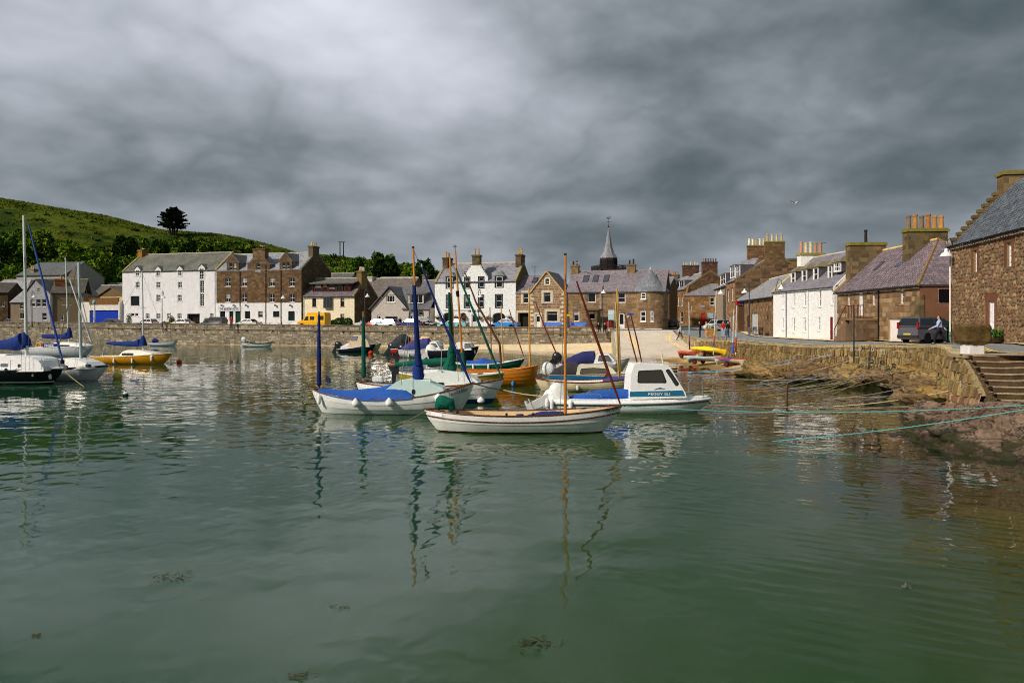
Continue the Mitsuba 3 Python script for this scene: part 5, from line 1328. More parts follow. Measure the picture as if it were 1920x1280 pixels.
while zc > -.3:
 h = r.uniform(.42, .58) if zc > 1.0 else r.uniform(.24, .36)
 s = 0.0
 while s < TOT - .1:
  up = zc > 1.0 or (wp(s, 0, 0)[0] > 0 and r.random() < .25)
  w = r.uniform(.10, .21) if zc > 1.0 else r.uniform(.24, .46)
  top = wtop(s + w / 2)
  z1 = min(zc - .035 + r.uniform(-.04, .04), top - .05)
  z0 = zc - h + r.uniform(-.04, .03)
  if z1 - z0 > .14 and r.random() < (.94 if zc > .9 else .86):
   g = .011 if zc > 1.0 else .03
   out = r.uniform(.02, .13); sk_ = r.uniform(-.035, .035)
   P = []
   for (sa, zz, oo) in ((s + g, z0, -.05), (s + w - g, z0, -.05), (s + g, z1, -.05), (s + w - g, z1, -.05)):
    P.append(wp(sa, batter(zz, top) + oo, zz))
   for (sa, zz) in ((s + g + .02, z0 + .03), (s + w - g - .02, z0 + .03), (s + g + .02 + r.uniform(0, .03), z1 - .03), (s + w - g - .02 - r.uniform(0, .03), z1 - .03)):
    P.append(wp(sa + (sk_ if zz > (z0 + z1) / 2 else -sk_), batter(zz, top) + out, zz))
   c = wp(s, 0, 0)
   tone = WT[int(r.integers(8))] if zc > .75 else PT[int(r.integers(4))]
   st.append((math.hypot(c[0], c[1]) + (0 if z1 > .25 else 40), hull(P), tone))
  s += w
 zc -= h
 lev += 1
st.sort(key=lambda q: q[0])
for d_, m_, tone in st[:300]:
 put(rw + '__stone', m_, 'matte', jit(tone, .1, r), .5)
for i, tone in enumerate(WT + PT):
 ms = [m_ for d_, m_, t_ in st[300:] if t_ == tone]
 if ms:
  put(rw + '__far_stones', join(ms), 'matte', tone, .5, kind='stuff')
cop = []
s = 0.0
while s < TOT - 2.2:
 w = r.uniform(.5, .95)
 t0, t1 = wtop(s), wtop(min(s + w, TOT))
 a, b, c_, d_ = wp(s + .01, .07 + r.uniform(0, .05), t0 - .16), wp(s + w - .01, .07 + r.uniform(0, .05), t1 - .16), wp(s + w - .01, -.45, t1 - .16), wp(s + .01, -.45, t0 - .16)
 cop.append(hexa([a, b, c_, d_] + [q + [0, 0, .14 + r.uniform(-.015, .02)] for q in (a, b, c_, d_)]))
 s += w
put(rw + '__coping', join(cop), 'matte', (170, 150, 110), .4, kind='stuff')
r2 = thing('stair_side_wall', 'short wall of upright stones to the right of the harbour steps', 'wall')
qa, qb = np.array([21.95, 34.5]), np.array([32.0, 31.5])
qu = (qb - qa) / np.linalg.norm(qb - qa); qn = np.array([-qu[1], qu[0]]); ql = np.linalg.norm(qb - qa); qang = math.atan2(qu[1], qu[0])
put(r2 + '__mortar', xf(join([box(0, ql, 0, .6, -.5, 2.46), box(0, .4, 0, 2.2, .3, 2.4)]), (*qa, 0), qang), 'matte', (150, 132, 92), .5)
put(r2 + '__coping', xf(box(-.05, ql, -.06, .7, 2.44, 2.56), (*qa, 0), qang), 'matte', (150, 132, 98), .4)
zc = 2.42
while zc > .2:
 h = r.uniform(.4, .55); s = .02
 while s < 3.2:
  w = r.uniform(.14, .28)
  put(r2 + '__stone', xf(hull([(s + .01, .02, zc - h + .02), (s + w - .01, .02, zc - h + .02), (s + .01, .02, zc - .02), (s + w - .01, .02, zc - .02), (s + .03, -.07, zc - h + .05), (s + w - .03, -.07, zc - h + .05), (s + .03, -.06, zc - .05), (s + w - .03, -.06, zc - .05)]), (*qa, 0), qang), 'matte', jit(WT[int(r.integers(8))], .1, r), .5)
  s += w
 zc -= h
def numeral(txt, px, py, D, hgt, lab):
 k = thing('berth_number', lab, 'painted number', 'white berth numbers painted on the right harbour wall')
 P = at(px, py, D)
 j = int(np.argmin((PX - P[0]) ** 2 + (PY - P[1]) ** 2))
 ang = math.atan2(TY[j], TX[j])
 t = text(txt, hgt, .02); tv = t[0]
 M = np.c_[(tv[:, 0] - tv[:, 0].mean()) * .8, -tv[:, 2], tv[:, 1] - hgt / 2]
 off = .30 * (1 - P[2] / TOPZ[j]) + .10
 put(k, xf((M, t[1]), (PX[j] + NX[j] * off, PY[j] + NY[j] * off, P[2]), ang), 'matte', (200, 198, 186), .4, exact=True)
for i, (tx, px, py, D) in enumerate((('8', 1589.5, 655, 49.6), ('9', 1609.5, 654.5, 49.5), ('10', 1635, 655.5, 49.2), ('11', 1658, 659.5, 49.0), ('1', 1712, 679, 48.3), ('2', 1740, 683, 47.5), ('3', 1811, 720, 34.6))):
 numeral(tx, px, py, D, .24, 'white painted number %s, %s from the left on the curved harbour wall' % (['eight', 'nine', 'ten', 'eleven', 'one', 'two', 'three'][i], ['first', 'second', 'third', 'fourth', 'fifth', 'sixth', 'seventh'][i]))
for i, (px, py, D) in enumerate(((1632, 677, 49), (1654, 679, 48.8), (1681, 684, 48.6), (1707, 690, 48.3), (1739, 693, 47.2), (1774, 703, 40.5))):
 P = at(px, py, D)
 k = thing('mooring_ring', 'dark iron mooring ring, %s from the left in the curved harbour wall' % ['first', 'second', 'third', 'fourth', 'fifth', 'sixth'][i], 'mooring ring', 'mooring rings of the right wall')
 j = int(np.argmin((PX - P[0]) ** 2 + (PY - P[1]) ** 2)); off = .30 * (1 - P[2] / TOPZ[j]) + .12
 a = np.linspace(0, 2 * np.pi, 13)
 put(k, tube(np.stack([PX[j] + NX[j] * off + .10 * np.cos(a) * TX[j], PY[j] + NY[j] * off + .1 * np.cos(a) * TY[j], P[2] + .10 * np.sin(a)], -1), .022, 5, False), 'matte', (40, 32, 28), .3, True, exact=True)
 # -- steps and the stone pillar
sk = thing('harbour_steps', 'worn stone steps going down from the road to the rocks on the right', 'steps')
for i in range(8):
 zt = 2.46 - .245 * i
 y0 = 34.75 - .29 * i
 yy = np.linspace(19.72, 21.95, 7)
 for x0_, x1_, y0_, y1_, z0_, z1_, c_, nm in ((19.72, 21.94, y0 - .34, y0 + .5, zt - .245, zt - .06, (92, 74, 54), 'riser'), (19.70, 21.96, y0 - .37, y0 + .5, zt - .058, zt, (150, 134, 108), 'step')):
  V, f_ = grid(np.array([[(x0_ + (x1_ - x0_) * u, yy_, zz_) for u in np.linspace(0, 1, 14)] for yy_, zz_ in ((y1_, z0_), (y0_ + .015, z0_), (y0_, z0_ + .012), (y0_, z1_ - .015), (y0_ + .02, z1_), (y1_, z1_))]))
  V = V + (meshkit.noise(V * [2.2, 3, 3] + i * 7) - .5)[:, None] * [0, .05, .02] - np.c_[V[:, 0] * 0, V[:, 0] * 0, .025 * np.exp(-((V[:, 0] - 20.8) / .6) ** 2)]
  put(sk + '__' + nm, (V, f_), 'matte', jit(c_, .06), .5)
put(sk + '__base', join([box(19.72, 21.9, 33.6 - .29 * i * 0, 36, -.5, .5)] + [box(19.74, 21.9, 34.50 - .29 * i + .0, 36, -.5, 2.20 - .245 * i) for i in range(8)]), 'matte', (92, 78, 58), .5)
put(sk + '__landing', join([cbox(19.6, 21.96, 34.77, 36.2, 2.30, 2.47, .02)]), 'matte', (150, 134, 106), .4)
pl = thing('stone_pillar', 'white painted pillar with a big weathered brown stone cap at the head of the steps', 'pillar')
c0 = at(1823, HZ, 35.7)
X0, Y0 = c0[0], c0[1]
put(pl + '__base', cbox(X0 - .36, X0 + .36, Y0 - .36, Y0 + .36, 2.40, 2.92, .04), 'matte', (224, 224, 224), .18)
pts = [(X0 + sx * a, Y0 + sy * b, z) for sx in (-1, 1) for sy in (-1, 1) for a, b, z in ((.38, .38, 2.88), (.55, .50, 3.04), (.56, .52, 3.66), (.49, .46, 3.76), (.45, .42, 2.9))]
t_ = trimesh.Trimesh(*hull(pts), process=True)
for _ in range(4):
 t_ = t_.subdivide()
V = np.array(t_.vertices); nrm = np.array(t_.vertex_normals)
V = V + nrm * ((meshkit.fbm(V * 3.2, 4, 2) - .5) * .14)[:, None]
put(pl + '__cap', (V, np.array(t_.faces)), 'matte', (92, 78, 44), .8, True)
 # -- rocks
SH = np.array([(18.3, 37.5), (17.2, 34.5), (15.9, 31.6), (14.9, 29.0), (13.4, 26.6), (13.5, 24.4), (14.6, 22.6), (17.0, 20.0), (20, 17.5)])
from shapely.geometry import LineString, Point
from shapely import points as spoints, distance as sdist, contains as scont
shore_line = LineString(SH)
land_poly = Polygon([tuple(p) for p in SH] + [(40, 17), (40, 40), (18.3, 40)])
gx, gy = np.meshgrid(np.linspace(11.5, 33, 300), np.linspace(17.5, 37.5, 260))
pp = spoints(np.c_[gx.ravel(), gy.ravel()])
dd = (sdist(shore_line, pp) * np.where(scont(land_poly, pp), 1, -1)).reshape(gx.shape)
n1 = meshkit.fbm(np.stack([gx * .5 + gy * .25, gy * .8 - gx * .2, 0 * gx], -1), 4, 3)
n2 = meshkit.fbm(np.stack([gx * 1.6, gy * 2.4, 0 * gx + 5], -1), 5, 6)
n3 = 1 - np.abs(2 * meshkit.fbm(np.stack([gx * 2.2 + gy, gy * 3.4 - gx, 0 * gx + 2], -1), 4, 8) - 1)
ridge_n = 1 - np.abs(2 * n1 - 1)
strata = np.abs(((gx * .35 + gy * .9 + n1 * 3.0) / .62) % 1 - .5)
hh = np.where(dd > 0, .62 * (1 - np.exp(-dd / 1.6)) + .028 * dd, dd * .28) + (ridge_n - .62) * 1.15 * np.clip(.45 + dd * .3, .15, 1) + (n2 - .5) * .42 + (strata - .25) * .34 * np.clip(dd * .5 + .5, 0, 1)
near_steps = np.exp(-((gx - 20.8) / 1.9) ** 2 - ((gy - 32.9) / 1.2) ** 2)
hh = hh * (1 - near_steps) + .50 * near_steps
hh = np.where(gy > 29.5, np.minimum(hh, .95 - .16 * (gy - 29.5) * 1.0 + .10 * (n2 - .5)), hh)
hh = hh * (1 - near_steps) + .50 * near_steps
hh = np.minimum(hh - (n3 > .93) * .10 * np.clip(dd, 0, 1) + (n3 - .7) * .22, 1.02)
struct('rock_shelf', grid(np.stack([gx, gy, hh], -1)), 'rock', (122, 104, 86), .4, 25)
def boulder(c, size, seed, ang=0, tilt=0.0):
 t = trimesh.creation.icosphere(subdivisions=4)
 V = np.array(t.vertices)
 k = np.random.default_rng(seed)
 for _ in range(12):
  n = k.normal(size=3); n /= np.linalg.norm(n)
  d = k.uniform(.55, .9)
  e = V @ n - d
  V = V - np.where(e > 0, e, 0)[:, None] * n * .92
 s = .5 * (meshkit.fbm(V * 1.7 + seed, 4, seed) - .5) + .28 * (np.abs(((V[:, 2] * 1.0 + V[:, 0] * .5) * 2.6 + meshkit.fbm(V * 2 + seed, 3, 4) * 1.6) % 1 - .5) - .25)
 s = s + .30 * (meshkit.fbm(V * [4, 4, 7] + seed, 4, seed + 3) - .5)
 V = V * (1 + s * .55)[:, None] * np.asarray(size)
 ct, st_ = math.cos(tilt), math.sin(tilt)
 V = np.c_[V[:, 0] * ct + V[:, 2] * st_, V[:, 1], -V[:, 0] * st_ + V[:, 2] * ct]
 return xf((V, np.array(t.faces)), c, ang)
BD = [(16.9, 53.2, .2, 1.9, 1.1, .9), (18.0, 55.8, .3, 1.5, 1.2, .8), (19.2, 50.6, .55, 1.7, .9, .95), (18.0, 50.2, .1, 1.5, .9, .6), (20.6, 48.9, .5, 1.4, .9, 1.0), (21.6, 47.7, .35, 1.5, .9, .7), (20.2, 47.4, .0, 1.5, .8, .45),
 (22.9, 46.4, .5, 1.3, .9, 1.0), (22.0, 44.6, .3, 1.5, .9, .8), (21.2, 43.4, .0, 1.3, .8, .5), (21.9, 42.0, .45, 1.2, .9, .9), (20.6, 40.4, .3, 1.2, .8, .8), (19.4, 39.6, .0, 1.2, .7, .45), (19.9, 37.6, .4, 1.0, .8, .7), (18.6, 36.4, .1, 1.3, .8, .55), (17.6, 38.0, -.12, 1.0, .7, .4),
 (17.6, 57.8, .1, 1.2, 1.4, .55), (18.2, 60.0, .15, .9, 1.5, .55), (18.4, 62.4, .25, .7, 1.2, .6), (16.4, 55.4, -.05, 1.1, 1.0, .35)]
ORD = ['first', 'second', 'third', 'fourth', 'fifth', 'sixth', 'seventh', 'eighth', 'ninth', 'tenth', 'eleventh', 'twelfth', 'thirteenth', 'fourteenth', 'fifteenth', 'sixteenth', 'seventeenth', 'eighteenth', 'nineteenth', 'twentieth']
LB = ['slanting brown boulder', 'orange brown boulder', 'dark rock wedge', 'flat rock', 'leaning rock', 'angular rock']
for i, (x, y, z, a, b, c) in enumerate(BD):
 order = sorted(range(len(BD)), key=lambda q: BD[q][0] / BD[q][1]).index(i) + 1
 k = thing('shore_rock', '%s at the foot of the curved wall, %s from the left' % (LB[i % 6], ORD[order - 1]), 'rock', 'boulders below the right harbour wall')
 put(k, boulder((x, y, z), (a, b, c), 40 + i, -.5 + .25 * (i % 4), .35), 'rock', [(160, 132, 80), (164, 132, 74), (134, 110, 78), (120, 102, 78), (166, 138, 86), (140, 116, 82)][i % 6], .4, 40, exact=True)
BD2 = [(15.1, 27.8, .12, .9, .6, .42), (14.3, 25.6, .15, 1.1, .7, .45), (15.9, 30.9, .15, .9, .5, .4), (16.8, 26.4, .55, 1.1, .7, .4), (18.4, 29.6, .62, 1.2, .6, .36), (17.0, 32.6, .2, 1.0, .6, .5), (19.2, 26.6, .7, 1.0, .7, .36), (16.0, 24.0, .4, .9, .6, .36)]
for i, (x, y, z, a, b, c) in enumerate(BD2):
 order = sorted(range(len(BD2)), key=lambda q: BD2[q][0] / BD2[q][1]).index(i) + 1
 k = thing('shore_rock', 'purplish brown rock on the shelf below the steps, %s from the left' % ORD[order - 1], 'rock', 'rocks of the shelf below the steps')
 put(k, boulder((x, y, z), (a, b, c), 80 + i, -.7 + .3 * (i % 3), .2), 'rock', [(122, 100, 86), (108, 92, 80), (132, 110, 94)][i % 3], .4, 40, exact=True)
def bank_z(x, y):
 j = np.interp(y, [50, 54, 60, 66, 74, 82], [.0, .15, .38, .50, .40, .1])
 return j * np.clip((x - np.interp(y, [50, 60, 70, 82], [17.6, 16.6, 15.5, 13])) / 2.6, -.6, 1) + .05 * np.sin(x * 3) * np.cos(y * 2)
struct('shore_bank', sheet(Polygon([(19.3, 82), (19.35, 53), (16.8, 50), (13, 62), (12, 76), (14, 82)]), bank_z, .8), 'sand', (166, 140, 92), .4)
r = np.random.default_rng(31)
tf = []
for _ in range(1900):
 s = r.uniform(6, 46)
 z = max(.05, r.normal(.45, .25)) if r.random() < .5 else r.uniform(.5, 2.2)
 p = wp(s, (.35 + r.uniform(0, .6)) if z < .7 else .30 * (1 - z / 2.3) + .07, z)
 for _ in range(3):
  h = r.uniform(.06, .22); a = r.uniform(0, 6.28); d = np.array([math.cos(a), math.sin(a), 0]) * .03; l = np.array([r.normal(0, .08), r.normal(0, .08), h])
  tf.append((np.array([p - d, p + d, p + l]), np.array([[0, 1, 2]])))
put('wall_grass', join(tf), 'leaf', (150, 130, 72), .4, kind='stuff', exact=True)
labels['wall_grass'].update(label='dry grass and weed along the foot of the right harbour wall', category='grass')
 # -- road markings, kerbs, pavements
def solve_slip(px, py):
 D = 95.0
 for _ in range(40):
  D = (ZC - float(slip_z(0.0, D))) * F / (py - HZ) if py > HZ + 1 else D
  D = np.clip(D, 76, 107)
 return at(px, py, D)[:2]
def ribbon(pts, w, zf, h=.004, step=.5):
 p = np.asarray(LineString(pts).segmentize(step).coords)
 t = np.gradient(p, axis=0); t /= np.linalg.norm(t, axis=1, keepdims=True)
 n = np.c_[-t[:, 1], t[:, 0]] * w / 2
 a, b = p + n, p - n
 return grid(np.stack([np.c_[a, zf(a[:, 0], a[:, 1]) + h], np.c_[b, zf(b[:, 0], b[:, 1]) + h]]))
def para(pts, d):
 p = np.asarray(pts, float); t = np.gradient(p, axis=0); t /= np.linalg.norm(t, axis=1, keepdims=True)
 return p + np.c_[-t[:, 1], t[:, 0]] * d
YEL = (226, 190, 84)
sz = lambda x, y: slip_z(x, y)
L1 = [(14.9, 105.5), (14.5, 98), (13.9, 90), (13.4, 85)]
L2 = [(20.6, 103), (19.6, 100.5), (18.9, 97.5), (18.55, 94), (18.5, 90), (18.6, 86)]
for nm, L in (('left', L1), ('right', L2)):
 k = fresh('yellow_line')
 put(k, join([ribbon(para(L, d), .16, sz, .012) for d in (-.17, .17)]), 'matte', (232, 200, 120), .3, exact=True, kind='structure')
k = fresh('yellow_line')
LR = [(25.6, 58), (25.0, 54), (24.9, 51), (24.2, 46.5), (23.2, 41.5), (22.4, 37.2), (23.0, 34.6), (26, 33.2), (31, 31.9)]
put(k, join([ribbon(para(LR, d), .10, deck_z, .03) for d in (-.1, .1)]), 'matte', YEL, .25, exact=True, kind='structure')
k = fresh('white_line')
put(k, join([ribbon([(14.9 + i * .95, 103.4 + .05 * i), (15.4 + i * .95, 103.43 + .05 * i)], .3, sz, .012) for i in range(6)]), 'matte', (226, 226, 222), .2, exact=True, kind='structure')
pv = [np.array([28.0 - .02, 88]), np.array([28.45, 71]), np.array([28.0, 69.4]), np.array([27.35, 54.0])]
struct('pavement', join([sheet(Polygon([(34.5, 121), (28.0, 92), (28.0, 88), (28.4, 71.0), (28.0, 69.4), (27.4, 54.0), (26.2, 54.0), (26.8, 70), (26.9, 88), (33, 121)]), lambda x, y: deck_z(x, y) + .09, 1.0),
 sheet(Polygon([(27.3, 50.0), (22.9, 26), (22.4, 26), (26.7, 50)]), lambda x, y: deck_z(x, y) + .06, 1.0)]), 'matte', (186, 166, 128), .3)
fk = [FA - WN * 2.4, FB - WN * 2.4]
struct('far_pavement', xf(box(0, np.linalg.norm(fk[1] - fk[0]), 0, 2.3, 2.3, 2.66), (*fk[0], 0), math.atan2(FU[1], FU[0])), 'matte', (166, 156, 140), .25)
struct('kerb_line', xf(box(0, np.linalg.norm(fk[1] - fk[0]), -.16, -.003, 2.3, 2.67), (*fk[0], 0), math.atan2(FU[1], FU[0])), 'matte', (206, 202, 194), .2)
struct('wall_top_path', join([ribbon(np.c_[PX - NX * 1.15, PY - NY * 1.0][:-120:6], 0.5, deck_z, .035)]), 'matte', (176, 158, 120), .4)
 # -- mooring ropes
def rope(px0, py0, D0, px1, py1, D1, col, r_, s, lab, n=26, cat='rope', grp='mooring ropes to the right wall'):
 a = onz(px0, py0, .02) if D0 is None else at(px0, py0, D0)
 b = onz(px1, py1, .02) if D1 is None else at(px1, py1, D1)
 k = thing('mooring_rope', lab, cat, grp)
 put(k, tube(sag(a, b, s, n), r_, 5), 'matte', col, .35, True, exact=True)
CY, BE, BL, OR = (96, 180, 176), (178, 164, 136), (128, 156, 184), (160, 104, 64)
rope(1165, 761, 28.6, 1925, 759, 27.2, CY, .017, .24, 'turquoise rope from the open white boat to the rock at the right edge')
rope(1447, 827, None, 1930, 766, 24.6, CY, .017, .10, 'turquoise rope rising from the water to the right edge')
rope(1318, 709, 35.2, 1735, 690, 46.5, (206, 202, 190), .02, .30, 'long pale rope from the bow rail of the white cabin boat to the wall')
rope(1443, 728, None, 1588, 671, 50, BE, .02, .12, 'beige rope that ends highest on the rocks at the left')
rope(1400, 722, None, 1634, 677, 49, BL, .024, .30, 'pale blue rope slanting up to the ring under number ten')
rope(1404, 735, None, 1682, 684, 48.6, BE, .018, .28, 'beige rope leading to the third ring of the wall')
rope(1482, 727, None, 1710, 689, 48.2, BE, .018, .22, 'beige rope leading to the fourth ring of the wall')
rope(1542, 734, None, 1650, 690, 48.6, BE, .022, .05, 'short beige rope climbing steeply over the rocks')
rope(1562, 739, None, 1652, 694, 48.6, (170, 146, 108), .022, .04, 'second short rope climbing steeply over the rocks')
rope(1335, 759, 34.4, 1790, 760, 36.5, (178, 158, 134), .02, .12, 'thin level rope from the cabin boat to the low rocks')
rope(1546, 748, None, 1776, 704, 40.5, (150, 146, 140), .022, .22, 'grey rope leading to the ring left of the steps')
rope(1562, 762, None, 1797, 729, 36.5, (206, 192, 160), .024, .12, 'pale rope ending on the blue shackle beside the steps')
rope(1570, 745, None, 1790, 731, 36.6, (150, 144, 138), .018, .10, 'thin grey rope beside the blue shackle')
rope(1290, 697, None, 1560, 664, 50.6, BL, .03, .35, 'upper pale blue rope from the water to the far corner of the wall')
rope(1180, 700, None, 1520, 668, 53, (116, 140, 156), .03, .35, 'grey blue rope running along the bank under the wall')
rope(1185, 708, None, 1545, 672, 51, OR, .026, .40, 'orange rope low over the water in the middle of the ropes')
rope(1260, 722, None, 1585, 676, 49.5, OR, .024, .35, 'lower orange rope reaching the orange boulder')
rope(1230, 738, None, 1448, 728, None, BE, .022, .0, 'beige rope floating between the cabin boat and the rocks')
rope(1335, 775, 33.0, 1795, 752, 36, (170, 150, 126), .018, .14, 'lowest beige rope from the cabin boat to the rocks by the steps')
XR = ['first', 'second', 'third', 'fourth', 'fifth', 'sixth', 'seventh', 'eighth']
for i, (x0_, y0_, x1_, y1_, D1_) in enumerate(((1425, 716, 1600, 674, 49.4), (1450, 730, 1622, 683, 48.8), (1462, 733, 1660, 684, 48.4), (1500, 728, 1690, 690, 48.0), (1512, 740, 1702, 697, 47.6), (1530, 752, 1752, 712, 42.5), (1500, 766, 1768, 722, 40.0), (1420, 744, 1640, 704, 47.4))):
 rope(x0_, y0_, None, x1_, y1_, D1_, [(196, 182, 152), (180, 170, 146), (150, 156, 160), (200, 190, 164)][i % 4], .017, .10 + .03 * (i % 3), 'thin pale rope slanting over the boulders, %s from the left of its fan' % XR[i], grp='thin ropes fanning over the boulders')
rope(585, 733, 34.6, 546, 766, None, (150, 140, 90), .016, .05, 'stern rope of the blue covered yacht', grp='stern ropes')
rope(590, 738, 34.6, 556, 770, None, (140, 130, 90), .016, .04, 'second stern rope of the blue covered yacht', grp='stern ropes')
rope(798, 771, 28.6, 735, 798, None, (120, 112, 84), .018, .05, 'stern rope of the open white boat', grp='stern ropes')
rope(117, 692, 49.5, 158, 725, None, (176, 164, 110), .02, .05, 'bow rope of the black yacht', grp='stern ropes')
rope(887, 718, 34.4, 944, 731, 34.2, (60, 54, 50), .028, .03, 'dark bow rope of the blue covered yacht', grp='stern ropes')
rope(944, 731, 34.2, 1015, 742, 34.0, (206, 200, 180), .022, .04, 'pale end of the bow rope between the two yachts and the cabin boat', grp='stern ropes')
 # -- boats
WHITE, WOOD, CAN_B, CAN_G = (226, 228, 226), (104, 60, 34), (30, 52, 120), (12, 84, 70)
class Boat(House):
 """A boat whose stern stands at photo column p0, depth D0 and whose bow at p1, D1: local x from stern to bow, y to port (away), z up from the water."""
 def __init__(s, name, label, p0, D0, p1, D1, beam, sheer, col=WHITE, stern='transom', tw=.7, rake=.5, srake=.15, draft=.3, cat='boat', group=None, bottom=(60, 30, 26), zw=.05, planks=0, full=2.2, sheer_py=None, flare=2.3, boot=None, deck=True, deckcol=(214, 210, 200), rail=WOOD, railr=.03, inset=.05, liner=None, well=.28, rubrail=None):
  s.k = thing(name, label, cat, group)
  s.a, s.b = at(p0, HZ, D0)[:2], at(p1, HZ, D1)[:2]
  d = s.b - s.a
  s.L = s.W = np.linalg.norm(d)
  s.u = d / s.L
  s.n = np.array([-s.u[1], s.u[0]])
  s.ang = math.atan2(s.u[1], s.u[0])
  s.c = C(0); s.m, s.col, s.amt = 'matte', col, .08
  s.rng = np.random.default_rng(sum(map(ord, s.k)))
  s.B, s.tw, s.stern, s.rake, s.srake, s.draft, s.full, s.fl = beam, tw, stern, rake, srake, draft, full, flare
  if sheer_py:
   sheer = [s.xz(px, py, -beam * .5 * q)[1] for px, py, q in sheer_py]
   s.sc = np.polyfit([s.xz(px, py)[0] / s.L for px, py, q in sheer_py], sheer, 2)
  else:
   s.sc = np.polyfit([0, .42, 1], sheer, 2)
  T = np.linspace(0, 1, 33)
  nb, nt = 6, 9
  lo, hi = [], []
  for t in T:
   sw = min(max((zw + s.kz(t) * -1) / max(s.sh(t) - s.kz(t), .05), .02), .9)
   lo.append([s.pt(t, q, -1) for q in np.linspace(0, sw, nb)])
   hi.append([s.pt(t, q, -1) for q in np.linspace(sw, 1, nt)])
  def both(P):
   P = np.array(P); M = P.copy(); M[:, :, 1] *= -1
   return join([grid(P), flip(grid(M))])
  s.add('bottom', both(lo), bottom, .2, 'gloss', True)
  if planks:
   pls = []
   for i in range(planks):
    row = []
    for t in T:
     sw = min(max((zw - s.kz(t)) / max(s.sh(t) - s.kz(t), .05), .02), .9)
     q0, q1 = sw + (1 - sw) * i / planks, sw + (1 - sw) * (i + 1) / planks
     A = np.array([s.pt(t, q, -1) for q in (q0, .5 * (q0 + q1), q1)])
     A[0, 1] -= .022; A[1, 1] -= .012
     row.append(np.vstack([A[0] + [0, .024, 0], A]))
    pls.append(np.array(row))
   for P in pls:
    M = P.copy(); M[:, :, 1] *= -1
    s.add('plank', join([grid(P), flip(grid(M))]), jit(col, .015, s.rng), .17, 'gloss', 30)
  else:
   s.add('hull', both(hi), col, .15, 'gloss', True)
  if boot:
   b0 = [[s.pts(t, z, -1, .012) for z in np.linspace(boot[0], boot[1], 3)] for t in T]
   s.add('boot_stripe', both(b0), boot[2], .05, 'gloss', True)
  if tw > .02 and stern == 'transom':
   q = np.linspace(0, 1, 10)
   L_ = [s.pt(0, k, -1) for k in q]
   R_ = [[p[0], -p[1], p[2]] for p in L_[::-1]]
   V = np.array(L_ + R_); n = len(V)
   c = V.mean(0)
   s.add('transom', (np.vstack([V, c]), np.array([[i, (i + 1) % n, n] for i in range(n)])), col, .05, 'gloss')
  if deck:
   dz = inset
   P = np.array([[s.pt(t, 1, -1) * [1, f, 1] - [0, 0, dz - (.05 * (1 - abs(f)))] for f in (1, .5, 0, -.5, -1)] for t in T])
   s.add('deck', grid(P), deckcol, .1, 'gloss', True)
  else:
   lc = liner or (206, 186, 140)
   P = np.array([[s.pt(t, q, -1) * [1, .93, 1] + [0, 0, .03] for q in np.linspace(.25, .97, 6)] for t in T])
   M = P.copy(); M[:, :, 1] *= -1
   s.add('inner_planking', join([flip(grid(P)), grid(M)]), lc, .15, 'matte', True)
   fz = s.sh(.45) - well
   P = np.array([[[s.pt(t, .5, -1)[0], s.B / 2 * s.hb(t) * .86 * f, max(fz, s.kz(t) + .12)] for f in (-1, 0, 1)] for t in T])
   s.add('floor', grid(P), np.asarray(lc) * .8, .25, 'matte')
  s.rails = []
  if rail is not None:
   for sg in (-1, 1):
    p = np.array([s.pt(t, 1, -1) * [1, sg, 1] for t in np.linspace(0, 1, 30)]) + [0, 0, .012]
    s.add('rail', tube(p, railr, 6), rail, .2, 'gloss', True)
  if rubrail:
   z_, rr_, cc_ = rubrail
   for sg in (-1, 1):
    p = np.array([s.pts(t, s.sh(t) - z_, -1, .012) * [1, sg, 1] for t in np.linspace(0.0, 1, 30)])
    s.add('rubbing_strake', tube(p, rr_, 6), cc_, .2, 'gloss', True)
 def hb(s, t):
  if s.stern == 'pointed':
   f = 1 - abs(2 * t - 1) ** s.full
   return max(f, 0) ** .8
  m = .42
  if t < m:
   return s.tw + (1 - s.tw) * (1 - ((m - t) / m) ** 2)
  return max(1 - ((t - m) / (1 - m)) ** s.full, 0) ** .85
 def sh(s, t):
  return float(np.polyval(s.sc, t))
 def kz(s, t):
  e = abs(2 * t - 1) ** 5
  return -s.draft * (1 - .55 * e)
 def pt(s, t, q, sg):
  q = min(max(q, 0.0), 1.0)
  k, h = s.kz(t), s.sh(t)
  z = k + (h - k) * q ** 1.15
  y = s.B / 2 * s.hb(t) * (1 - (1 - q) ** s.fl)
  lowness = 1 - q
  x = t * s.L - s.rake * lowness ** 1.25 * t ** 5
  if s.stern == 'pointed':
   x += s.rake * .8 * lowness ** 1.3 * (1 - t) ** 5
  else:
   x += s.srake * lowness * (1 - t) ** 4
  return np.array([x, sg * y, z])
 def pts(s, t, z, sg, out=0.0):
  k, h = s.kz(t), s.sh(t)
  q = min(max((z - k) / (h - k), 0), 1) ** (1 / 1.15)
  p = s.pt(t, q, sg)
  p[1] += sg * out
  return p
 def P(s, px, py, yo=0.0):
  x, z = s.xz(px, py, yo)
  return np.array([x, yo, z])
 def tt(s, px, yo=None):
  return s.xz(px, 700, -s.B * .45)[0] / s.L
 def mast(s, px0, py0, px1, py1, r0=.06, r1=.04, col=(190, 128, 52), name='mast', yo=0.0, m='gloss'):
  return s.add(name, tube([s.P(px0, py0, yo), (s.P(px0, py0, yo) + s.P(px1, py1, yo)) / 2, s.P(px1, py1, yo)], [r0, .5 * (r0 + r1), r1], 8), col, .15, m, True)
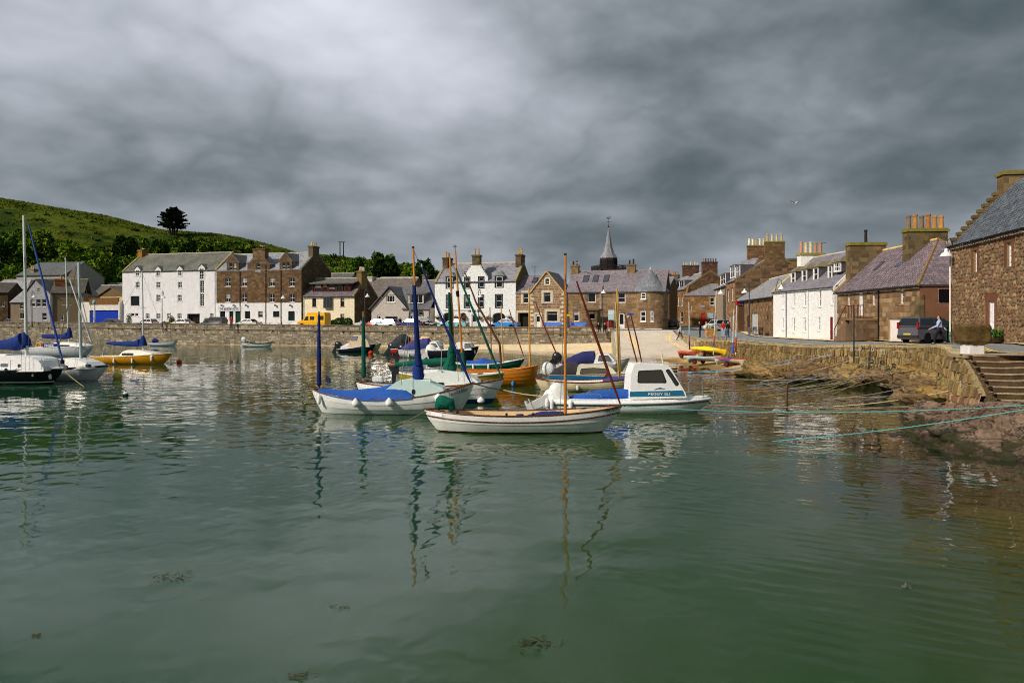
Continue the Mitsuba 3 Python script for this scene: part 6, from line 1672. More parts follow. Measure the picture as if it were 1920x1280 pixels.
 def sail(s, pts, radii, col, name, yo=0.0, wr=.15):
  """canvas rolled round a spar, lumpy, through photo points"""
  p = np.array([s.P(x, y, yo) for x, y in pts])
  t = np.linspace(0, 1, len(p)); tt_ = np.linspace(0, 1, 40)
  q = np.stack([np.interp(tt_, t, p[:, i]) for i in range(3)], -1)
  rr = np.interp(tt_, np.linspace(0, 1, len(radii)), radii)
  m = tube(q, rr, 12)
  V = m[0]
  c = np.repeat(q, 12, 0)
  d = V[:len(c)] - c
  n_ = meshkit.fbm(V[:len(c)] * [5, 5, 7] + s.rng.uniform(0, 9), 3, 3) - .5
  V[:len(c)] = c + d * (1 + wr * 2.6 * n_)[:, None]
  return s.add(name, (V, m[1]), col, .25, 'matte', True)
 def wire(s, a, b, r=.010, col=(150, 150, 150), name='stay'):
  s.add(name, tube([a, b], r, 4), col, .1, 'metal')
 def cabin(s, prof, hw, col=WHITE, taper=.85, yo=0, name='cabin', m='gloss', smooth=False, round_=.06):
  """side profile (photo px) of a cabin, extruded across the boat with tumblehome"""
  p = np.array([s.P(x, y, -hw * .8)[[0, 2]] for x, y in prof])
  po = Polygon(p).buffer(-round_).buffer(round_, quad_segs=3)
  zmin, zmax = p[:, 1].min(), p[:, 1].max()
  m_ = prism(po, -hw, hw, 'xz')
  V = m_[0]
  V[:, 1] *= 1 - (1 - taper) * np.clip((V[:, 2] - zmin) / (zmax - zmin), 0, 1)
  s._cab = (hw, taper, zmin, zmax)
  return s.add(name, (V, m_[1]), col, .06, m, smooth)
 def side_y(s, z):
  hw, tp, z0, z1 = s._cab
  return hw * (1 - (1 - tp) * min(max((z - z0) / (z1 - z0), 0), 1))
 def cabwin(s, prof, key='cabin', frame=(40, 42, 46), glass=(24, 28, 30), both=True, rim=.035, name='window'):
  hw = s._cab[0]
  p = np.array([s.P(x, y, -hw * .85)[[0, 2]] for x, y in prof])
  po = Polygon(p).buffer(-.03).buffer(.03, quad_segs=3)
  for sg in ((-1, 1) if both else (-1,)):
   for poly, mt, c_, o0, o1, nm in ((po, 'pane', glass, .012, .018, '__pane'), (po.buffer(rim).difference(po.buffer(-.005)), 'matte', frame, .0, .024, '')):
    m = prism(poly, 0, 1, 'xz'); V = m[0]
    y = np.array([s.side_y(z) for z in V[:, 2]])
    V[:, 1] = sg * (y + np.where(V[:, 1] > .5, o1, o0 - .03))
    m = (V, m[1])
    if nm == '':
     fk = put(s.k + '__' + key + '__' + name, s.w(m), mt, c_, .05)
    else:
     put(s.k + '__' + key + '__' + name + '_pane', s.w(m), mt, c_, .1)
 def fender(s, px, ptop, pbot, col=(230, 230, 226), lab='', r=None, ball_=False):
  r = r if ball_ or r is None else min(r, .085)
  t = min(max(s.tt(px), 0.02), .97)
  g = s.pt(t, 1, -1)
  y = g[1] - .11
  x0, z0 = s.xz(px, ptop, y); _, z1 = s.xz(px, pbot, y)
  z1 = max(z1, .04)
  r = r or max(.07, .16 * (z0 - z1))
  k = thing('fender', lab, 'fender', 'fenders hung on the boats')
  y = s.pts(t, .5 * (z0 + z1), -1)[1] - r * .9
  h = z0 - z1
  pr = [(.02, 0), (r * .7, h * .05), (r, h * .22), (r, h * .72), (r * .75, h * .9), (r * .3, h)] if not ball_ else [(.02, 0), (r * .8, h * .12), (r, h * .35), (r * .85, h * .62), (r * .4, h * .88), (r * .16, h)]
  put(k + '__body', s.w((lambda m: (m[0] + [x0, y, z1], m[1]))(lathe(pr, 10))), 'matte', col, .1, True)
  put(k + '__line', s.w(tube([[x0, y, z0], [x0, g[1], g[2]]], .012, 4)), 'matte', (150, 146, 130), .1)
  return k
 def cover(s, T, ridge, sag_=.04, col=CAN_B, over=.03, name='cover', edge=-.06, amt=.2, bulge=.25):
  """canvas stretched over the hull between the stations T (list), ridge heights above the sheer"""
  tt_ = np.linspace(T[0], T[-1], 26)
  rg = np.interp(tt_, T, ridge)
  P = []
  for t, h in zip(tt_, rg):
   e = s.pt(t, 1, -1)
   row = []
   for f in np.linspace(-1, 1, 15):
    a = abs(f)
    z = e[2] + h * (1 - a ** (1 + bulge * 3)) + .012
    row.append([e[0], -e[1] * f * 1.04, z])
   row = [[e[0], e[1] * 1.05, e[2] + edge]] + row[::-1][0:0] + [[r_[0], -r_[1] if False else r_[1], r_[2]] for r_ in row][::-1 if row[0][1] > 0 else 1]
   row.append([e[0], -e[1] * 1.05, e[2] + edge])
   P.append(row)
  P = np.array(P)
  n_ = meshkit.fbm(P * [2.2, 2.2, 2] + s.rng.uniform(0, 9), 4, 5) - .5
  P[:, 1:-1, 2] += n_[:, 1:-1] * sag_ * 2
  return s.add(name, grid(P), col, amt, 'matte', True)
 def outboard(s, x, z, y=0.0, col=(40, 42, 46), sc=1.0, tilt=.0, name='outboard'):
  """an outboard motor on its bracket: cowl, leg, cavitation plate, propeller; tilt raises the leg aft"""
  c_ = [ball((0, 0, .34), 1, 14, (.36, .20, .30)), ball((.05, 0, .14), 1, 12, (.30, .17, .16))]
  leg = [hexa([[-.1, -.06, -.75], [.1, -.06, -.75], [.1, .06, -.75], [-.1, .06, -.75], [-.16, -.08, .1], [.16, -.08, .1], [.16, .08, .1], [-.16, .08, .1]]), box(-.24, .12, -.1, .1, -.60, -.57), tube([[-.25, 0, -.70], [.2, 0, -.70]], [.04, .07], 8), box(.1, .3, -.1, .1, -.12, .12)]
  pr = [hull([(-.25, 0.01, -.70), (-.27, .05, -.70 + .02), (-.27, .12 * math.cos(a) , -.70 + .12 * math.sin(a)), (-.24, .10 * math.cos(a + .5), -.70 + .10 * math.sin(a + .5))]) for a in (0.3, 2.4, 4.5)]
  R = lambda m: (np.c_[m[0][:, 0] * math.cos(tilt) + m[0][:, 2] * math.sin(tilt), m[0][:, 1], -m[0][:, 0] * math.sin(tilt) + m[0][:, 2] * math.cos(tilt)] * sc + [x, y, z], m[1])
  k = s.add(name, R(join(leg)), np.asarray(col) * .85, .15, 'gloss')
  put(k + '__cowl', s.w(R(join(c_))), 'gloss', col, .08, 30)
  put(k + '__propeller', s.w(R(join(pr))), 'metal', (60, 60, 62), .1)
 def lettering(s, txt, px0, py0, px1, hgt_px, col=(30, 34, 44), slope=True, bold=False, name='name_lettering'):
  """the boat's name wrapped onto the near topside"""
  x0, z0 = s.xz(px0, py0, -s.B * .35); x1, _ = s.xz(px1, py0, -s.B * .3)
  D = s.a[1]
  h = hgt_px / F * D
  t = text(txt, h, .01, bold); tv = t[0]
  X = x0 + (tv[:, 0] - tv[:, 0].min()) * (x1 - x0) / (tv[:, 0].max() - tv[:, 0].min())
  q = X / s.L
  zz = tv[:, 1] + z0 + np.array([s.sh(a) for a in q]) - s.sh(x0 / s.L)
  Y = np.array([s.pts(min(a, .995), z, -1)[1] for a, z in zip(q, zz)])
  dx = np.array([s.rake * .2 * (1 - 0) * 0 for a in q])
  s.add(name, (np.c_[X + dx, Y - .02 - tv[:, 2], zz], t[1]), col, 0, 'matte')
def railset(s, pts, r=.016, posts=True, col=(190, 194, 198), name='guard_rail', key=None):
 ms = [tube(pts, r, 5)]
 s.add(name, join(ms), col, .05, 'metal')
 # -- the blue covered yacht in front
M = Boat('white_yacht', 'white yacht with brown rail, blue cockpit cover and blue sail bags', 585, 34.4, 889, 34.2, 2.05, None, WHITE, 'pointed', 0, .75, draft=.35, zw=.07, bottom=(36, 44, 40), planks=3, full=2.9, sheer_py=[(588, 731, .2), (720, 750, 1), (886, 718, 0)], rail=(110, 62, 34), railr=.032, deckcol=(96, 66, 40), flare=2.0)
M.cabin([(695, 752), (742, 716), (770, 711), (800, 715), (830, 727), (834, 738), (834, 748)], .62, (190, 214, 212), .8, round_=.03)
M.cabwin([(738, 733), (762, 733), (763, 739), (737, 740)], frame=(110, 120, 124))
M.cabwin([(774, 731), (777, 731), (777, 737), (774, 737)], frame=(30, 34, 36))
M.add('cabin__hatch', (lambda q: box(q[0] - .3, q[0] + .3, -.25, .25, q[2] - .05, q[2] + .05))(M.P(795, 713)), (206, 222, 220), .05, 'gloss')
M.cover([.045, .2, .38, .50, .58, .64], [.12, .20, .40, .60, .56, .16], .09, (46, 90, 172), edge=-.03, name='cockpit_cover')
M.mast(784, 714, 774.5, 464, .065, .045, (196, 134, 52))
M.add('mast__cap', (lambda q: ball(q, .06, 6))(M.P(774.5, 464)), (40, 40, 44), .1, 'matte')
M.sail([(776.5, 535), (780, 600), (783, 660), (785, 686)], [.07, .10, .13, .17], (24, 42, 104), 'furled_mainsail', -.06)
M.sail([(784, 680), (784, 690), (784, 704), (784, 713)], [.16, .24, .25, .22], (30, 54, 124), 'sail_bag', 0, .06)
M.sail([(790, 494), (791.5, 500)], [.025, .03], (206, 206, 206), 'jib_head', 0, .0)
M.sail([(791, 500), (826, 592), (862, 672), (878, 708), (883, 718)], [.035, .05, .06, .05, .03], (26, 46, 108), 'furled_jib')
M.mast(598, 728, 598, 584, .06, .035, (120, 80, 50), 'mizzen_mast')
M.sail([(598, 722), (598, 660), (598, 590)], [.10, .09, .05], (26, 40, 98), 'furled_mizzen', -.03)
M.wire(M.P(752, 722, -.95), M.P(775, 512, 0), .014, (196, 196, 196), 'shroud')
M.wire(M.P(760, 718, .95), M.P(775, 512, 0), .012, (190, 190, 190), 'shroud')
M.wire(M.P(886, 716, 0), M.P(775, 468, 0), .010, (150, 150, 150))
M.add('flagstaff', tube([M.P(608, 728), M.P(611, 697)], [.02, .012], 5), (150, 96, 50), .1, 'matte')
fq = [M.P(610.5, 703), M.P(619, 709), M.P(621, 716), M.P(618.5, 719), M.P(611, 715)]
M.add('flag', slab([q for q in fq], .012), (40, 50, 84), .3, 'matte')
M.lettering('Tanera Mor', 841, 743, 876, 6.5)
for i, (px, a, b_) in enumerate(((597.5, 739, 758), (667, 746, 763), (730, 745, 762), (822, 737, 752))):
 M.fender(px, a, b_, lab=['white fender at the stern of the blue covered yacht', 'second white fender on the blue covered yacht', 'white fender amidships on the blue covered yacht', 'white fender near the bow of the blue covered yacht'][i], ball_=i > 0, r=.12 if i == 0 else .17)
for px in (640, 700):
 M.add('cleat', (lambda q: box(q[0] - .1, q[0] + .1, q[1] - .02, q[1] + .02, q[2] + .02, q[2] + .06))(M.pt(M.tt(px), 1, -1)), (110, 100, 80), .1, 'metal')
 # -- the green covered sister ship behind
J = Boat('white_yacht', 'white yacht with blue bottom, brown rail and green sail covers', 668, 39.0, 944, 38.4, 2.1, None, WHITE, 'pointed', 0, .7, draft=.35, zw=.30, bottom=(26, 56, 140), planks=3, full=2.9, sheer_py=[(668, 716, .2), (790, 726, 1), (942, 711, 0)], rail=(96, 56, 34), railr=.035, deckcol=(206, 206, 200))
J.cabin([(778, 727), (800, 698), (836, 694), (872, 700), (892, 711), (897, 716), (897, 722)], .66, (218, 226, 224), .8, round_=.03)
J.cabwin([(822, 718), (832, 718), (832, 722), (822, 722)])
J.add('cabin__hatch', (lambda q: box(q[0] - .45, q[0] + .3, -.3, .3, q[2] - .06, q[2] + .08))(J.P(812, 696)), (224, 228, 226), .05, 'gloss')
J.mast(852, 700, 843.5, 482, .065, .045, (196, 134, 52))
J.sail([(842, 548), (843.5, 600), (846, 640), (848, 660)], [.05, .075, .10, .12], (12, 66, 60), 'furled_mainsail', -.1)
J.sail([(846, 650), (846, 672), (843, 690), (842, 702)], [.14, .22, .34, .2], (14, 88, 74), 'sail_bag', -.02, .2)
J.sail([(741, 683), (770, 681), (800, 678), (845, 676)], [.10, .135, .14, .16], (14, 92, 78), 'boom_cover', 0, .1)
J.mast(727, 684, 742, 683, .06, .06, (170, 110, 60), 'boom_end')
J.sail([(855, 503), (876, 556), (898, 606), (920, 660), (939, 703)], [.03, .055, .062, .06, .03], (16, 82, 70), 'furled_jib')
J.mast(682, 713, 681, 584, .06, .035, (170, 120, 60), 'mizzen_mast')
J.sail([(682, 707), (681.5, 640), (681, 594)], [.115, .10, .06], (12, 80, 68), 'furled_mizzen', -.03)
J.wire(J.P(827, 697, -.6), J.P(828, 655, -.6), .022, (224, 224, 224), 'white_post')
J.wire(J.P(860, 715, -.9), J.P(845, 520, 0), .012, (190, 190, 190), 'shroud')
J.outboard(J.P(738, 702)[0], J.P(738, 698)[2], .1, (36, 38, 40), .75)
J.add('dinghy_outboard', (lambda q: cbox(q[0] - .22, q[0] + .3, -.2, .15, q[2] - .12, q[2] + .16, .06))(J.P(708, 711)), (216, 218, 220), .1, 'gloss')
J.fender(901, 744, 759, lab='white fender at the bow of the green covered yacht', ball_=True, r=.18)
J.fender(860, 724, 731, lab='small white fender on the deck edge of the green covered yacht', ball_=True, r=.12)
J.wire(J.P(939, 709, 0), J.P(845, 486, 0), .010, (150, 150, 150))
 # -- the open white boat in front
O = Boat('open_boat', 'open white double ended sailing dinghy with brown rails nearest the camera', 795, 28.7, 1166, 28.4, 1.75, None, (228, 228, 224), 'pointed', 0, .85, draft=.25, zw=.10, bottom=(70, 24, 20), planks=2, full=2.5, sheer_py=[(797, 768, .2), (960, 781, 1), (1164, 762, 0)], rail=(92, 46, 26), railr=.03, deck=False, liner=(214, 194, 150), well=.30, rubrail=(.21, .026, (84, 40, 24)), flare=1.9)
for px in (850, 905, 960, 1010, 1065, 1110):
 t = O.tt(px); e = O.pt(t, 1, -1)
 O.add('thwart', box(e[0] - .11, e[0] + .11, e[1] * .92, -e[1] * .92, e[2] - .17, e[2] - .13), (196, 160, 104), .2)
for px in (857, 950, 1000):
 e = O.pt(O.tt(px), 1, -1); O.add('rowlock', box(e[0] - .04, e[0] + .04, e[1] - .02, e[1] + .05, e[2], e[2] + .12), (30, 34, 36), .1)
P_ = np.array([O.pt(t, 1, -1) for t in np.linspace(.79, .995, 8)])
O.add('fore_deck', grid(np.stack([P_ + [0, .03, -.01], P_ * [1, -1, 1] + [0, -.03, -.01]], 1)), (206, 186, 150), .15, 'gloss')
O.mast(1060, 779, 1060, 478, .055, .04, (190, 122, 52)); O.add('mast__truck', (lambda q: box(q[0] - .05, q[0] + .05, -.05, .05, q[2], q[2] + .06))(O.P(1060, 478)), (60, 50, 40), .1)
O.sail([(1081, 527), (1110, 612), (1140, 695), (1163, 757)], [.028, .048, .052, .03], (92, 38, 28), 'furled_jib')
O.add('jib_clew', slab([O.P(1127, 712), O.P(1139, 698), O.P(1142, 703), O.P(1134, 709)], .03), (110, 40, 30), .2)
O.sail([(819, 766), (828, 754), (842, 757), (851, 769)], [.10, .25, .22, .08], (14, 92, 78), 'outboard_cover', 0, .16)
O.sail([(988, 780), (1015, 777), (1040, 776), (1062, 775)], [.04, .11, .12, .05], (40, 52, 110), 'stowed_sail', .1, .2)
O.add('stern_deck', grid(np.stack([np.array([O.pt(t, 1, -1) + [0, .02, -.02] for t in np.linspace(.005, .10, 5)]), np.array([O.pt(t, 1, 1) + [0, -.02, -.02] for t in np.linspace(.005, .10, 5)])], 1)), (110, 66, 40), .2)
O.lettering('Halcyon', 1135, 773, 1161, 6)
e = O.pts(.06, O.sh(.06) - .10, -1, .012); O.add('registration_plate', (lambda a, b: slab([a + [0, 0, -.07], b + [0, 0, -.07], b + [0, 0, .05], a + [0, 0, .05]], .01))(O.pts(.035, O.sh(.035) - .10, -1, .03), O.pts(.10, O.sh(.10) - .10, -1, .03)), (236, 236, 236), .05)
for yo, zo in ((.18, .02), (.30, .03)):
 a, b = O.P(880, 781, yo), O.P(1030, 781, yo); O.add('oar', join([tube([a + [0, 0, zo], b + [0, 0, zo]], .022, 6), hull([b + [0, -.06, zo], b + [0, .06, zo], b + [.45, -.07, zo + .01], b + [.45, .07, zo + .01], b + [.45, 0, zo - .01]])]), (186, 146, 90), .2)
a = np.linspace(0, 25, 90); q = O.P(925, 786, -.1); O.add('rope_coil', tube(np.stack([q[0] + (.10 + .004 * a) * np.cos(a), q[1] + (.10 + .004 * a) * np.sin(a), q[2] + .003 * a], -1), .012, 4), (150, 160, 140), .3)
O.add('bucket', lathe([(.10, 0), (.14, .24), (.12, .24)], 10, tuple(O.P(975, 789, -.15))), (40, 60, 110), .1)
O.wire(O.P(1050, 782, -.7), O.P(1060, 500, 0), .009, (150, 140, 120), 'shroud')
 # -- the white cabin boat
P = Boat('cabin_boat', 'white cabin boat with blue stripe, two white outboards and big side window', 1022, 34.4, 1332, 34.6, 2.15, None, (228, 230, 228), 'transom', .86, .85, .1, draft=.28, zw=.04, bottom=(70, 76, 64), full=2.8, sheer_py=[(1030, 757, 1), (1180, 757, 1), (1328, 748, 0)], rail=None, deckcol=(232, 232, 230), flare=2.6, inset=-.0)
P.add('gunwale', join([tube(np.array([P.pt(t, 1, sg) for t in np.linspace(0, 1, 30)]) + [0, 0, .02], .06, 8) for sg in (-1, 1)] ), (236, 238, 236), .04, 'gloss', True)
tt_ = np.linspace(0, 1, 30)
inner = np.array([[P.pt(t, 1, -1) * [1, .96, 1] + [0, 0, .0], P.pt(t, 1, -1) * [1, .90, 1] + [0, 0, .12], P.pt(t, 1, -1) * [1, .3, 1] + [0, 0, .17], P.pt(t, 1, 1) * [1, .3, 1] + [0, 0, .17], P.pt(t, 1, 1) * [1, .90, 1] + [0, 0, .12], P.pt(t, 1, 1) * [1, .96, 1]] for t in tt_])
P.add('topsides', grid(inner), (234, 236, 234), .05, 'gloss', 40)
P.add('rubbing_line', join([tube(np.array([P.pts(t, P.sh(t) - .07, sg, .015) for t in np.linspace(0, .99, 26)]), .018, 5) for sg in (-1, 1)]), (34, 34, 36), .1, 'matte')
P.cabin([(1180, 748), (1183, 700), (1190, 682), (1252, 684), (1258, 690), (1283, 734), (1286, 745)], .86, (232, 234, 232), .80, round_=.05)
P.cabwin([(1198, 696), (1240, 694), (1248, 716), (1196, 716)], frame=(20, 22, 24), glass=(58, 56, 48), rim=.03)
P.cabwin([(1249, 694), (1254, 693), (1271, 719), (1267, 722)], frame=(20, 22, 24), glass=(50, 54, 56), rim=.03)
hw, tp, z0, z1 = P._cab
sa = [P.P(x, y, -hw * .95)[[0, 2]] for x, y in ((1180.5, 743.5), (1284.5, 742), (1280, 731.5), (1181, 734))]
m = prism(Polygon(sa), 0, 1, 'xz'); V = m[0]; V[:, 1] = -np.array([P.side_y(z) for z in V[:, 2]]) - .012 + .03 * (V[:, 1] < .5) ; P.add('cabin__stripe', m, (30, 108, 140), .05, 'gloss')
V2 = V.copy(); V2[:, 1] *= -1; P.add('cabin__stripe', (V2, m[1][:, ::-1]), (30, 108, 140), .05, 'gloss')
x0, zt0 = P.xz(1215, 742.0, -hw * .97); x1, _ = P.xz(1256, 742, -hw * .97)
t = text('PEGGY SU', .118, .012); tv = t[0]
P.add('cabin__name_lettering', (np.c_[x0 + (tv[:, 0] - tv[:, 0].min()) * (x1 - x0) / (tv[:, 0].max() - tv[:, 0].min()), -P.side_y(zt0 + .08) - .022 - tv[:, 2], zt0 + .02 + tv[:, 1]], t[1]), (232, 236, 238), 0)
gx_ = [P.P(x, y, -hw * .9)[[0, 2]] for x, y in ((1226, 730), (1233, 727.5), (1238, 726), (1241, 727.3), (1247, 728.8), (1240, 728.6), (1236, 728.6), (1229, 729.6))]
m = prism(Polygon(gx_).buffer(.004), 0, 1, 'xz'); V = m[0]; V[:, 1] = -np.array([P.side_y(z) for z in V[:, 2]]) - .004 - .012 * V[:, 1]; P.add('cabin__emblem', m, (60, 90, 120), 0)
a0 = P.P(1197, 681, 0); a1 = P.P(1240, 683, 0)
railset(P, [a0 + [0, -.5, 0], a0 + [.05, -.5, .07], a1 + [-.05, -.5, .09], a1 + [0, -.5, 0]], .016, name='roof_rail')
P.add('radar_post', tube([P.P(1243, 684), P.P(1240, 658)], [.035, .028], 6), (210, 206, 176), .1, 'gloss')
P.sail([(1068, 750), (1100, 745), (1140, 742), (1182, 738)], [.16, .24, .30, .20], (44, 88, 172), 'cockpit_cover', -.25, .12)
P.sail([(1075, 749), (1110, 746), (1150, 744), (1180, 741)], [.16, .24, .28, .18], (44, 88, 172), 'cockpit_cover', .3, .12)
for (pa, pb, pc) in (((1060, 749), (1062, 738), (1128, 745)), ((1100, 740), (1108, 729), (1143, 732))):
 railset(P, [P.P(*pa, -.9), P.P(*pb, -.9), P.P(pc[0] - 4, pb[1] + 1, -.9), P.P(*pc, -.9)], .018)
for yo in (-.62, .62):
 railset(P, [P.P(1292, 745, yo), P.P(1292, 716, yo), P.P(1296, 711, yo), P.P(1316, 711, yo * .5), P.P(1318, 745, yo * .5)], .02, name='pulpit')
railset(P, [P.P(1318, 711, -.31), P.P(1321, 709, 0), P.P(1318, 711, .31)], .02, name='pulpit')
P.outboard(.12, .66, -.45, (230, 232, 230), 1.35, 1.12); P.outboard(-.05, .52, .25, (232, 234, 232), 1.0, 1.2)
for i, (px, a, b_, c) in enumerate(((1022, 746, 764, (232, 232, 230)), (1035, 748, 769, (222, 224, 228)), (1070, 749, 767, (234, 234, 232)))):
 P.fender(px if i else 1026, a, b_, c, ['white fender at the stern corner of the white cabin boat', 'second white fender behind the stern of the white cabin boat', 'white fender beside the cockpit of the white cabin boat'][i], r=.11)
P.add('anchor', tube([P.P(1300, 742, 0), P.P(1325, 745, 0), P.P(1331, 757, 0)], .03, 5), (90, 84, 76), .2, 'metal')
 # -- boats behind the cabin boat
Q = Boat('clinker_boat', 'beige clinker built boat with brown rail behind the white cabin boat', 1004, 45, 1196, 44.6, 1.9, None, (206, 192, 156), 'pointed', 0, .6, draft=.25, zw=.06, bottom=(60, 56, 46), planks=5, full=2.5, sheer_py=[(1005, 710, .3), (1090, 718, 1), (1194, 706, 0)], rail=(104, 56, 34), railr=.04, deck=False, liner=(226, 224, 214))
Q.fender(1083, 722, 732, lab='white fender lying along the beige clinker boat', r=.12)
Q.sail([(1130, 714), (1150, 711), (1172, 711), (1186, 709)], [.05, .16, .18, .05], (74, 70, 140), 'stowed_sail', 0, .2)
Q.mast(1163, 712, 1157, 540, .07, .05, (206, 160, 84)); Q.mast(1160, 708, 1154, 566, .035, .03, (206, 170, 100), 'yard', -.1)
Q.sail([(1171, 586), (1184, 640), (1194, 677), (1196, 700)], [.03, .04, .04, .03], (110, 44, 34), 'furled_jib')
Q2 = Boat('cabin_cruiser', 'cream cabin cruiser with blue hull band and dark cockpit cover behind the white cabin boat', 1030, 49, 1216, 48.6, 2.1, None, (224, 224, 216), 'transom', .85, .6, draft=.3, bottom=(40, 60, 110), sheer_py=[(1035, 704, 1), (1110, 703, 1), (1214, 697, 0)], rail=(170, 150, 110), boot=(.32, .62, (34, 110, 170)))
Q2.cabin([(1080, 707), (1083, 687), (1090, 684), (1140, 686), (1148, 690), (1160, 704), (1160, 707)], .8, (222, 214, 190), .85)
Q2.cabwin([(1090, 692), (1112, 690), (1136, 692), (1140, 699), (1088, 700)], glass=(90, 84, 72))
Q2.sail([(1032, 703), (1050, 697), (1068, 692), (1085, 690)], [.15, .32, .42, .45], (52, 54, 60), 'cockpit_cover', 0, .06)
Q2.outboard(-.35, .75, 0, (230, 232, 232), 1.15, .85)
Q2.sail([(1182, 587), (1195, 640), (1203, 678)], [.035, .045, .04], (100, 40, 32), 'furled_jib')
R_ = Boat('cuddy_boat', 'white cuddy boat with long blue cockpit cover in the middle of the moorings', 1045, 63, 1181, 62, 2.1, None, (226, 228, 226), 'transom', .85, .7, draft=.3, bottom=(60, 64, 70), sheer_py=[(1048, 685, 1), (1110, 683, 1), (1180, 671, 0)], rail=(200, 202, 204))
R_.cabin([(1112, 686), (1118, 665), (1124, 663), (1142, 663), (1153, 676), (1156, 682)], .75, WHITE, .85)
R_.cabwin([(1124, 667), (1140, 667), (1147, 676), (1122, 676)], glass=(90, 100, 100))
R_.sail([(1055, 682), (1075, 677), (1095, 671), (1116, 668)], [.2, .42, .5, .45], (42, 50, 104), 'cockpit_cover', 0, .06)
R_.outboard(-.3, .75, 0, (34, 36, 40), 1.2, .8)
R_.sail([(1004, 566), (1022, 615), (1040, 655), (1051, 680)], [.04, .055, .055, .04], (120, 50, 36), 'furled_mizzen')
K = Boat('olive_boat', 'olive yellow sailing boat with white rail and tall varnished mast', 748, 42.6, 945, 42.2, 1.9, None, (150, 138, 28), 'pointed', 0, .55, draft=.3, bottom=(110, 100, 30), full=2.5, sheer_py=[(752, 700, .3), (850, 707, 1), (943, 699, 0)], rail=(228, 226, 220), railr=.05, deckcol=(196, 120, 60))
K.mast(869, 706, 853.5, 470, .065, .045, (196, 130, 52)); K.sail([(868, 660), (869, 680), (868, 704)], [.11, .15, .16], (12, 80, 70), 'sail_cover', 0, .15)
K.sail([(871, 509), (893, 568), (915, 606), (937, 645), (940, 690)], [.03, .05, .06, .06, .05], (92, 62, 40), 'furled_jib'); K.add('mast__band', tube([K.P(857.5, 545), K.P(858.5, 556)], .085, 8), (30, 30, 32), .1)
K.add('masthead_vane', join([tube([K.P(853.5, 470), K.P(853, 458)], .015, 4), tube([K.P(849, 462), K.P(857, 462)], .02, 4)]), (60, 60, 64), 0)
L_ = Boat('orange_boat', 'varnished orange wooden boat with upright bow', 842, 48.4, 1009, 48, 1.9, None, (206, 124, 30), 'pointed', 0, .25, draft=.25, bottom=(140, 84, 24), full=2.8, sheer_py=[(845, 690, .3), (925, 697, 1), (1008, 685, 0)], rail=(212, 136, 50), deck=False, liner=(196, 116, 50), planks=5)
L_.mast(993.5, 688, 991.5, 540, .055, .04, (206, 150, 70))
L_.fender(961, 714, 729, (60, 130, 206), 'long blue fender at the bow of the orange boat', r=.09)
I_ = Boat('green_boat', 'dark green sailing boat with white rail and bright blue cover', 846, 64.5, 984, 63.5, 2.0, None, (8, 92, 78), 'pointed', 0, .8, draft=.3, bottom=(20, 60, 54), full=2.5, sheer_py=[(848, 680, .3), (905, 684, 1), (983, 672, 0)], rail=(226, 226, 222), railr=.05, deckcol=(210, 208, 200), rubrail=(.28, .03, (20, 70, 60)))
I_.cover([.22, .34, .44, .55, .66], [.25, .30, .55, .25, .14], .05, (44, 88, 170), edge=.04)
I_.mast(943.5, 678, 939.5, 573, .06, .045, (196, 156, 96)); I_.mast(922, 680, 918.5, 576, .05, .04, (140, 84, 50), 'mizzen_mast')
I_.sail([(955, 580), (966, 620), (976, 650), (983, 671)], [.035, .05, .05, .03], (120, 54, 40), 'furled_jib')
for i, (px, a, b_) in enumerate(((887, 682, 693), (915.5, 682, 693))):
 I_.fender(px, a, b_, lab=['left white fender on the dark green boat', 'right white fender on the dark green boat'][i], r=.13)
 # -- motor boats along the far wall
def motor(name, label, p0, D0, p1, D1, sheer, col, bottom=(50, 54, 60), beam=2.0, rake=.7):
 return Boat(name, label, p0, D0, p1, D1, beam, None, col, 'transom', .85, rake, .1, draft=.25, bottom=bottom, sheer_py=sheer, rail=(206, 208, 208), railr=.05, deckcol=(214, 214, 208))
g1 = motor('speedboat', 'dark hulled speedboat with pale cover and beige cuddy by the far wall', 637, 97, 705, 96, [(640, 655, 1), (668, 652, 1), (704, 644, 0)], (34, 40, 58))
g1.sail([(640, 653), (655, 650), (672, 648), (690, 647)], [.25, .5, .55, .2], (200, 202, 208), 'cover', -.2, .06)
g1.cabin([(652, 652), (659, 632), (663, 628), (680, 628), (690, 640), (694, 650)], .8, (206, 184, 156), .8); g1.cabwin([(661, 631), (671, 631), (669, 638), (658, 638)], glass=(120, 124, 134))
g1.outboard(-.45, .5, 0, (30, 32, 36), 1.4, .6)
g2 = motor('brown_motorboat', 'small brown and cream motorboat behind the pale covered speedboat', 668, 104, 716, 103, [(672, 650, 1), (694, 648, 1), (715, 643, 0)], (196, 178, 130), (80, 70, 50))
g2.cabin([(676, 652), (680, 640), (700, 642), (708, 647)], .8, (110, 84, 40), .8)
h1 = motor('covered_speedboat', 'red and dark covered speedboat with raised outboards near the white cuddy boat', 738, 90, 800, 89, [(742, 655, 1), (770, 652, 1), (799, 645, 0)], (176, 40, 36))
h1.sail([(733, 655), (745, 646), (757, 639), (767, 640)], [.35, .75, .85, .5], (52, 56, 62), 'cover', 0, .08); h1.sail([(762, 648), (775, 646), (790, 645), (803, 647)], [.4, .5, .45, .2], (170, 34, 32), 'bow_cover', 0, .06)
h1.outboard(-.35, .55, -.4, (40, 44, 54), 1.5, .75); h1.outboard(-.3, .5, .5, (48, 52, 60), 1.5, .7)
railset(h1, [h1.P(738, 640), h1.P(744, 628), h1.P(749, 627), h1.P(745, 638)], .03)
h1b = motor('peach_motorboat', 'motorboat with peach coloured canopy in the row by the far wall', 772, 97, 822, 96, [(775, 652, 1), (798, 650, 1), (821, 644, 0)], (120, 70, 50))
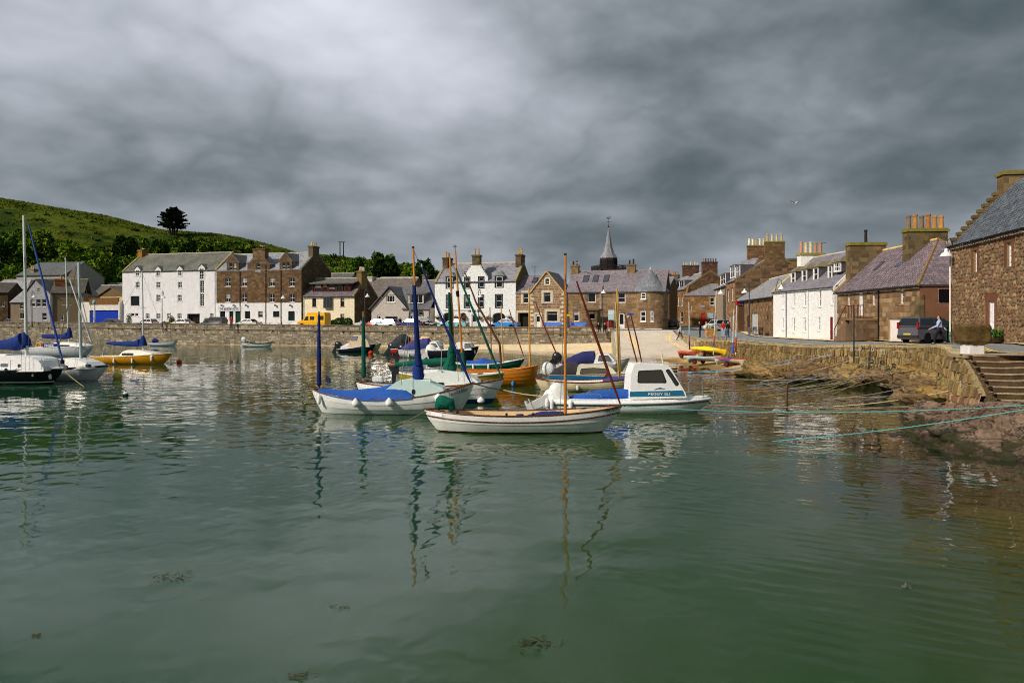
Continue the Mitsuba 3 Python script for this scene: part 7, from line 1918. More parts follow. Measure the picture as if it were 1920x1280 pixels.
h1b.sail([(786, 643), (794, 639), (803, 640), (812, 642)], [.3, .6, .55, .2], (226, 184, 148), 'canopy', 0, .06); railset(h1b, [h1b.P(798, 640), h1b.P(798, 630), h1b.P(806, 630), h1b.P(806, 640)], .03)
h2 = motor('cuddy_boat', 'white cuddy boat with blue cockpit cover by the far wall', 752, 84, 832, 83, [(756, 657, 1), (795, 656, 1), (831, 647, 0)], (214, 216, 212), (110, 110, 104))
h2.sail([(752, 656), (770, 652), (788, 647), (806, 644)], [.3, .55, .65, .6], (58, 68, 124), 'cockpit_cover', 0, .06)
h2.cabin([(804, 658), (806, 641), (814, 639), (818, 641), (824, 650), (826, 655)], .75, WHITE, .85); h2.cabwin([(809, 644), (816, 644), (821, 650), (807, 651)], glass=(100, 108, 110))
h2.outboard(-.2, .5, 0, (34, 36, 44), 1.6, .75); h2.fender(765, 660, 670, lab='white fender on the white cuddy boat by the far wall', r=.1)
h3 = motor('black_cabin_boat', 'black hulled boat with white cabin moored off the beach', 806, 80.5, 898, 79.5, [(810, 657, 1), (850, 656, 1), (897, 649, 0)], (28, 30, 44), (30, 30, 40), 2.2)
h3.cabin([(852, 658), (854, 643), (860, 641), (878, 643), (884, 654), (886, 656)], .85, WHITE, .85); h3.cabwin([(872, 644), (879, 645), (883, 651), (872, 652)], glass=(110, 116, 116))
h3.outboard(-.25, .55, -.2, (226, 228, 228), 1.7, .85); h3.fender(890, 656, 663, lab='white fender at the bow of the black cabin boat', r=.1)
e1 = Boat('rowing_boat', 'small white rowing boat with blue cover under the far wall on the left', 283, 120, 333, 119, 1.6, (.55, .45, .9), (200, 204, 206), 'transom', .8, .6, draft=.2, deck=False, liner=(180, 180, 176), rail=(60, 70, 140))
e1.sail([(286, 640), (290, 638), (296, 639)], [.2, .35, .2], (36, 50, 120), 'outboard_cover', 0, .1); e1.mast(321, 643, 319, 586, .05, .04, (140, 100, 60))
e2 = Boat('rowing_boat', 'dark green and white rowing boat under the far wall in the middle', 458, 116, 511, 115, 1.6, (.7, .45, .7), (214, 216, 210), 'transom', .8, .5, draft=.2, deck=False, liner=(60, 80, 70), rail=(30, 74, 66), railr=.08)
e2.outboard(-.2, .7, 0, (200, 202, 204), 1.2, .3)
 # -- the yachts on the left
A_ = Boat('black_yacht', 'black hulled yacht with white coachroof and blue boom cover at the left edge', -150, 50.5, 119, 49.2, 2.9, None, (14, 14, 20), 'transom', .7, 1.0, .3, draft=.4, zw=.06, bottom=(20, 20, 26), sheer_py=[(-140, 697, 1), (0, 695, 1), (117, 690, 0)], rail=(226, 228, 226), railr=.07, deckcol=(232, 232, 230), boot=(.13, .20, (210, 214, 214)), inset=-.02)
A_.cabin([(-120, 697), (-115, 668), (0, 667), (28, 666), (60, 670), (74, 676), (84, 687), (86, 696)], 1.05, (230, 231, 230), .85)
A_.cabwin([(4, 682), (16, 682), (16, 686.5), (4, 686.5)], frame=(140, 144, 146), glass=(90, 100, 110)); A_.cabwin([(36.5, 683), (40, 683), (40, 687), (36.5, 687)], frame=(120, 124, 126)); A_.cabwin([(-60, 682), (-30, 682), (-30, 686.5), (-60, 686.5)], frame=(140, 144, 146))
A_.add('sprayhood', (lambda q: cbox(q[0] - 1.2, q[0] + .1, -.8, .8, q[2] - .5, q[2] + .06, .12))(A_.P(27, 665)), (228, 229, 228), .06, 'gloss')
A_.mast(50, 668, 44.5, 404, .10, .075, (206, 210, 200), m='gloss')
A_.sail([(-60, 648), (-20, 647), (10, 646), (32, 644), (46, 638)], [.22, .26, .30, .44, .5], (28, 54, 124), 'boom_cover', 0, .08); A_.sail([(46.5, 648), (46.5, 636), (46, 622)], [.4, .3, .12], (28, 54, 124), 'boom_cover', .0, .08)
A_.sail([(54, 423), (75, 505), (95, 588), (117, 677)], [.035, .06, .075, .06], (58, 84, 160), 'furled_jib'); A_.wire(A_.P(47, 405), A_.P(55, 426), .02)
A_.add('jib_drum', (lambda q: lathe([(.12, 0), (.12, .25)], 8, q))(A_.P(117, 682)), (60, 20, 20), .2)
for i, (px, a, b_, c) in enumerate(((61, 694, 706, (232, 232, 230)), (93, 699, 711, (232, 232, 230)), (10, 690, 698, (36, 56, 80)))):
 A_.fender(px, a, b_, c, ['left white fender on the black yacht', 'right white fender on the black yacht', 'dark blue fender on the black yacht'][i], r=.14)
for q in (A_.P(78, 692, -1.2), A_.P(20, 694, -1.3), A_.P(-40, 696, -1.4)):
 A_.add('stanchion', tube([q, q + [0, 0, .62]], .02, 5), (196, 200, 204), .05, 'metal')
railset(A_, [A_.P(113, 690, -.15), A_.P(108, 672, -.5), A_.P(84, 673, -1.1), A_.P(78, 690, -1.25)], .02, name='pulpit'); railset(A_, [A_.P(113, 690, .15), A_.P(108, 672, .5), A_.P(84, 673, 1.1), A_.P(78, 690, 1.25)], .02, name='pulpit')
for px in (40, 56):
 A_.wire(A_.P(px, 694, -1.2), A_.P(45.5, 470, 0), .012, (170, 174, 178), 'shroud')
B_ = Boat('white_motor_sailer', 'white motor sailer with black sheer stripe behind the black yacht', 14, 53.5, 202, 52.6, 2.4, None, (222, 224, 222), 'transom', .8, .9, draft=.3, bottom=(40, 40, 44), zw=.06, sheer_py=[(20, 694, 1), (110, 693, 1), (200, 686, 0)], rail=(34, 34, 38), railr=.07, deckcol=(226, 226, 224))
B_.cabin([(60, 694), (84, 676), (110, 672), (140, 673), (160, 679), (172, 687), (174, 692)], .95, (230, 230, 228), .8); B_.cabwin([(112, 685), (128, 686), (128, 689), (112, 689)]); B_.cabwin([(162, 683), (170, 684), (172, 687), (163, 687)])
B_.mast(152, 676, 147.5, 492, .10, .08, (176, 190, 190)); B_.mast(171, 641, 131, 524, .05, .045, (206, 206, 200), 'spinnaker_pole', -.2)
B_.add('bowsprit', tube([B_.P(188, 687), B_.P(204, 685)], [.05, .04], 6), (226, 228, 226), .05, 'gloss'); B_.fender(146, 694, 705, lab='white fender on the white motor sailer', r=.13)
B_.wire(B_.P(144, 500), B_.P(110, 650), .03, (176, 170, 150)); B_.wire(B_.P(148, 495), B_.P(200, 686), .012)
for px in (140, 165):
 B_.wire(B_.P(px, 690, -1), B_.P(148.5, 560, 0), .012, (170, 174, 178), 'shroud')
C_ = Boat('dodger_yacht', 'pale yacht with navy lettered dodger and yellow lifebuoy behind the left yachts', 52, 88, 176, 86, 2.6, None, (206, 208, 210), 'transom', .75, 1.2, draft=.4, bottom=(70, 60, 56), zw=.1, sheer_py=[(56, 653, 1), (110, 652, 1), (174, 648, 0)], rail=(220, 222, 222), railr=.06, deckcol=(224, 224, 222))
C_.cabin([(98, 653), (101, 642), (120, 641), (150, 646), (157, 650)], .9, (228, 229, 228), .8); C_.cabwin([(113, 647), (131, 647), (131, 649), (113, 649)])
x0, z0 = C_.xz(80, 651, -1.25); x1, z1 = C_.xz(110, 644, -1.25)
C_.add('dodger', join([box(x0, x1, -1.27, -1.24, z0, z1)]), (30, 36, 120), .1); t = text('PAGER', .26, .01, True); tv = t[0]
C_.add('dodger__lettering', (np.c_[x0 + .22 + tv[:, 0], -1.28 - tv[:, 2], z0 + .08 + tv[:, 1]], t[1]), (226, 228, 232), 0)
a = np.linspace(-.4, 3.54, 14); q = C_.P(73, 648, -1.3); C_.add('lifebuoy', tube(np.stack([q[0] + .3 * np.cos(a), q[1] + 0 * a, q[2] + .3 * np.sin(a)], -1), .09, 8), (214, 160, 40), .1, 'matte', True)
C_.mast(129, 643, 122.5, 482, .08, .06, (206, 210, 206)); C_.sail([(80, 630), (100, 631), (120, 631), (129, 628)], [.2, .24, .3, .4], (28, 50, 116), 'boom_cover', 0, .08); C_.sail([(130, 633), (130, 622), (129.5, 613)], [.36, .26, .1], (28, 50, 116), 'boom_cover', 0, .08)
railset(C_, [C_.P(158, 648, -.5), C_.P(163, 640, -.5), C_.P(176, 640, 0), C_.P(172, 648, 0)], .03, name='pulpit'); C_.wire(C_.P(122.5, 484), C_.P(174, 646), .015); C_.wire(C_.P(116, 572), C_.P(134, 572), .03, (190, 190, 190), 'crosstree'); C_.wire(C_.P(140, 500), C_.P(172, 642), .06, (206, 206, 200), 'spinnaker_pole')
D_ = Boat('yellow_yacht', 'yellow hulled yacht with white deck and blue boom cover', 178, 72.5, 322, 71, 2.3, None, (206, 140, 20), 'transom', .6, 1.0, .5, draft=.35, bottom=(90, 66, 20), zw=.05, sheer_py=[(180, 669, 1), (245, 668.5, 1), (321, 662, 0)], rail=(226, 214, 180), railr=.05, deckcol=(226, 222, 206))
D_.cabin([(222, 670), (230, 659), (238, 656), (262, 657), (285, 662), (288, 668)], .8, (230, 226, 210), .8); D_.cabwin([(230, 662.5), (250, 662.5), (250, 665.5), (230, 665.5)], frame=(70, 66, 60))
D_.mast(269, 660, 266.5, 510, .075, .06, (196, 202, 206)); D_.sail([(200, 643), (225, 644.5), (250, 644.5), (264, 642)], [.10, .2, .24, .35], (28, 54, 124), 'boom_cover', 0, .08); D_.sail([(268, 648), (268, 640), (268, 629)], [.36, .3, .1], (28, 54, 124), 'boom_cover', 0, .08)
D_.wire(D_.P(263, 578, 0), D_.P(273, 577, 0), .03, (190, 190, 190), 'crosstree'); D_.wire(D_.P(267, 512), D_.P(320, 661), .012); D_.wire(D_.P(267, 512), D_.P(182, 668), .012)
railset(D_, [D_.P(302, 664, -.4), D_.P(308, 653, -.4), D_.P(325, 650, 0)], .03, name='pulpit'); railset(D_, [D_.P(190, 668, -.5), D_.P(196, 648, -.5)], .03, name='pushpit')
for i, (px, a, b_) in enumerate(((212, 671, 681), (246, 671, 681), (283, 667, 677))):
 D_.fender(px, a, b_, lab=['left white fender on the yellow yacht', 'middle white fender on the yellow yacht', 'right white fender on the yellow yacht'][i], r=.12)
 # -- buoys
for nm, lb, px, py, rr, col in (('buoy', 'white mooring buoy with dark band on the left water', 235.5, 739, .135, (214, 218, 220)), ('buoy', 'orange red mooring buoy right of the yellow yacht', 336, 679, .24, (206, 56, 24)), ('buoy', 'yellow mooring buoy below the yellow yacht', 220, 708, .30, (206, 190, 80)), ('buoy', 'red mooring buoy beside the dark speedboat', 695, 661.5, .27, (200, 56, 30))):
 q = onz(px, py + 2.5, 0)
 k = thing(nm, lb, 'buoy')
 put(k + '__ball', ball((q[0], q[1], rr * .62), rr, 12, (1, 1, .95)), 'matte', col, .1, True)
 put(k + '__eye', tube([[q[0], q[1], rr * 1.5], [q[0], q[1], rr * 1.9]], .03, 5), 'metal', (60, 60, 60), .1)
 if rr < .2:
  put(k + '__band', lathe([(rr * .93, -.08), (rr * 1.02, -.02), (rr * .99, .05)], 12, (q[0], q[1], rr * .4)), 'matte', (30, 32, 36), .1)
 # -- post in the water
q = onz(1476, 753, 0)
k = thing('mooring_post', 'short rusty post standing in the water among the ropes', 'post')
put(k + '__post', tube([[q[0], q[1], -.5], [q[0], q[1], .72]], [.055, .04], 7), 'matte', (92, 72, 54), .5); put(k + '__cap', lathe([(.06, .62), (.07, .78), (.03, .82)], 8, (q[0], q[1], 0)), 'matte', (120, 84, 48), .4)
 # -- vehicles
def on_line(px, p0, u):
 dx = (px - 960) / F
 x, t = np.linalg.solve(np.array([[u[0], -dx], [u[1], -1.0]]), -np.asarray(p0))
 return np.asarray(p0) + np.asarray(u) * x
CARS = {'hatch': (3.9, 1.44, .74, [(-.47, 0), (-.36, 1), (-.02, 1), (.2, 0)], .64), 'saloon': (4.5, 1.42, .74, [(-.36, 0), (-.22, 1), (.02, 1), (.18, 0)], .70), 'estate': (4.6, 1.5, .76, [(-.485, 0), (-.44, 1), (.02, 1), (.2, 0)], .72),
 'mpv': (4.3, 1.64, .78, [(-.49, 0), (-.43, 1), (.12, 1), (.36, .05)], .74), 'suv': (4.5, 1.72, .84, [(-.49, 0), (-.45, 1), (.05, 1), (.2, 0)], .80)}
def car(name, label, kind, x, y, z, ang, col, glass=(30, 36, 40)):
 L, H, hs, cab, belt = CARS[kind]
 W = 1.72
 k = thing(name, label, 'car', 'parked cars' if kind != 'x' else None)
 pt = lambda m: xf(m, (x, y, z), ang)
 hb = .92 if H < 1.6 else 1.05
 lo = Polygon([(-L / 2, .32), (-L / 2 + .03, .75), (-L / 2 + .1, hb - (.04 if kind != 'saloon' else .02)), (cab[0][0] * L, hb), (cab[3][0] * L, hb), (L / 2 - .55, hs), (L / 2 - .12, hs - .12), (L / 2, .5), (L / 2 - .02, .26), (-L / 2 + .05, .24)])
 for wx in (-.30 * L, .31 * L):
  lo = lo.difference(Point(wx, .31).buffer(.37, quad_segs=6))
 m = prism(lo, -1, 1, 'xz'); V = m[0]
 V[:, 1] *= (W / 2) * (1 - .16 * np.abs(V[:, 0] / (L / 2)) ** 5) * (1 - .04 * np.clip((V[:, 2] - .6) / .4, 0, 1))
 put(k + '__body', pt(m), 'enamel', col, .04, 25)
 cz = [(c[0] * L, hb + (H - hb) * (c[1] if i in (1, 2) else 0) - .004 + (.02 if False else 0)) for i, c in enumerate(cab)]
 top = [(cz[1][0], H), (cz[1][0] + .15, H + .03), (cz[2][0] - .2, H + .03), (cz[2][0], H)]
 m = prism(Polygon([cz[0]] + top + [cz[3]]), -1, 1, 'xz'); V = m[0]
 sy = lambda zz: W / 2 * (.96 - .20 * np.clip((zz - hb) / (H - hb), 0, 1.1))
 V[:, 1] *= sy(V[:, 2])
 put(k + '__roof', pt(m), 'enamel', col, .04)
 c_ = np.array([cz[0], cz[1], cz[2], cz[3]])
 po = Polygon(c_).buffer(-.07, join_style=2)
 xm = [c_[0, 0] * .55 + c_[3, 0] * .45 - .04]
 ws = po.difference(sbox(xm[0] - .03, 0, xm[0] + .03, 3))
 for sg in (-1, 1):
  for g in getattr(ws, 'geoms', [ws]):
   m = prism(g, 0, 1, 'xz'); V = m[0]
   V[:, 1] = sg * (sy(V[:, 2]) + .008 - .02 * (V[:, 1] < .5))
   put(k + '__side_window', pt(m), 'pane', glass, .05)
 for (a, b, nm) in ((cz[3], cz[2], 'windscreen'), (cz[0], cz[1], 'rear_window')):
  a, b = np.array(a), np.array(b); d = b - a; n_ = np.array([d[1], -d[0]]) if nm == 'windscreen' else np.array([-d[1], d[0]]); n_ = n_ / np.linalg.norm(n_) * .012
  q0, q1 = a + d * .10 + n_, a + d * .92 + n_
  w0, w1 = sy(q0[1]) * .90, sy(q1[1]) * .90
  P = [[q0[0], -w0, q0[1]], [q0[0], w0, q0[1]], [q1[0], w1, q1[1]], [q1[0], -w1, q1[1]]]
  put(k + '__' + nm, pt(slab(P if nm == 'windscreen' else P[::-1], .01)), 'pane', glass, .05)
 for wx in (-.30 * L, .31 * L):
  for sg in (-1, 1):
   c0 = (wx, sg * (W / 2 - .12), .31)
   R = lambda m_: (np.c_[m_[0][:, 0] + c0[0], m_[0][:, 2] + c0[1], m_[0][:, 1] + c0[2]], m_[1])
   wk = put(k + '__wheel', pt(R(lathe([(.20, -.1), (.29, -.1), (.31, -.06), (.31, .06), (.29, .1), (.20, .1)], 14))), 'matte', (24, 24, 26), .1)
   put(wk + '__rim', pt(R(join([lathe([(.03, -.08), (.205, -.085), (.205, .085), (.03, .08)], 12)]))), 'metal', (150, 152, 156), .1)
 put(k + '__lower_trim', pt(join([box(-L / 2 - .03, -L / 2 + .12, -.74, .74, .34, .50), box(L / 2 - .14, L / 2 + .03, -.72, .72, .30, .46)])), 'matte', jit(col, .05) * .6, .1)
 for sg in (-1, 1):
  put(k + '__headlight', pt(box(L / 2 - .17, L / 2 - .02, sg * .62 - .14, sg * .62 + .14, .56, .68)), 'gloss', (206, 210, 214), .1)
  tl = (-L / 2 - .005, -L / 2 + .10, sg * .64 - .09, sg * .64 + .09, .72, 1.0) if kind not in ('mpv', 'suv', 'estate') else (-L / 2 - .005, -L / 2 + .14, sg * .70 - .06, sg * .70 + .06, .92, 1.32)
  put(k + '__tail_light', pt(box(*tl)), 'gloss', (150, 20, 18), .05)
  put(k + '__mirror', pt(box(cz[3][0] - .35, cz[3][0] - .2, sg * (W / 2 + .07) - .09, sg * (W / 2 + .07) + .09, hb, hb + .13)), 'enamel', col, .05)
 put(k + '__number_plate', pt(box(-L / 2 - .04, -L / 2 - .032, -.26, .26, .52, .63)), 'matte', (206, 186, 70), .05)
 return k
CA = math.atan2(WU[1], WU[0])
def park(px, off, name, label, kind, col, flipd=False, da=0.0, **kw):
 p = on_line(px, WALL_A + WN * off, WU)
 return car(name, label, kind, p[0], p[1], 2.60, CA + da + (math.pi if flipd else 0), col, **kw)
park(28, 7.5, 'parked_car', 'blue grey hatchback by the grey gable house', 'hatch', (88, 104, 120))
park(216, 3.4, 'parked_car', 'dark grey hatchback in front of the blue garage door', 'hatch', (52, 62, 72))
park(274, 3.4, 'parked_car', 'white hatchback below the left part of the warehouse', 'hatch', (226, 228, 230), True)
park(340, 3.4, 'parked_car', 'white saloon in front of the warehouse', 'saloon', (232, 233, 234), True)
park(400, 3.4, 'parked_car', 'dark blue grey estate car left of the hotel door', 'suv', (50, 62, 76), True)
park(463, 3.4, 'parked_car', 'silver saloon in front of the hotel', 'saloon', (206, 208, 208), True)
park(704, 5.6, 'parked_car', 'red hatchback behind the pale blue one', 'hatch', (180, 30, 34), True)
park(724, 3.3, 'parked_car', 'pale blue hatchback in front of the dark garage', 'hatch', (176, 208, 214), True)
park(768, 3.4, 'parked_car', 'blue saloon in front of the grey gable cottage', 'saloon', (44, 60, 110), True)
park(800, 5.4, 'parked_car', 'dark green hatchback left of the white inn', 'suv', (36, 48, 50))
park(850, 3.3, 'parked_car', 'turquoise saloon in front of the white inn', 'saloon', (120, 190, 204), True)
park(945, 3.3, 'parked_car', 'bright blue and white car at the right end of the inn', 'saloon', (50, 130, 206), True)
q = at(1262, HZ, 123); car('parked_car', 'black saloon seen from behind in the street', 'saloon', q[0], q[1], 2.58, math.pi / 2 - .25, (24, 26, 30))
q = at(1247, HZ, 131); car('parked_car', 'dark grey hatchback beyond the black saloon', 'hatch', q[0], q[1], 2.6, math.pi / 2 - .1, (62, 66, 72))
q = at(1342, HZ, 121); car('parked_car', 'silver white car half hidden by the houses in the street', 'suv', q[0], q[1], 2.2, math.pi + .5, (206, 210, 214))
q = at(1742, HZ, 52.6); car('people_carrier', 'dark grey people carrier parked in front of the orange rendered wall', 'mpv', q[0], q[1], 2.46, .48, (84, 86, 92))
p = on_line(588, WALL_A + WN * 3.6, WU)
k = thing('yellow_van', 'bright yellow high roofed van in front of the cream house', 'van')
pt = lambda m: xf(m, (p[0], p[1], 2.60), CA)
YV = (236, 178, 10)
lo = Polygon([(-2.4, .35), (-2.3, 1.0), (-1.35, 1.25), (-.85, 1.95), (-.45, 2.4), (2.35, 2.4), (2.5, 2.2), (2.5, .35)])
for wx in (-1.5, 1.5):
 lo = lo.difference(Point(wx, .34).buffer(.42, quad_segs=6))
m = prism(lo, -1, 1, 'xz'); V = m[0]; V[:, 1] *= .95 * (1 - .12 * np.clip((V[:, 2] - 1.1) / 1.3, 0, 1)) * np.where(V[:, 0] < -2, .93, 1)
put(k + '__body', pt(m), 'enamel', YV, .05, 25)
sy = lambda zz: .95 * (1 - .12 * np.clip((zz - 1.1) / 1.3, 0, 1))
for poly, nm in (([(-1.15, 1.2), (-.75, 1.8), (-.35, 1.8), (-.35, 1.2)], 'side_window'), ([(-.1, 1.25), (-.1, 1.8), (.65, 1.8), (.65, 1.25)], 'side_window'), ([(1.55, 1.25), (1.55, 1.9), (2.3, 1.9), (2.3, 1.25)], 'side_window')):
 for sg in (-1, 1):
  m = prism(Polygon(poly), 0, 1, 'xz'); V = m[0]; V[:, 1] = sg * (sy(V[:, 2]) + .01 - .03 * (V[:, 1] < .5)); put(k + '__' + nm, pt(m), 'pane', (40, 40, 34), .1)
put(k + '__windscreen', pt(slab([[-1.32, .75, 1.28], [-1.32, -.75, 1.28], [-.92, -.72, 1.86], [-.92, .72, 1.86]], .02)), 'pane', (40, 44, 46), .1)
put(k + '__trim_stripe', pt(join([box(-2.2, 2.45, sg * .957 - .006, sg * .957 + .006, .72, .78) for sg in (-1, 1)])), 'matte', (190, 130, 10), .1)
for wx in (-1.5, 1.5):
 for sg in (-1, 1):
  R = lambda m_: (np.c_[m_[0][:, 0] + wx, m_[0][:, 2] + sg * .84, m_[0][:, 1] + .34], m_[1])
  put(k + '__wheel', pt(R(lathe([(.2, -.1), (.34, -.1), (.34, .1), (.2, .1)], 14))), 'matte', (26, 26, 28), .1)
for sg in (-1, 1):
 put(k + '__headlight', pt(box(-2.42, -2.3, sg * .6 - .15, sg * .6 + .15, .75, .95)), 'gloss', (220, 220, 214), .1)
 # -- people
def bone(a, ra, b, rb, n=8):
 P = []
 for c, r_ in ((a, ra), (b, rb)):
  P.append(ball(np.asarray(c, float), r_, n)[0])
 return m3.Manifold.hull_points(np.vstack(P))
def mani(ms):
 m = m3.Manifold.batch_boolean(ms, m3.OpType.Add).to_mesh()
 return np.array(m.vert_properties[:, :3], float), np.array(m.tri_verts, int)
def person(label, x, y, z, ang, pose='stand', top=(40, 40, 44), legs=(40, 42, 50), hair=(60, 44, 34), skin=(196, 150, 124), h=1.72, extra=None, arms=(0.1, -.05), sleeve=1):
 """local x to the front, y to the left, feet on z"""
 k = thing('person', label, 'person')
 s = h / 1.72
 hip, kn, an = {}, {}, {}
 pel, che, nk, hd = np.array([0, 0, .93]), np.array([.02, 0, 1.30]), np.array([.02, 0, 1.46]), np.array([.04, 0, 1.60])
 sp = {'stand': (.03, -.03), 'walk': (.30, -.30), 'sit': (0, 0)}[pose]
 for i, sg in enumerate((1, -1)):
  hip[i] = pel + [0, sg * .09, -.02]
  if pose == 'sit':
   kn[i] = hip[i] + [.42, sg * .04, .02]; an[i] = kn[i] + [.06, 0, -.42]
  else:
   kn[i] = np.array([sp[i] * .62 + (.05 if pose == 'walk' else .01), sg * .095, .49]); an[i] = np.array([sp[i] - (.06 if sp[i] < -.1 else 0), sg * .10, .085 + (.05 if sp[i] < -.1 else 0)])
 dz = 0 if pose != 'sit' else -.42
 sh = {i: che + [0, sg * .185, .10] for i, sg in enumerate((1, -1))}
 el = {i: sh[i] + [arms[i] * .55 - .02, (.05, -.05)[i], -.28 + abs(arms[i]) * .05] for i in (0, 1)}
 wr = {i: el[i] + [arms[i] * 1.1 + .05, (-.02, .02)[i], -.24 + abs(arms[i]) * .22] for i in (0, 1)}
 body, shirt, trou, shoe = [bone(pel, .135, che, .145), bone(che, .15, nk, .06), bone(nk, .058, hd, .06), bone(hd + [0, 0, -.03], .075, hd + [.0, 0, .05], .092), bone(hd + [.06, 0, -.05], .045, hd + [.075, 0, -.02], .03)], [bone(pel + [0, 0, .06], .150, che, .165), bone(che, .168, nk + [0, 0, -.03], .085)], [bone(pel + [0, .05, .04], .125, pel + [0, -.05, .04], .125)], []
 body.append(m3.Manifold.hull_points(np.array([hd + [.085, .012, .02], hd + [.085, -.012, .02], hd + [.088, .018, -.02], hd + [.088, -.018, -.02], hd + [.115, 0, -.015]])))
 for i, sg in enumerate((1, -1)):
  body += [bone(hip[i], .085, kn[i], .058), bone(kn[i], .056, an[i], .040), bone(an[i], .042, an[i] + [.14, 0, -.045], .035), bone(sh[i], .056, el[i], .042), bone(el[i], .041, wr[i], .030), bone(hd + [0, sg * .085, .0], .022, hd + [0, sg * .092, .02], .02)]
  pm = wr[i] + (wr[i] - el[i]) / np.linalg.norm(wr[i] - el[i]) * .07
  body.append(bone(wr[i], .028, pm, .034))
  d = (pm - wr[i]) / np.linalg.norm(pm - wr[i]); sd = np.array([1.0, 0, 0]) if abs(d[0]) < .8 else np.array([0, 0, 1.0])
  for q, l in ((-.03, .055), (-.01, .07), (.01, .066), (.028, .05)):
   body.append(bone(pm + sd * q, .011, pm + sd * q * 1.1 + d * l, .008, 5))
  body.append(bone(wr[i] + d * .03, .012, wr[i] + d * .07 + sd * .055, .009, 5))
  shirt.append(bone(sh[i], .070, el[i], .056))
  if sleeve:
   shirt.append(bone(el[i], .056, el[i] + (wr[i] - el[i]) * .9, .044))
  trou += [bone(hip[i] + [0, 0, .02], .102, kn[i], .076), bone(kn[i], .076, an[i] + [0, 0, .02], .058)]
  shoe.append(bone(an[i] + [-.03, 0, -.035], .05, an[i] + [.16, 0, -.05], .036))
 G = lambda m: xf(m, (x, y, z + dz * s), ang, s)
 put(k + '__body', G(mani(body)), 'matte', skin, .1, 50)
 put(k + '__top', G(mani(shirt)), 'matte', top, .2, 50)
 put(k + '__trousers', G(mani(trou)), 'matte', legs, .2, 50)
 put(k + '__shoes', G(mani(shoe)), 'matte', (40, 36, 34), .1, 50)
 put(k + '__hair', G(mani([bone(hd + [-.02, 0, .05], .098, hd + [-.03, 0, .01], .092).trim_by_plane((-.4, 0, .92), float((hd @ [-.4, 0, .92]) + .0))])), 'matte', hair, .2, 50)
 for sg in (1, -1):
  put(k + '__eye', G(ball(hd + [.088, sg * .032, .025], .012, 6)), 'gloss', (40, 34, 30), 0)
 if extra == 'pack':
  put(thing('backpack', 'yellow green rucksack on the back of the person by the wooden planters', 'bag'), G(mani([bone([-.2, .03, 1.0], .11, [-.2, .03, 1.3], .12)])), 'matte', (170, 190, 50), .2, 50, exact=True)
 return k
def pz(px, D, z):
 q = at(px, HZ, D)
 return q[0], q[1], z
person('person in dark clothes standing beside the dark garage opening', *pz(750, 121.5, 2.6), -1.3, top=(30, 28, 30), legs=(34, 34, 40))
person('person in a red jacket beside the dark estate car at the hotel', *pz(434, 124, 2.6), -1.4, top=(190, 40, 30), legs=(50, 50, 56), hair=(90, 70, 50))
person('person in a black jacket and white shirt sitting on the end of the far wall', *pz(1122, 105.2, 2.22), -1.3, 'sit', (26, 26, 30), (30, 30, 34), (120, 80, 60))
person('person in dark clothes sitting at the head of the slipway', *pz(1134.5, 105.0, 2.18), -1.9, 'sit', (24, 26, 32), (30, 30, 36), (150, 110, 80))
person('man in white shirt and dark trousers walking on the slipway', *pz(1275, 95, float(slip_z(0, 95))), -.6, 'walk', (206, 210, 216), (44, 42, 44), (50, 42, 36), arms=(.2, -.15))
person('man in black top and trousers standing above the slipway', *pz(1312.5, 90.5, 1.98), 2.9, 'stand', (24, 24, 28), (40, 40, 52), (50, 40, 34), sleeve=0)
person('person with white shirt, red cap and rucksack by the wooden planters', *pz(1325, 90.0, 1.98), 2.9, 'stand', (200, 206, 214), (40, 38, 40), (190, 50, 40), extra='pack')
person('woman in a red top and pale jeans looking towards the water', *pz(1356, 88.5, 2.0), -1.6, 'stand', (176, 30, 36), (160, 176, 196), (34, 32, 36), sleeve=0)
person('person in blue jeans just behind the woman in the red top', *pz(1364.5, 89.5, 2.0), -.9, 'stand', (30, 32, 40), (70, 90, 130), (34, 30, 28))
person('person in a red shirt beside the black saloon in the street', *pz(1239, 119.5, 2.58), -1.2, 'stand', (150, 36, 40), (40, 38, 40))
person('man in pale blue shirt walking past the grey people carrier', *pz(1762, 49.4, 2.46), 2.75, 'walk', (170, 186, 226), (30, 26, 32), (64, 44, 34), arms=(.28, -.22))
 # -- lamps
LG = 'swan neck street lamps with white shades'
def lamp(px_post, px_sh, py_sh, D, zb, label, col=(96, 100, 106), wall=None):
 k = thing('street_lamp', label, 'street lamp', LG)
 sh = at(px_sh, py_sh, D); b = at(px_post, HZ, D)
 dx = sh[0] - b[0]
 top = sh[2] + .75
 sc = 1.0
 if wall is None:
  a = np.linspace(math.pi, 0, 9)
  arc = [[b[0] + dx / 2 + (-dx / 2) * -math.cos(q) * 1.0, D, top - .25 + .35 * math.sin(q)] for q in a]
  arc = [[b[0] + dx * (1 + math.cos(q)) / 2, D, top - .25 + .45 * math.sin(q)] for q in a]
  put(k + '__pole', tube([[b[0], D, zb]] + arc + [[sh[0], D, sh[2] + .2]], [.075] + [.05] * 10, 7), 'metal', col, .1, True)
  put(k + '__base', lathe([(.13, zb), (.13, zb + .9), (.08, zb + 1.0)], 8, (b[0], D, 0)), 'matte', col, .1)
 else:
  put(k + '__bracket', tube([wall, [wall[0] * .5 + sh[0] * .5, wall[1] * .5 + D * .5, sh[2] + 1.0], [sh[0], D, sh[2] + .8], [sh[0], D, sh[2] + .3]], .035, 6), 'metal', col, .1, True)
 put(k + '__shade', lathe([(.36, -.13), (.36, -.10), (.27, .06), (.12, .16), (.09, .36), (.03, .38)], 14, tuple(sh)), 'gloss', (236, 238, 238), .05, 40)
 return k
lamp(304, 306.5, 557, 128.5, 2.6, 'white shaded street lamp in front of the white warehouse')
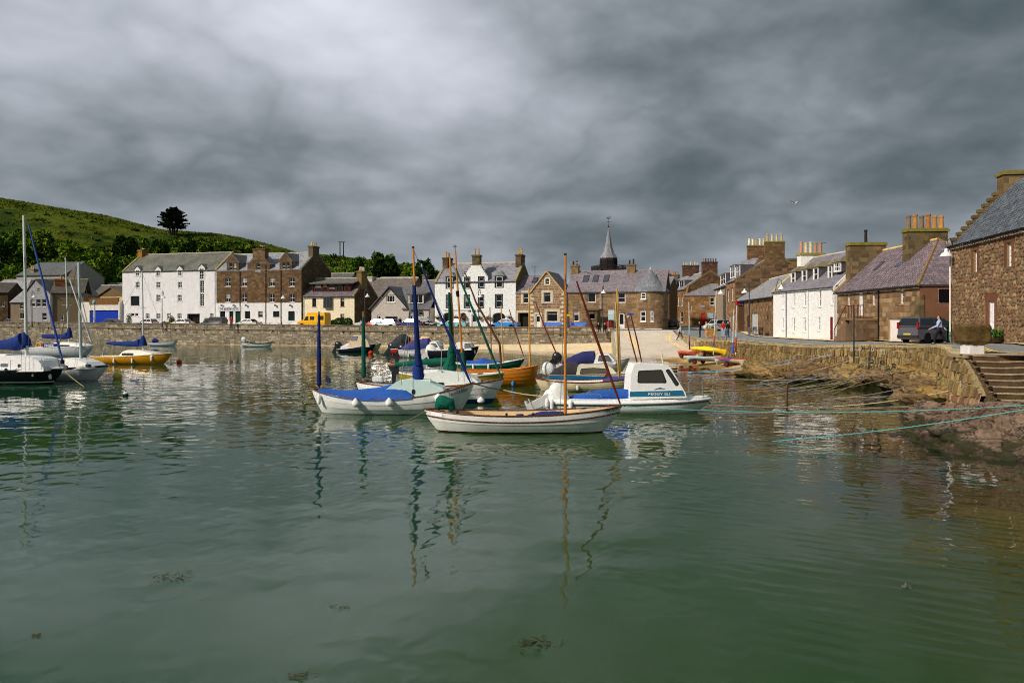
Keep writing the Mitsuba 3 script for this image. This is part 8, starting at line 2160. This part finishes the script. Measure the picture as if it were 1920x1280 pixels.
lamp(527.5, 531, 558, 123, 2.6, 'white shaded street lamp in front of the stone hotel')
lamp(684, 689, 555, 119, 2.6, 'white shaded street lamp right of the cream house')
lamp(897.5, 900.5, 555, 113.5, 2.6, 'white shaded street lamp in front of the white inn')
lamp(1130, 1131.5, 548, 108.5, 2.5, 'white shaded street lamp in front of the turret house')
lamp(60, 64, 556, 132, 2.6, 'white shaded street lamp in front of the grey gable house')
lamp(1360, 1351.5, 549, 96, 2.05, 'white shaded street lamp left of the brown shed doors')
lamp(1405, 1396, 547, 93, 2.05, 'white shaded street lamp in front of the slate shed')
lamp(1455, 1465, 540, 84.5, 0, 'white shaded lamp on the left corner of the bright white house', wall=[28.1, 85.8, 7.0])
lamp(1788, 1774, 477, 49.6, 0, 'white shaded lamp on the corner of the rubble house', wall=[27.35, 49.7, 8.3])
k = thing('globe_lamp', 'white lamp post with round head standing on the far wall at left', 'lamp')
q = on_line(177, WALL_A + WN * .3, WU)
put(k + '__post', tube([[q[0], q[1], 2.6], [q[0], q[1], 6.4]], .14, 8), 'gloss', (222, 224, 222), .1, True); put(k + '__head', lathe([(.2, 6.4), (.34, 6.5), (.36, 6.9), (.2, 7.1), (.05, 7.15)], 10, (q[0], q[1], 0)), 'gloss', (120, 160, 160), .1, 40)
 # -- street furniture
def bench(name, label, x, y, z, ang, col, L=1.8, legs=(60, 56, 52), grp=None):
 k = thing(name, label, 'bench', grp)
 G = lambda m: xf(m, (x, y, z), ang)
 for i in range(3):
  put(k + '__seat_slat', G(box(-L / 2, L / 2, -.02 - .14 * i - .12, -.02 - .14 * i, .43, .47)), 'matte', col, .15)
 for i in range(3):
  put(k + '__back_slat', G(box(-L / 2, L / 2, .03 + .02 * i, .07 + .02 * i, .54 + .14 * i, .65 + .14 * i)), 'matte', col, .15)
 for sx in (-L / 2 + .1, L / 2 - .16):
  put(k + '__leg', G(box(sx, sx + .06, -.42, -.36, 0, .62))), put(k + '__leg', G(hexa([[sx, .0, 0], [sx + .06, .0, 0], [sx + .06, .06, 0], [sx, .06, 0], [sx, .10, .95], [sx + .06, .10, .95], [sx + .06, .15, .95], [sx, .15, .95]])), 'matte', legs, .1); put(k + '__arm', G(box(sx, sx + .06, -.44, .1, .62, .66)), 'matte', legs, .1)
 return k
for px, lb, dd_ in ((1037, 'bright blue bench in front of the gabled stone house', 0), (1083, 'bright blue bench in front of the turret house', 0)):
 q = on_line(px, WALL_A + WN * 2.2, WU); bench('blue_bench', lb, q[0], q[1], 2.62, CA, (60, 130, 230), 2.5, (40, 90, 180), 'blue benches behind the far wall')
for px, D, lb in ((1411, 99.5, 'left dark brown bench against the stone shed'), (1423, 95.5, 'right dark brown bench against the stone shed')):
 q = at(px, HZ, D); bench('brown_bench', lb, q[0] + .2, q[1], 2.1, math.atan2(S.u[1], S.u[0]), (64, 38, 28), 2.2, (54, 34, 26), 'brown benches by the shed')
q = at(1790, HZ, 47.0); bench('brown_bench', 'brown wooden bench against the rubble house left of the stone pillar', q[0] + .4, q[1], 2.58, math.atan2(Zh.u[1], Zh.u[0]), (74, 44, 30), 1.5, (84, 44, 34))
q = on_line(1142.5, WALL_A + WN * 1.4, WU); k = thing('litter_bin', 'round red litter bin at the head of the slipway', 'bin')
put(k + '__body', lathe([(.30, 2.75), (.34, 2.8), (.34, 3.6), (.30, 3.66)], 12, (q[0], q[1], 0)), 'gloss', (196, 30, 26), .1, 40); put(k + '__base', lathe([(.28, 2.4), (.28, 2.75)], 10, (q[0] + .1, q[1], 0)), 'matte', (30, 30, 32), .1)
q = on_line(1146, WALL_A + WN * .9, WU); k = thing('road_sign', 'pair of pale blue grey sign panels on two posts at the head of the slipway', 'sign')
D = q[1]
za, zb, zc_ = zat(599.5, D), zat(590.5, D), zat(581, D)
put(k + '__panel', xf(box(-.42, .42, -.03, .0, za, zb - .04), (q[0], q[1], 0), CA), 'matte', (172, 196, 204), .1); put(k + '__panel', xf(box(-.42, .42, -.03, .0, zb, zc_), (q[0], q[1], 0), CA), 'matte', (180, 202, 210), .1)
for sx in (-.42, .36):
 put(k + '__post', xf(box(sx, sx + .07, .003, .07, 2.0, zc_ + .05), (q[0], q[1], 0), CA), 'matte', (110, 116, 118), .1)
q = on_line(1066, WALL_A + WN * 1.5, WU); k = thing('yellow_sign', 'small yellow sign on a dark post between the two blue benches', 'sign')
put(k + '__post', box(q[0] - .14, q[0] + .14, q[1], q[1] + .2, 2.5, zat(592, q[1])), 'matte', (76, 70, 56), .2); put(k + '__panel', box(q[0] - .28, q[0] + .28, q[1] - .05, q[1], zat(592.5, q[1]), zat(589, q[1])), 'matte', (226, 180, 30), .1)
for px, lb in ((1329.5, 'left tan wooden planter box above the slipway'), (1336, 'right tan wooden planter box above the slipway')):
 q = at(px, HZ, 88.5); k = thing('wooden_planter', lb, 'planter', 'wooden planters above the slipway')
 for i in range(4):
  put(k + '__board', xf(join([box(-.34, .34, -.36, -.32, .01 + .26 * i, .25 + .26 * i), box(-.36, -.32, -.31, .32, .01 + .26 * i, .25 + .26 * i), box(.32, .36, -.31, .32, .01 + .26 * i, .25 + .26 * i)]), (q[0], q[1], 1.98), .1), 'matte', jit((170, 130, 80), .08), .3)
 put(k + '__lining', box(q[0] - .28, q[0] + .28, q[1] - .28, q[1] + .28, 1.98, 2.92), 'matte', (70, 56, 40), .3)
for px, D, lb in ((1891, 42.4, 'black wheeled bin beside the white door of the rubble house'), (1921, 40.6, 'black wheeled bin cut by the right edge of the picture')):
 q = at(px, HZ, D); k = thing('wheeled_bin', lb, 'bin', 'black wheeled bins')
 G = lambda m: xf(m, (q[0] + .35, q[1], 2.66), math.atan2(Zh.u[1], Zh.u[0]) + .5, 1.02)
 put(k + '__body', G(hexa([[-.36, -.34, .05], [.36, -.34, .05], [.36, .34, .05], [-.36, .34, .05], [-.42, -.40, 1.0], [.42, -.40, 1.0], [.42, .40, 1.0], [-.42, .40, 1.0]])), 'gloss', (18, 19, 22), .1)
 put(k + '__lid', G(hull([(sx * .45, sy_ * .44, 1.0) for sx in (-1, 1) for sy_ in (-1, 1)] + [(sx * .36, sy_ * .3, 1.13) for sx in (-1, 1) for sy_ in (-1, 1)])), 'gloss', (24, 25, 28), .1)
 put(k + '__handle', G(tube([[-.3, .46, .95], [.3, .46, .95]], .03, 5)), 'matte', (20, 20, 22), 0)
 for sx in (-.3, .3):
  put(k + '__wheel', G((lambda m: (m[0][:, [2, 0, 1]] + [sx, .3, .12], m[1]))(lathe([(.12, -.03), (.12, .03)], 10))), 'matte', (16, 16, 16), 0)
q = at(1859, HZ, 42.5); k = thing('plant_tub', 'dark tub of leafy green plants by the white door', 'plant pot')
put(k + '__tub', lathe([(.26, 2.6), (.34, 3.0), (.30, 3.0)], 12, (q[0] + .2, q[1], 0)), 'matte', (60, 40, 32), .3)
def leaves(c, rad, n, size, cols, seed, shell=.55, flat=.5):
 r = np.random.default_rng(seed)
 d = r.normal(size=(n, 3)); d /= np.linalg.norm(d, axis=1, keepdims=True)
 p = np.asarray(c) + d * (shell + (1 - shell) * r.random((n, 1)) ** .6) * np.asarray(rad)
 a = r.normal(size=(n, 3)) + d * .2; a /= np.linalg.norm(a, axis=1, keepdims=True)
 b = np.cross(a, r.normal(size=(n, 3))); b /= np.linalg.norm(b, axis=1, keepdims=True)
 s = size * r.uniform(.5, 1.3, (n, 1))
 V = np.stack([p - a * s, p + b * s * flat, p + a * s, p - b * s * flat], 1).reshape(-1, 3)
 i = np.arange(n)[:, None] * 4
 f = np.vstack([i + [0, 1, 2], i + [0, 2, 3]])
 ci = r.integers(0, len(cols), n)
 col = np.repeat(np.clip(np.asarray(cols, float)[ci] * r.uniform(.75, 1.25, (n, 1)), 0, 255), 4, 0)
 return V, f, col
def foliage(key, parts, kind=None, label=None, exact=False):
 V, f = join([(p[0], p[1]) for p in parts])
 return put(key, (V, f), 'leaf', np.vstack([p[2] for p in parts]), .25, kind=kind, label=label, exact=exact)
foliage(k + '__foliage', [leaves((q[0] + .2, q[1], 3.2), (.42, .42, .32), 500, .07, [(60, 100, 40), (40, 76, 34), (90, 120, 50)], 5, .3)])
k = thing('green_railing', 'dark green railing in the gap left of the rubble house', 'railing')
for i in range(11):
 xx = 27.9 + i * .17; put(k + '__bar', tube([[xx, 51.6 + i * .05, 2.6], [xx, 51.6 + i * .05, 3.5 + .05 * i]], .025, 5), 'matte', (14, 74, 60), .1)
put(k + '__top_rail', tube([[27.9, 51.6, 3.5], [29.7, 52.15, 4.05]], .035, 5), 'matte', (14, 74, 60), .1); put(k + '__panel', slab([[27.9, 51.66, 2.6], [29.7, 52.2, 2.6], [29.7, 52.2, 4.0], [27.9, 51.66, 3.45]], .02), 'matte', (16, 60, 52), .2)
put(thing('marker_pole', 'thin dark pole standing at the foot of the curved harbour wall', 'pole'), tube([at(1601, 680, 48.2), at(1601, 571, 48.2)], .045, 6), 'metal', (84, 88, 92), .1, True, exact=True)
put(thing('marker_pole', 'thin dark pole in front of the wall behind the slipway dinghies', 'pole'), tube([at(1362, 655, 74), at(1362, 632, 74)], .04, 5), 'metal', (70, 70, 72), .1, True, exact=True)
for px, D, y0, y1, lb in ((1003, 121, 524, 500, 'thin television aerial between the inn chimney and the stone gable'), (1541, 92, 492, 455, 'tall television aerial right of the white house chimney')):
 q = at(px, y0, D); zt = zat(y1, D); k = thing('television_aerial', lb, 'aerial'); put(k + '__mast', tube([q, [q[0], q[1], zt]], .035, 5), 'metal', (70, 72, 74), .1); put(k + '__bars', join([tube([[q[0] - .5, q[1], zt - .05], [q[0] + .5, q[1], zt - .05]], .02, 4)] + [tube([[q[0] + x_, q[1] - .25, zt - .05], [q[0] + x_, q[1] + .25, zt + .0]], .015, 4) for x_ in (-.4, -.15, .1, .35)]), 'metal', (90, 92, 94), .1)
for i, px in enumerate((492, 505, 523, 542)):
 q = on_line(px, WALL_A + WN * 7.4, WU); k = thing('cafe_table', 'small pale table outside the hotel, %s from the left' % ['first', 'second', 'third', 'fourth'][i], 'table', 'tables outside the hotel')
 put(k + '__top', lathe([(.55, 3.32), (.58, 3.35), (.55, 3.38)], 10, (q[0], q[1], 0)), 'matte', (190, 180, 160), .1); put(k + '__leg', join([tube([[q[0] + .4 * math.cos(a), q[1] + .4 * math.sin(a), 2.6], [q[0], q[1], 3.3]], .03, 4) for a in (0, 2.1, 4.2)]), 'matte', (170, 170, 166), .1)
for i, (px, rr) in enumerate(((625.5, .55), (635.5, .72), (652, .72))):
 q = on_line(px, WALL_A + WN * 8.2, WU); k = thing('clipped_shrub', ['small', 'middle', 'right'][i] + ' clipped round shrub in front of the cream house', 'shrub', 'clipped shrubs at the cream house')
 foliage(k + '__foliage', [leaves((q[0], q[1], 2.75 + rr), (rr * 1.1, rr, rr), 1500, .12, [(50, 76, 36), (40, 62, 30), (70, 96, 46)], 60 + i, .82)]); put(k + '__pot', lathe([(.3, 2.5), (.38, 2.85)], 9, (q[0], q[1], 0)), 'matte', (90, 60, 44), .2)
for i, (px, rr, hh_, lb) in enumerate(((243, .6, 1.3, 'spiky green plant at the left end of the white warehouse'), (164, .9, .9, 'green shrub left of the blue garage door'), (311, .7, .5, 'low green plant under the warehouse lamp'), (322, .5, 1.0, 'thin green plant in front of the warehouse'), (388, .6, .8, 'plant right of the warehouse garage opening'))):
 q = on_line(px, WALL_A + WN * 8.4, WU); k = thing('wall_plant', lb, 'plant')
 foliage(k + '__foliage', [leaves((q[0], q[1], 2.6 + hh_), (rr, rr, hh_), 420, .14, [(70, 96, 40), (46, 72, 34), (90, 110, 50)], 80 + i, .3)]); put(k + '__stem', tube([[q[0], q[1], 2.5], [q[0], q[1], 2.7 + hh_]], [.06, .02], 5), 'matte', (70, 56, 40), .2)
q = on_line(671, WALL_A + WN * 5.0, WU); k = thing('motorcycle', 'white motorcycle parked beside the dark end wall of the cream house', 'motorcycle')
G = lambda m: xf(m, (q[0], q[1], 2.6), CA + .3)
TW = lambda x0: (lambda a: (np.stack([x0 + .30 * np.cos(a), 0 * a, .32 + .30 * np.sin(a)], -1)))(np.linspace(0, 2 * np.pi, 15))
for x0 in (-.68, .68):
 put(k + '__wheel', G(tube(TW(x0), .06, 6, False)), 'matte', (24, 24, 26), .1)
put(k + '__body', G(hull([(-.7, -.1, .72), (-.7, .1, .72), (.35, -.14, .95), (.35, .14, .95), (.4, -.1, .6), (-.3, -.12, .35), (.3, -.12, .35), (-.3, .12, .35), (.3, .12, .35), (.4, .1, .6)])), 'enamel', (220, 222, 224), .05); put(k + '__fairing', G(hull([(.4, -.2, .6), (.4, .2, .6), (.75, -.1, .85), (.75, .1, .85), (.45, -.2, 1.2), (.45, .2, 1.2)])), 'enamel', (226, 228, 230), .05)
put(k + '__handlebar', G(tube([[.35, -.36, 1.08], [.42, 0, 1.05], [.35, .36, 1.08]], .02, 5)), 'metal', (60, 60, 60), .1); put(k + '__fork', G(join([tube([[.68, s_, .32], [.45, s_, 1.0]], .03, 5) for s_ in (-.1, .1)])), 'metal', (120, 120, 124), .1)
 # -- dinghies on their trolleys at the foot of the slipway
def dinghy(name, label, p0, D0, p1, D1, z, col, deckc, beam=1.35, wheels=None, mast=None, wheelc=(120, 36, 30)):
 b = Boat(name, label, p0, D0, p1, D1, beam, (z + .32, z + .26, z + .36), col, 'transom', .7, .35, .05, draft=-z, zw=z + .03, bottom=col, rail=deckc, railr=.03, deckcol=deckc, inset=-.03, cat='dinghy')
 if mast:
  (x0, y0, x1, y1, cc, sleeve) = mast
  b.mast(x0, y0, x1, y1, .04, .03, cc)
  for (ya, yb, c2) in sleeve:
   f = lambda y: x0 + (x1 - x0) * (y - y0) / (y1 - y0)
   b.sail([(f(ya), ya), (f(yb), yb)], [.06, .055], c2, 'mast_sleeve', 0, .1)
 if wheels:
  k = thing('launch_trolley', label.replace('dinghy', 'dinghy trolley').split(' on ')[0].split(' with ')[0] + ' with red wheels', 'trolley', 'launching trolleys on the slipway')
  g = b.w
  put(k + '__frame', g(join([tube([[.2, 0, z - .02], [b.L - .2, 0, z - .02]], .035, 6), tube([[b.L * .4, -.62, z - .03], [b.L * .4, .62, z - .03]], .03, 6)])), 'metal', (120, 122, 124), .1)
  zw_ = z - .10
  for sg in (-1, 1):
   c0 = np.array([b.L * wheels, sg * .68, zw_])
   R = lambda m_: g((np.c_[m_[0][:, 0], m_[0][:, 2], m_[0][:, 1]] + c0, m_[1]))
   wk = put(k + '__wheel', R(lathe([(.1, -.07), (.20, -.07), (.22, 0), (.20, .07), (.1, .07)], 12)), 'matte', (30, 28, 28), .1); put(wk + '__hub', R(lathe([(.02, -.08), (.13, -.08), (.13, .08), (.02, .08)], 10)), 'matte', wheelc, .1)
 return b
sl = lambda px, D: max(float(slip_z(0, D)), .1)
d1 = dinghy('red_dinghy', 'small orange red dinghy with mast at the left of the slipway boats', 1277, 76.5, 1306, 75.0, .62, (206, 90, 70), (214, 90, 66), wheels=.35, mast=(1293, 655, 1291.7, 566, (214, 212, 204), ((655, 640, (70, 36, 40)), (640, 628, (120, 90, 110)), (628, 612, (150, 180, 196)))))
d2 = dinghy('yellow_dinghy', 'bright yellow dinghy lying behind the other slipway boats', 1303, 79.0, 1367, 70.5, .92, (230, 186, 20), (240, 206, 40), 1.5, wheels=.5)
d2.cover([.1, .3, .5, .75], [.10, .22, .2, .06], .02, (240, 206, 36), name='hull_cover')
d3 = dinghy('white_dinghy', 'pale blue and white dinghy with red sleeved mast on the slipway', 1293, 68.5, 1351, 66.5, .52, (206, 208, 204), (176, 196, 210), wheels=.3, mast=(1337.5, 664, 1343, 545, (224, 222, 214), ((650, 641, (60, 90, 130)), (641, 629, (206, 70, 90)))))
d4 = dinghy('red_white_dinghy', 'red decked white dinghy with two white masts at the right of the slipway', 1347, 65.5, 1398, 63.5, .50, (222, 222, 218), (206, 60, 46), wheels=.5, mast=(1379.5, 665, 1381, 562, (226, 222, 216), ((660, 650, (90, 40, 60)), (650, 632, (190, 40, 36)), (572, 562, (200, 40, 40)))))
d4.mast(1373.5, 664, 1376, 580, .035, .028, (222, 222, 214), 'second_mast'); d4.sail([(1373.5, 662), (1374, 652), (1375, 642)], [.1, .15, .06], (90, 100, 170), 'stowed_sail', 0, .2); d4.cover([.2, .4, .6], [.05, .12, .05], .04, (60, 64, 140))
 # -- gulls, poles
def gull(name, label, p, ang, fly=True, s=1.0):
 k = thing(name, label, 'gull')
 G = lambda m: xf(m, p, ang, s)
 put(k + '__body', G(join([hull([(-.22, 0, 0), (0, .07, .05), (0, -.07, .05), (.02, 0, -.06), (.1, .05, .05), (.1, -.05, .05), (.2, 0, .07)]), ball((.2, 0, .07), .055, 8), hull([(-.2, .02, 0), (-.2, -.02, 0), (-.36, .07, .0), (-.36, -.07, .0), (-.2, 0, .03)])])), 'matte', (236, 236, 236), .05, 40)
 put(k + '__beak', G(hull([(.25, .012, .07), (.25, -.012, .07), (.25, 0, .055), (.31, 0, .06)])), 'matte', (220, 160, 40), 0)
 if fly:
  for sg in (-1, 1):
   P = [(.08, .05, .05), (-.10, .05, .05), (-.06, .32, .17), (.12, .32, .18), (-.12, .70, .12), (.02, .70, .13)]
   Pm = np.array(P) * [1, sg, 1]
   put(k + '__wing', G(join([slab([Pm[0], Pm[3], Pm[2], Pm[1]][::sg], .018), slab([Pm[3], Pm[5], Pm[4], Pm[2]][::sg], .014)])), 'matte', (176, 182, 188), .1)
 else:
  put(k + '__leg', G(join([tube([[0, q_, -.05], [0, q_, -.22]], .012, 4) for q_ in (-.03, .03)])), 'matte', (190, 130, 110), 0)
  for sg in (-1, 1):
   put(k + '__wing', G(hull([(.1, sg * .06, .05), (-.3, sg * .03, .0), (.05, sg * .085, 0), (-.1, sg * .08, -.02)])), 'matte', (150, 156, 162), .1)
g0 = at(1490, 381, 62); gull('flying_gull', 'white gull flying in the dark sky above the right hand houses', (g0[0], g0[1], g0[2]), 1.9, True, .95)
c0 = WARE.w((np.array([[.45, WARE.depth / 2, rz(WARE, 468.5) + .38]]), np.zeros((0, 3), int)))[0][0]; gull('perched_gull', 'gull perched on the orange chimney of the white warehouse', tuple(c0), 2.5, False, 1.6)
c0 = at(492, 461.5, 129.2); gull('perched_gull', 'gull perched on the middle chimney of the stone hotel', tuple(c0), 2.9, False, 1.5)
c0 = at(1083, 494, 120.5); gull('flying_gull', 'gull gliding by the left chimney of the turret house', tuple(c0), .4, True, 1.0)
c0 = at(696, 501.5, 140); gull('flying_gull', 'gull gliding in front of the trees behind the cream house', tuple(c0), .2, True, 1.0)
k = thing('utility_poles', 'pair of dark utility poles joined by a crossbar on the hilltop', 'utility pole')
for px in (637.5, 644):
 q = at(px, HZ, 290); z0 = float(hill_z(q[0], q[1])); put(k + '__pole', tube([[q[0], q[1], z0 - 1], [q[0], q[1], zat(453, 290)]], [.22, .16], 6), 'matte', (52, 48, 46), .2)
qa, qb = at(634.5, 453.8, 290), at(647, 453.8, 290); put(k + '__crossbar', tube([qa, qb], .14, 5), 'matte', (52, 48, 46), .2)
 # -- hill vegetation
DK, MD, LT = [(26, 44, 15), (34, 56, 17), (44, 68, 20)], [(56, 86, 22), (70, 102, 28), (84, 112, 30)], [(106, 130, 34), (90, 116, 30), (120, 138, 44)]
r = np.random.default_rng(77)
def hp(px, D):
 q = at(px, HZ, D)
 return np.array([q[0], q[1], float(hill_z(q[0], q[1]))])
def at_row(px, py, lo=170, hi=299):
 """the hill point seen at (px, py)"""
 D = np.linspace(lo, hi, 60)
 x = (px - 960) / F * D
 z = hill_z(x, D)
 i = int(np.argmin(np.abs(HZ - (z - ZC) / D * F - py)))
 return np.array([x[i], D[i], z[i]])
parts = []
def bush(c, rad, n, size, cols, dark=.5):
 """a lumpy crown: several leaf clumps round a body"""
 m = max(3, int(n / 60))
 for i in range(m):
  a, e = r.uniform(0, 6.28), r.uniform(-.3, 1.0)
  o = np.array([math.cos(a) * math.cos(e), math.sin(a) * math.cos(e), math.sin(e)]) * rad * r.uniform(.4, .8)
  parts.append(leaves(np.asarray(c) + o, np.asarray(rad) * r.uniform(.32, .55), int(n / m), size, cols[int(r.integers(len(cols)))] if isinstance(cols[0], list) else cols, int(r.integers(1e9)), .5))
for px in np.arange(-160, 250, 5.5):
 for py in (538, 528, 518, 508, 498, 488, 478, 470, 462, 455):
  if py < np.interp(px, [-160, 0, 40, 100, 160, 250], [430, 436, 438, 462, 480, 478]) or r.random() < .12:
   continue
  c = at_row(px + r.uniform(-4, 4), py + r.uniform(-4, 4))
  s = r.uniform(1.5, 3.2)
  bush(c + [0, 0, s * .55], np.array([s * 1.25, s * 1.1, s]), 120, .50, [MD, MD, DK, LT] if r.random() < .72 else [DK, MD, MD])
for px in np.arange(250, 470, 9):
 for py in (474, 467, 461):
  if r.random() < .35:
   continue
  c = at_row(px + r.uniform(-5, 5), py + r.uniform(-3, 3)); s = r.uniform(1.2, 2.6)
  bush(c + [0, 0, s * .5], np.array([s * 1.4, s * 1.1, s]), 110, .5, [MD, LT, DK])
for px in np.arange(590, 850, 6.5):
 t_ = np.interp(px, [590, 640, 700, 800, 850], [488, 492, 500, 514, 528])
 for py in np.arange(t_, 545, 9):
  if r.random() < .45:
   continue
  c = at_row(px + r.uniform(-4, 4), py + r.uniform(-3, 3)); s = r.uniform(1.4, 3.0)
  bush(c + [0, 0, s * .5], np.array([s * 1.3, s, s]), 110, .5, [MD, DK, MD, LT])
foliage('hillside_thicket', parts, 'stuff', exact=True)
labels['hillside_thicket'].update(label='dense green thicket of bushes on the lower slope behind the houses', category='bushes')
parts = []
for _ in range(170):
 px = r.uniform(-150, 640); q = r.uniform(0, 1)
 py = skyline(px) + 5 + q ** 1.3 * 60
 c = at_row(px, py)
 if c[1] > 297:
  continue
 s = r.uniform(.4, 1.3)
 parts.append(leaves(c + [0, 0, s * .2], (s * 1.9, s * 1.5, s * .55), 34, .42, [DK, MD, [(66, 72, 20), (90, 92, 30)], [(40, 44, 14), (60, 66, 18)]][int(r.integers(4))], int(r.integers(1e9)), .4))
foliage('gorse', parts, 'stuff', exact=True)
labels['gorse'].update(label='low gorse and bracken dotted over the open hillside', category='shrubs')
gr = []
for _ in range(26000):
 x = r.uniform(-260, -20); y = r.uniform(170, 302) if r.random() < .6 else r.uniform(290, 302)
 gr.append((x, y))
gr = np.array(gr); z = hill_z(gr[:, 0], gr[:, 1]); n = len(gr)
a = r.uniform(0, 6.28, n); hgt = r.uniform(.15, .5, n); wv_ = np.c_[np.cos(a), np.sin(a), 0 * a] * .22
b0 = np.c_[gr, z - .05]
V = np.stack([b0 - wv_, b0 + wv_, b0 + np.c_[r.normal(0, .2, n), r.normal(0, .2, n), hgt]], 1).reshape(-1, 3)
cols = np.repeat(np.array([(80, 96, 26), (66, 86, 20), (98, 104, 34), (56, 74, 16)], float)[r.integers(0, 4, n)], 3, 0)
put('hill_tussocks', (V, np.arange(3 * n).reshape(-1, 3)), 'leaf', cols, .2, kind='stuff', exact=True)
labels['hill_tussocks'].update(label='long wild grass covering the open hillside', category='grass')
def tree(label, px, py_base, py_top, w_px, D, cols, name='hill_tree', leaf=.5, n=2600, seed=1, split=8, low=.25):
 global r
 rr = np.random.default_rng(seed)
 q = at(px, HZ, D); zg = float(hill_z(q[0], q[1])) if D > 165 else 2.5
 zt = zat(py_top, D); H = zt - zg; Wd = w_px / F * D / 2
 k = thing(name, label, 'tree')
 base = np.array([q[0], q[1], zg - .3])
 put(k + '__trunk', tube([base, base + [.1, 0, H * .35], base + [.2, 0, H * .7]], [H * .035 + .1, H * .025 + .06, .05], 7), 'matte', (56, 46, 34), .4, True)
 ps, br = [], []
 for i in range(split):
  a, e = i * 2.4 + rr.uniform(-.4, .4), rr.uniform(-.25, 1.0)
  o = np.array([math.cos(a) * math.cos(e) * Wd, math.sin(a) * math.cos(e) * Wd * .9, math.sin(e) * H * (1 - low) * .45]) * rr.uniform(.5, .72)
  c = np.array([q[0], q[1], zg + H * (low + (1 - low) * .5)]) + o
  br.append(tube([base + [.1, 0, H * rr.uniform(.2, .5)], c], [.12, .04], 5))
  ps.append(leaves(c, (Wd * .42, Wd * .42, H * (1 - low) * .26), n // split, leaf, cols[int(rr.integers(len(cols)))], int(rr.integers(1e9)), .45))
 put(k + '__branch', join(br), 'matte', (56, 46, 34), .4)
 foliage(k + '__crown', ps)
 return k
tree('big broad dark tree on the low hill right of the utility poles', 718, 510, 469, 54, 215, [DK, DK, MD], leaf=.6, n=5200, seed=3, split=14, low=.12)
tree('dark round tree behind the mast right of the grey gable cottage', 795, 524, 485, 40, 200, [DK, DK, MD], leaf=.55, n=3600, seed=4, split=11, low=.1)
tree('small dark tree left of the big tree on the low hill', 668, 505, 480, 30, 225, [DK, MD], leaf=.5, n=1800, seed=5, low=.1)
tree('dark bushy tree at the foot of the hill left of the white inn', 822, 530, 505, 26, 190, [DK, DK], leaf=.5, n=1500, seed=6, low=.05)
tree('round dark green tree under the lone cypress on the hill', 352, 473, 443, 36, 240, [MD, DK, DK], leaf=.5, n=2600, seed=7, low=.05)
tree('dark tree above the left end of the warehouse roof', 300, 474, 446, 36, 240, [DK, MD], leaf=.5, n=2400, seed=8, low=.05)
tree('dark tree left of the orange warehouse chimney', 236, 474, 440, 44, 245, [DK, MD, DK], leaf=.5, n=2800, seed=9, low=.05)
tree('bright green tree above the slate roofs on the left', 190, 520, 470, 46, 205, [LT, MD], leaf=.5, n=2800, seed=10, low=.05)
tree('dark green tree on the slope between the two left masts', 78, 490, 428, 48, 235, [MD, DK, LT], leaf=.55, n=3000, seed=11, low=.05)
tree('dark tree at the left edge of the wooded slope', 12, 500, 440, 50, 230, [DK, DK, MD], leaf=.55, n=3000, seed=12, low=.05)
tree('light green tree above the grey gable house', 130, 505, 452, 42, 225, [LT, MD], leaf=.5, n=2600, seed=13, low=.05)
rr = np.random.default_rng(2)
k = thing('cypress_tree', 'lone dark cypress with ragged flat sprays on the hill skyline', 'tree')
D = 288.0
q = at(325, HZ, D); zg = zat(435, D); px_m = D / F
for dx in (-8, -2, 3, 9):
 put(k + '__trunk', tube([[q[0] + dx * .6 * px_m, q[1], zg - 1], [q[0] + dx * px_m * 1.3, q[1], zat(405, D)]], [.36, .12], 6), 'matte', (30, 24, 18), .3, True)
ps = []
for i in range(250):
 f = rr.random()
 py = 428 - f * 36
 half = np.interp(f, [0, .25, .55, .8, 1.0], [21, 24, 22, 16, 7])
 a = rr.uniform(0, 2 * math.pi)
 rad = half * (rr.uniform(.45, .8) if rr.random() < .7 else rr.uniform(.95, 1.25)) * px_m
 c = np.array([q[0] + math.cos(a) * rad * .55, q[1] + math.sin(a) * rad * .55, zat(py, D)])
 t_ = np.array([q[0] + math.cos(a) * rad, q[1] + math.sin(a) * rad, zat(py - rr.uniform(0, 5), D)])
 for s in np.linspace(0, 1, 5):
  p = c + (t_ - c) * s
  ps.append(leaves(p, np.array([.62, .62, .22]) * (1.2 - .85 * s), 16, .34, [(14, 30, 13), (18, 36, 14), (26, 44, 16)], int(rr.integers(1e9)), .1))
foliage(k + '__crown', ps)
q = on_line(200, WALL_A + WN * 9, WU)
r = np.random.default_rng(4)
for i, (px, py, s, lb) in enumerate(((1000, 1205, .40, 'clump of floating brown weed near the bottom of the picture'), (325, 1081, .45, 'long streak of floating weed on the left water'), (560, 1268, .18, 'small piece of floating weed at the lower left edge'), (640, 1139, .12, 'tiny scrap of floating weed in the lower middle'), (1698, 1100, .16, 'grey scrap of floating weed on the right'), (65, 1193, .12, 'pale scrap of floating weed at the lower left'))):
 q = onz(px, py, .0)
 k = thing('floating_weed', lb, 'seaweed')
 ms = []
 for _ in range(int(90 * s)):
  p = np.array([q[0] + r.normal(0, s * .42), q[1] + r.normal(0, s * .22), .012 + r.uniform(0, .02)]); a = r.uniform(0, 6.28); l = r.uniform(.02, .07)
  d = np.array([math.cos(a), math.sin(a), r.normal(0, .15)]) * l; e = np.array([-math.sin(a), math.cos(a), 0]) * l * .25
  ms.append((np.array([p - d, p + e, p + d, p - e]), np.array([[0, 1, 2], [0, 2, 3]])))
 put(k, join(ms), 'leaf', (74, 74, 38) if i != 4 else (110, 112, 104), .3, exact=True, kind='stuff')
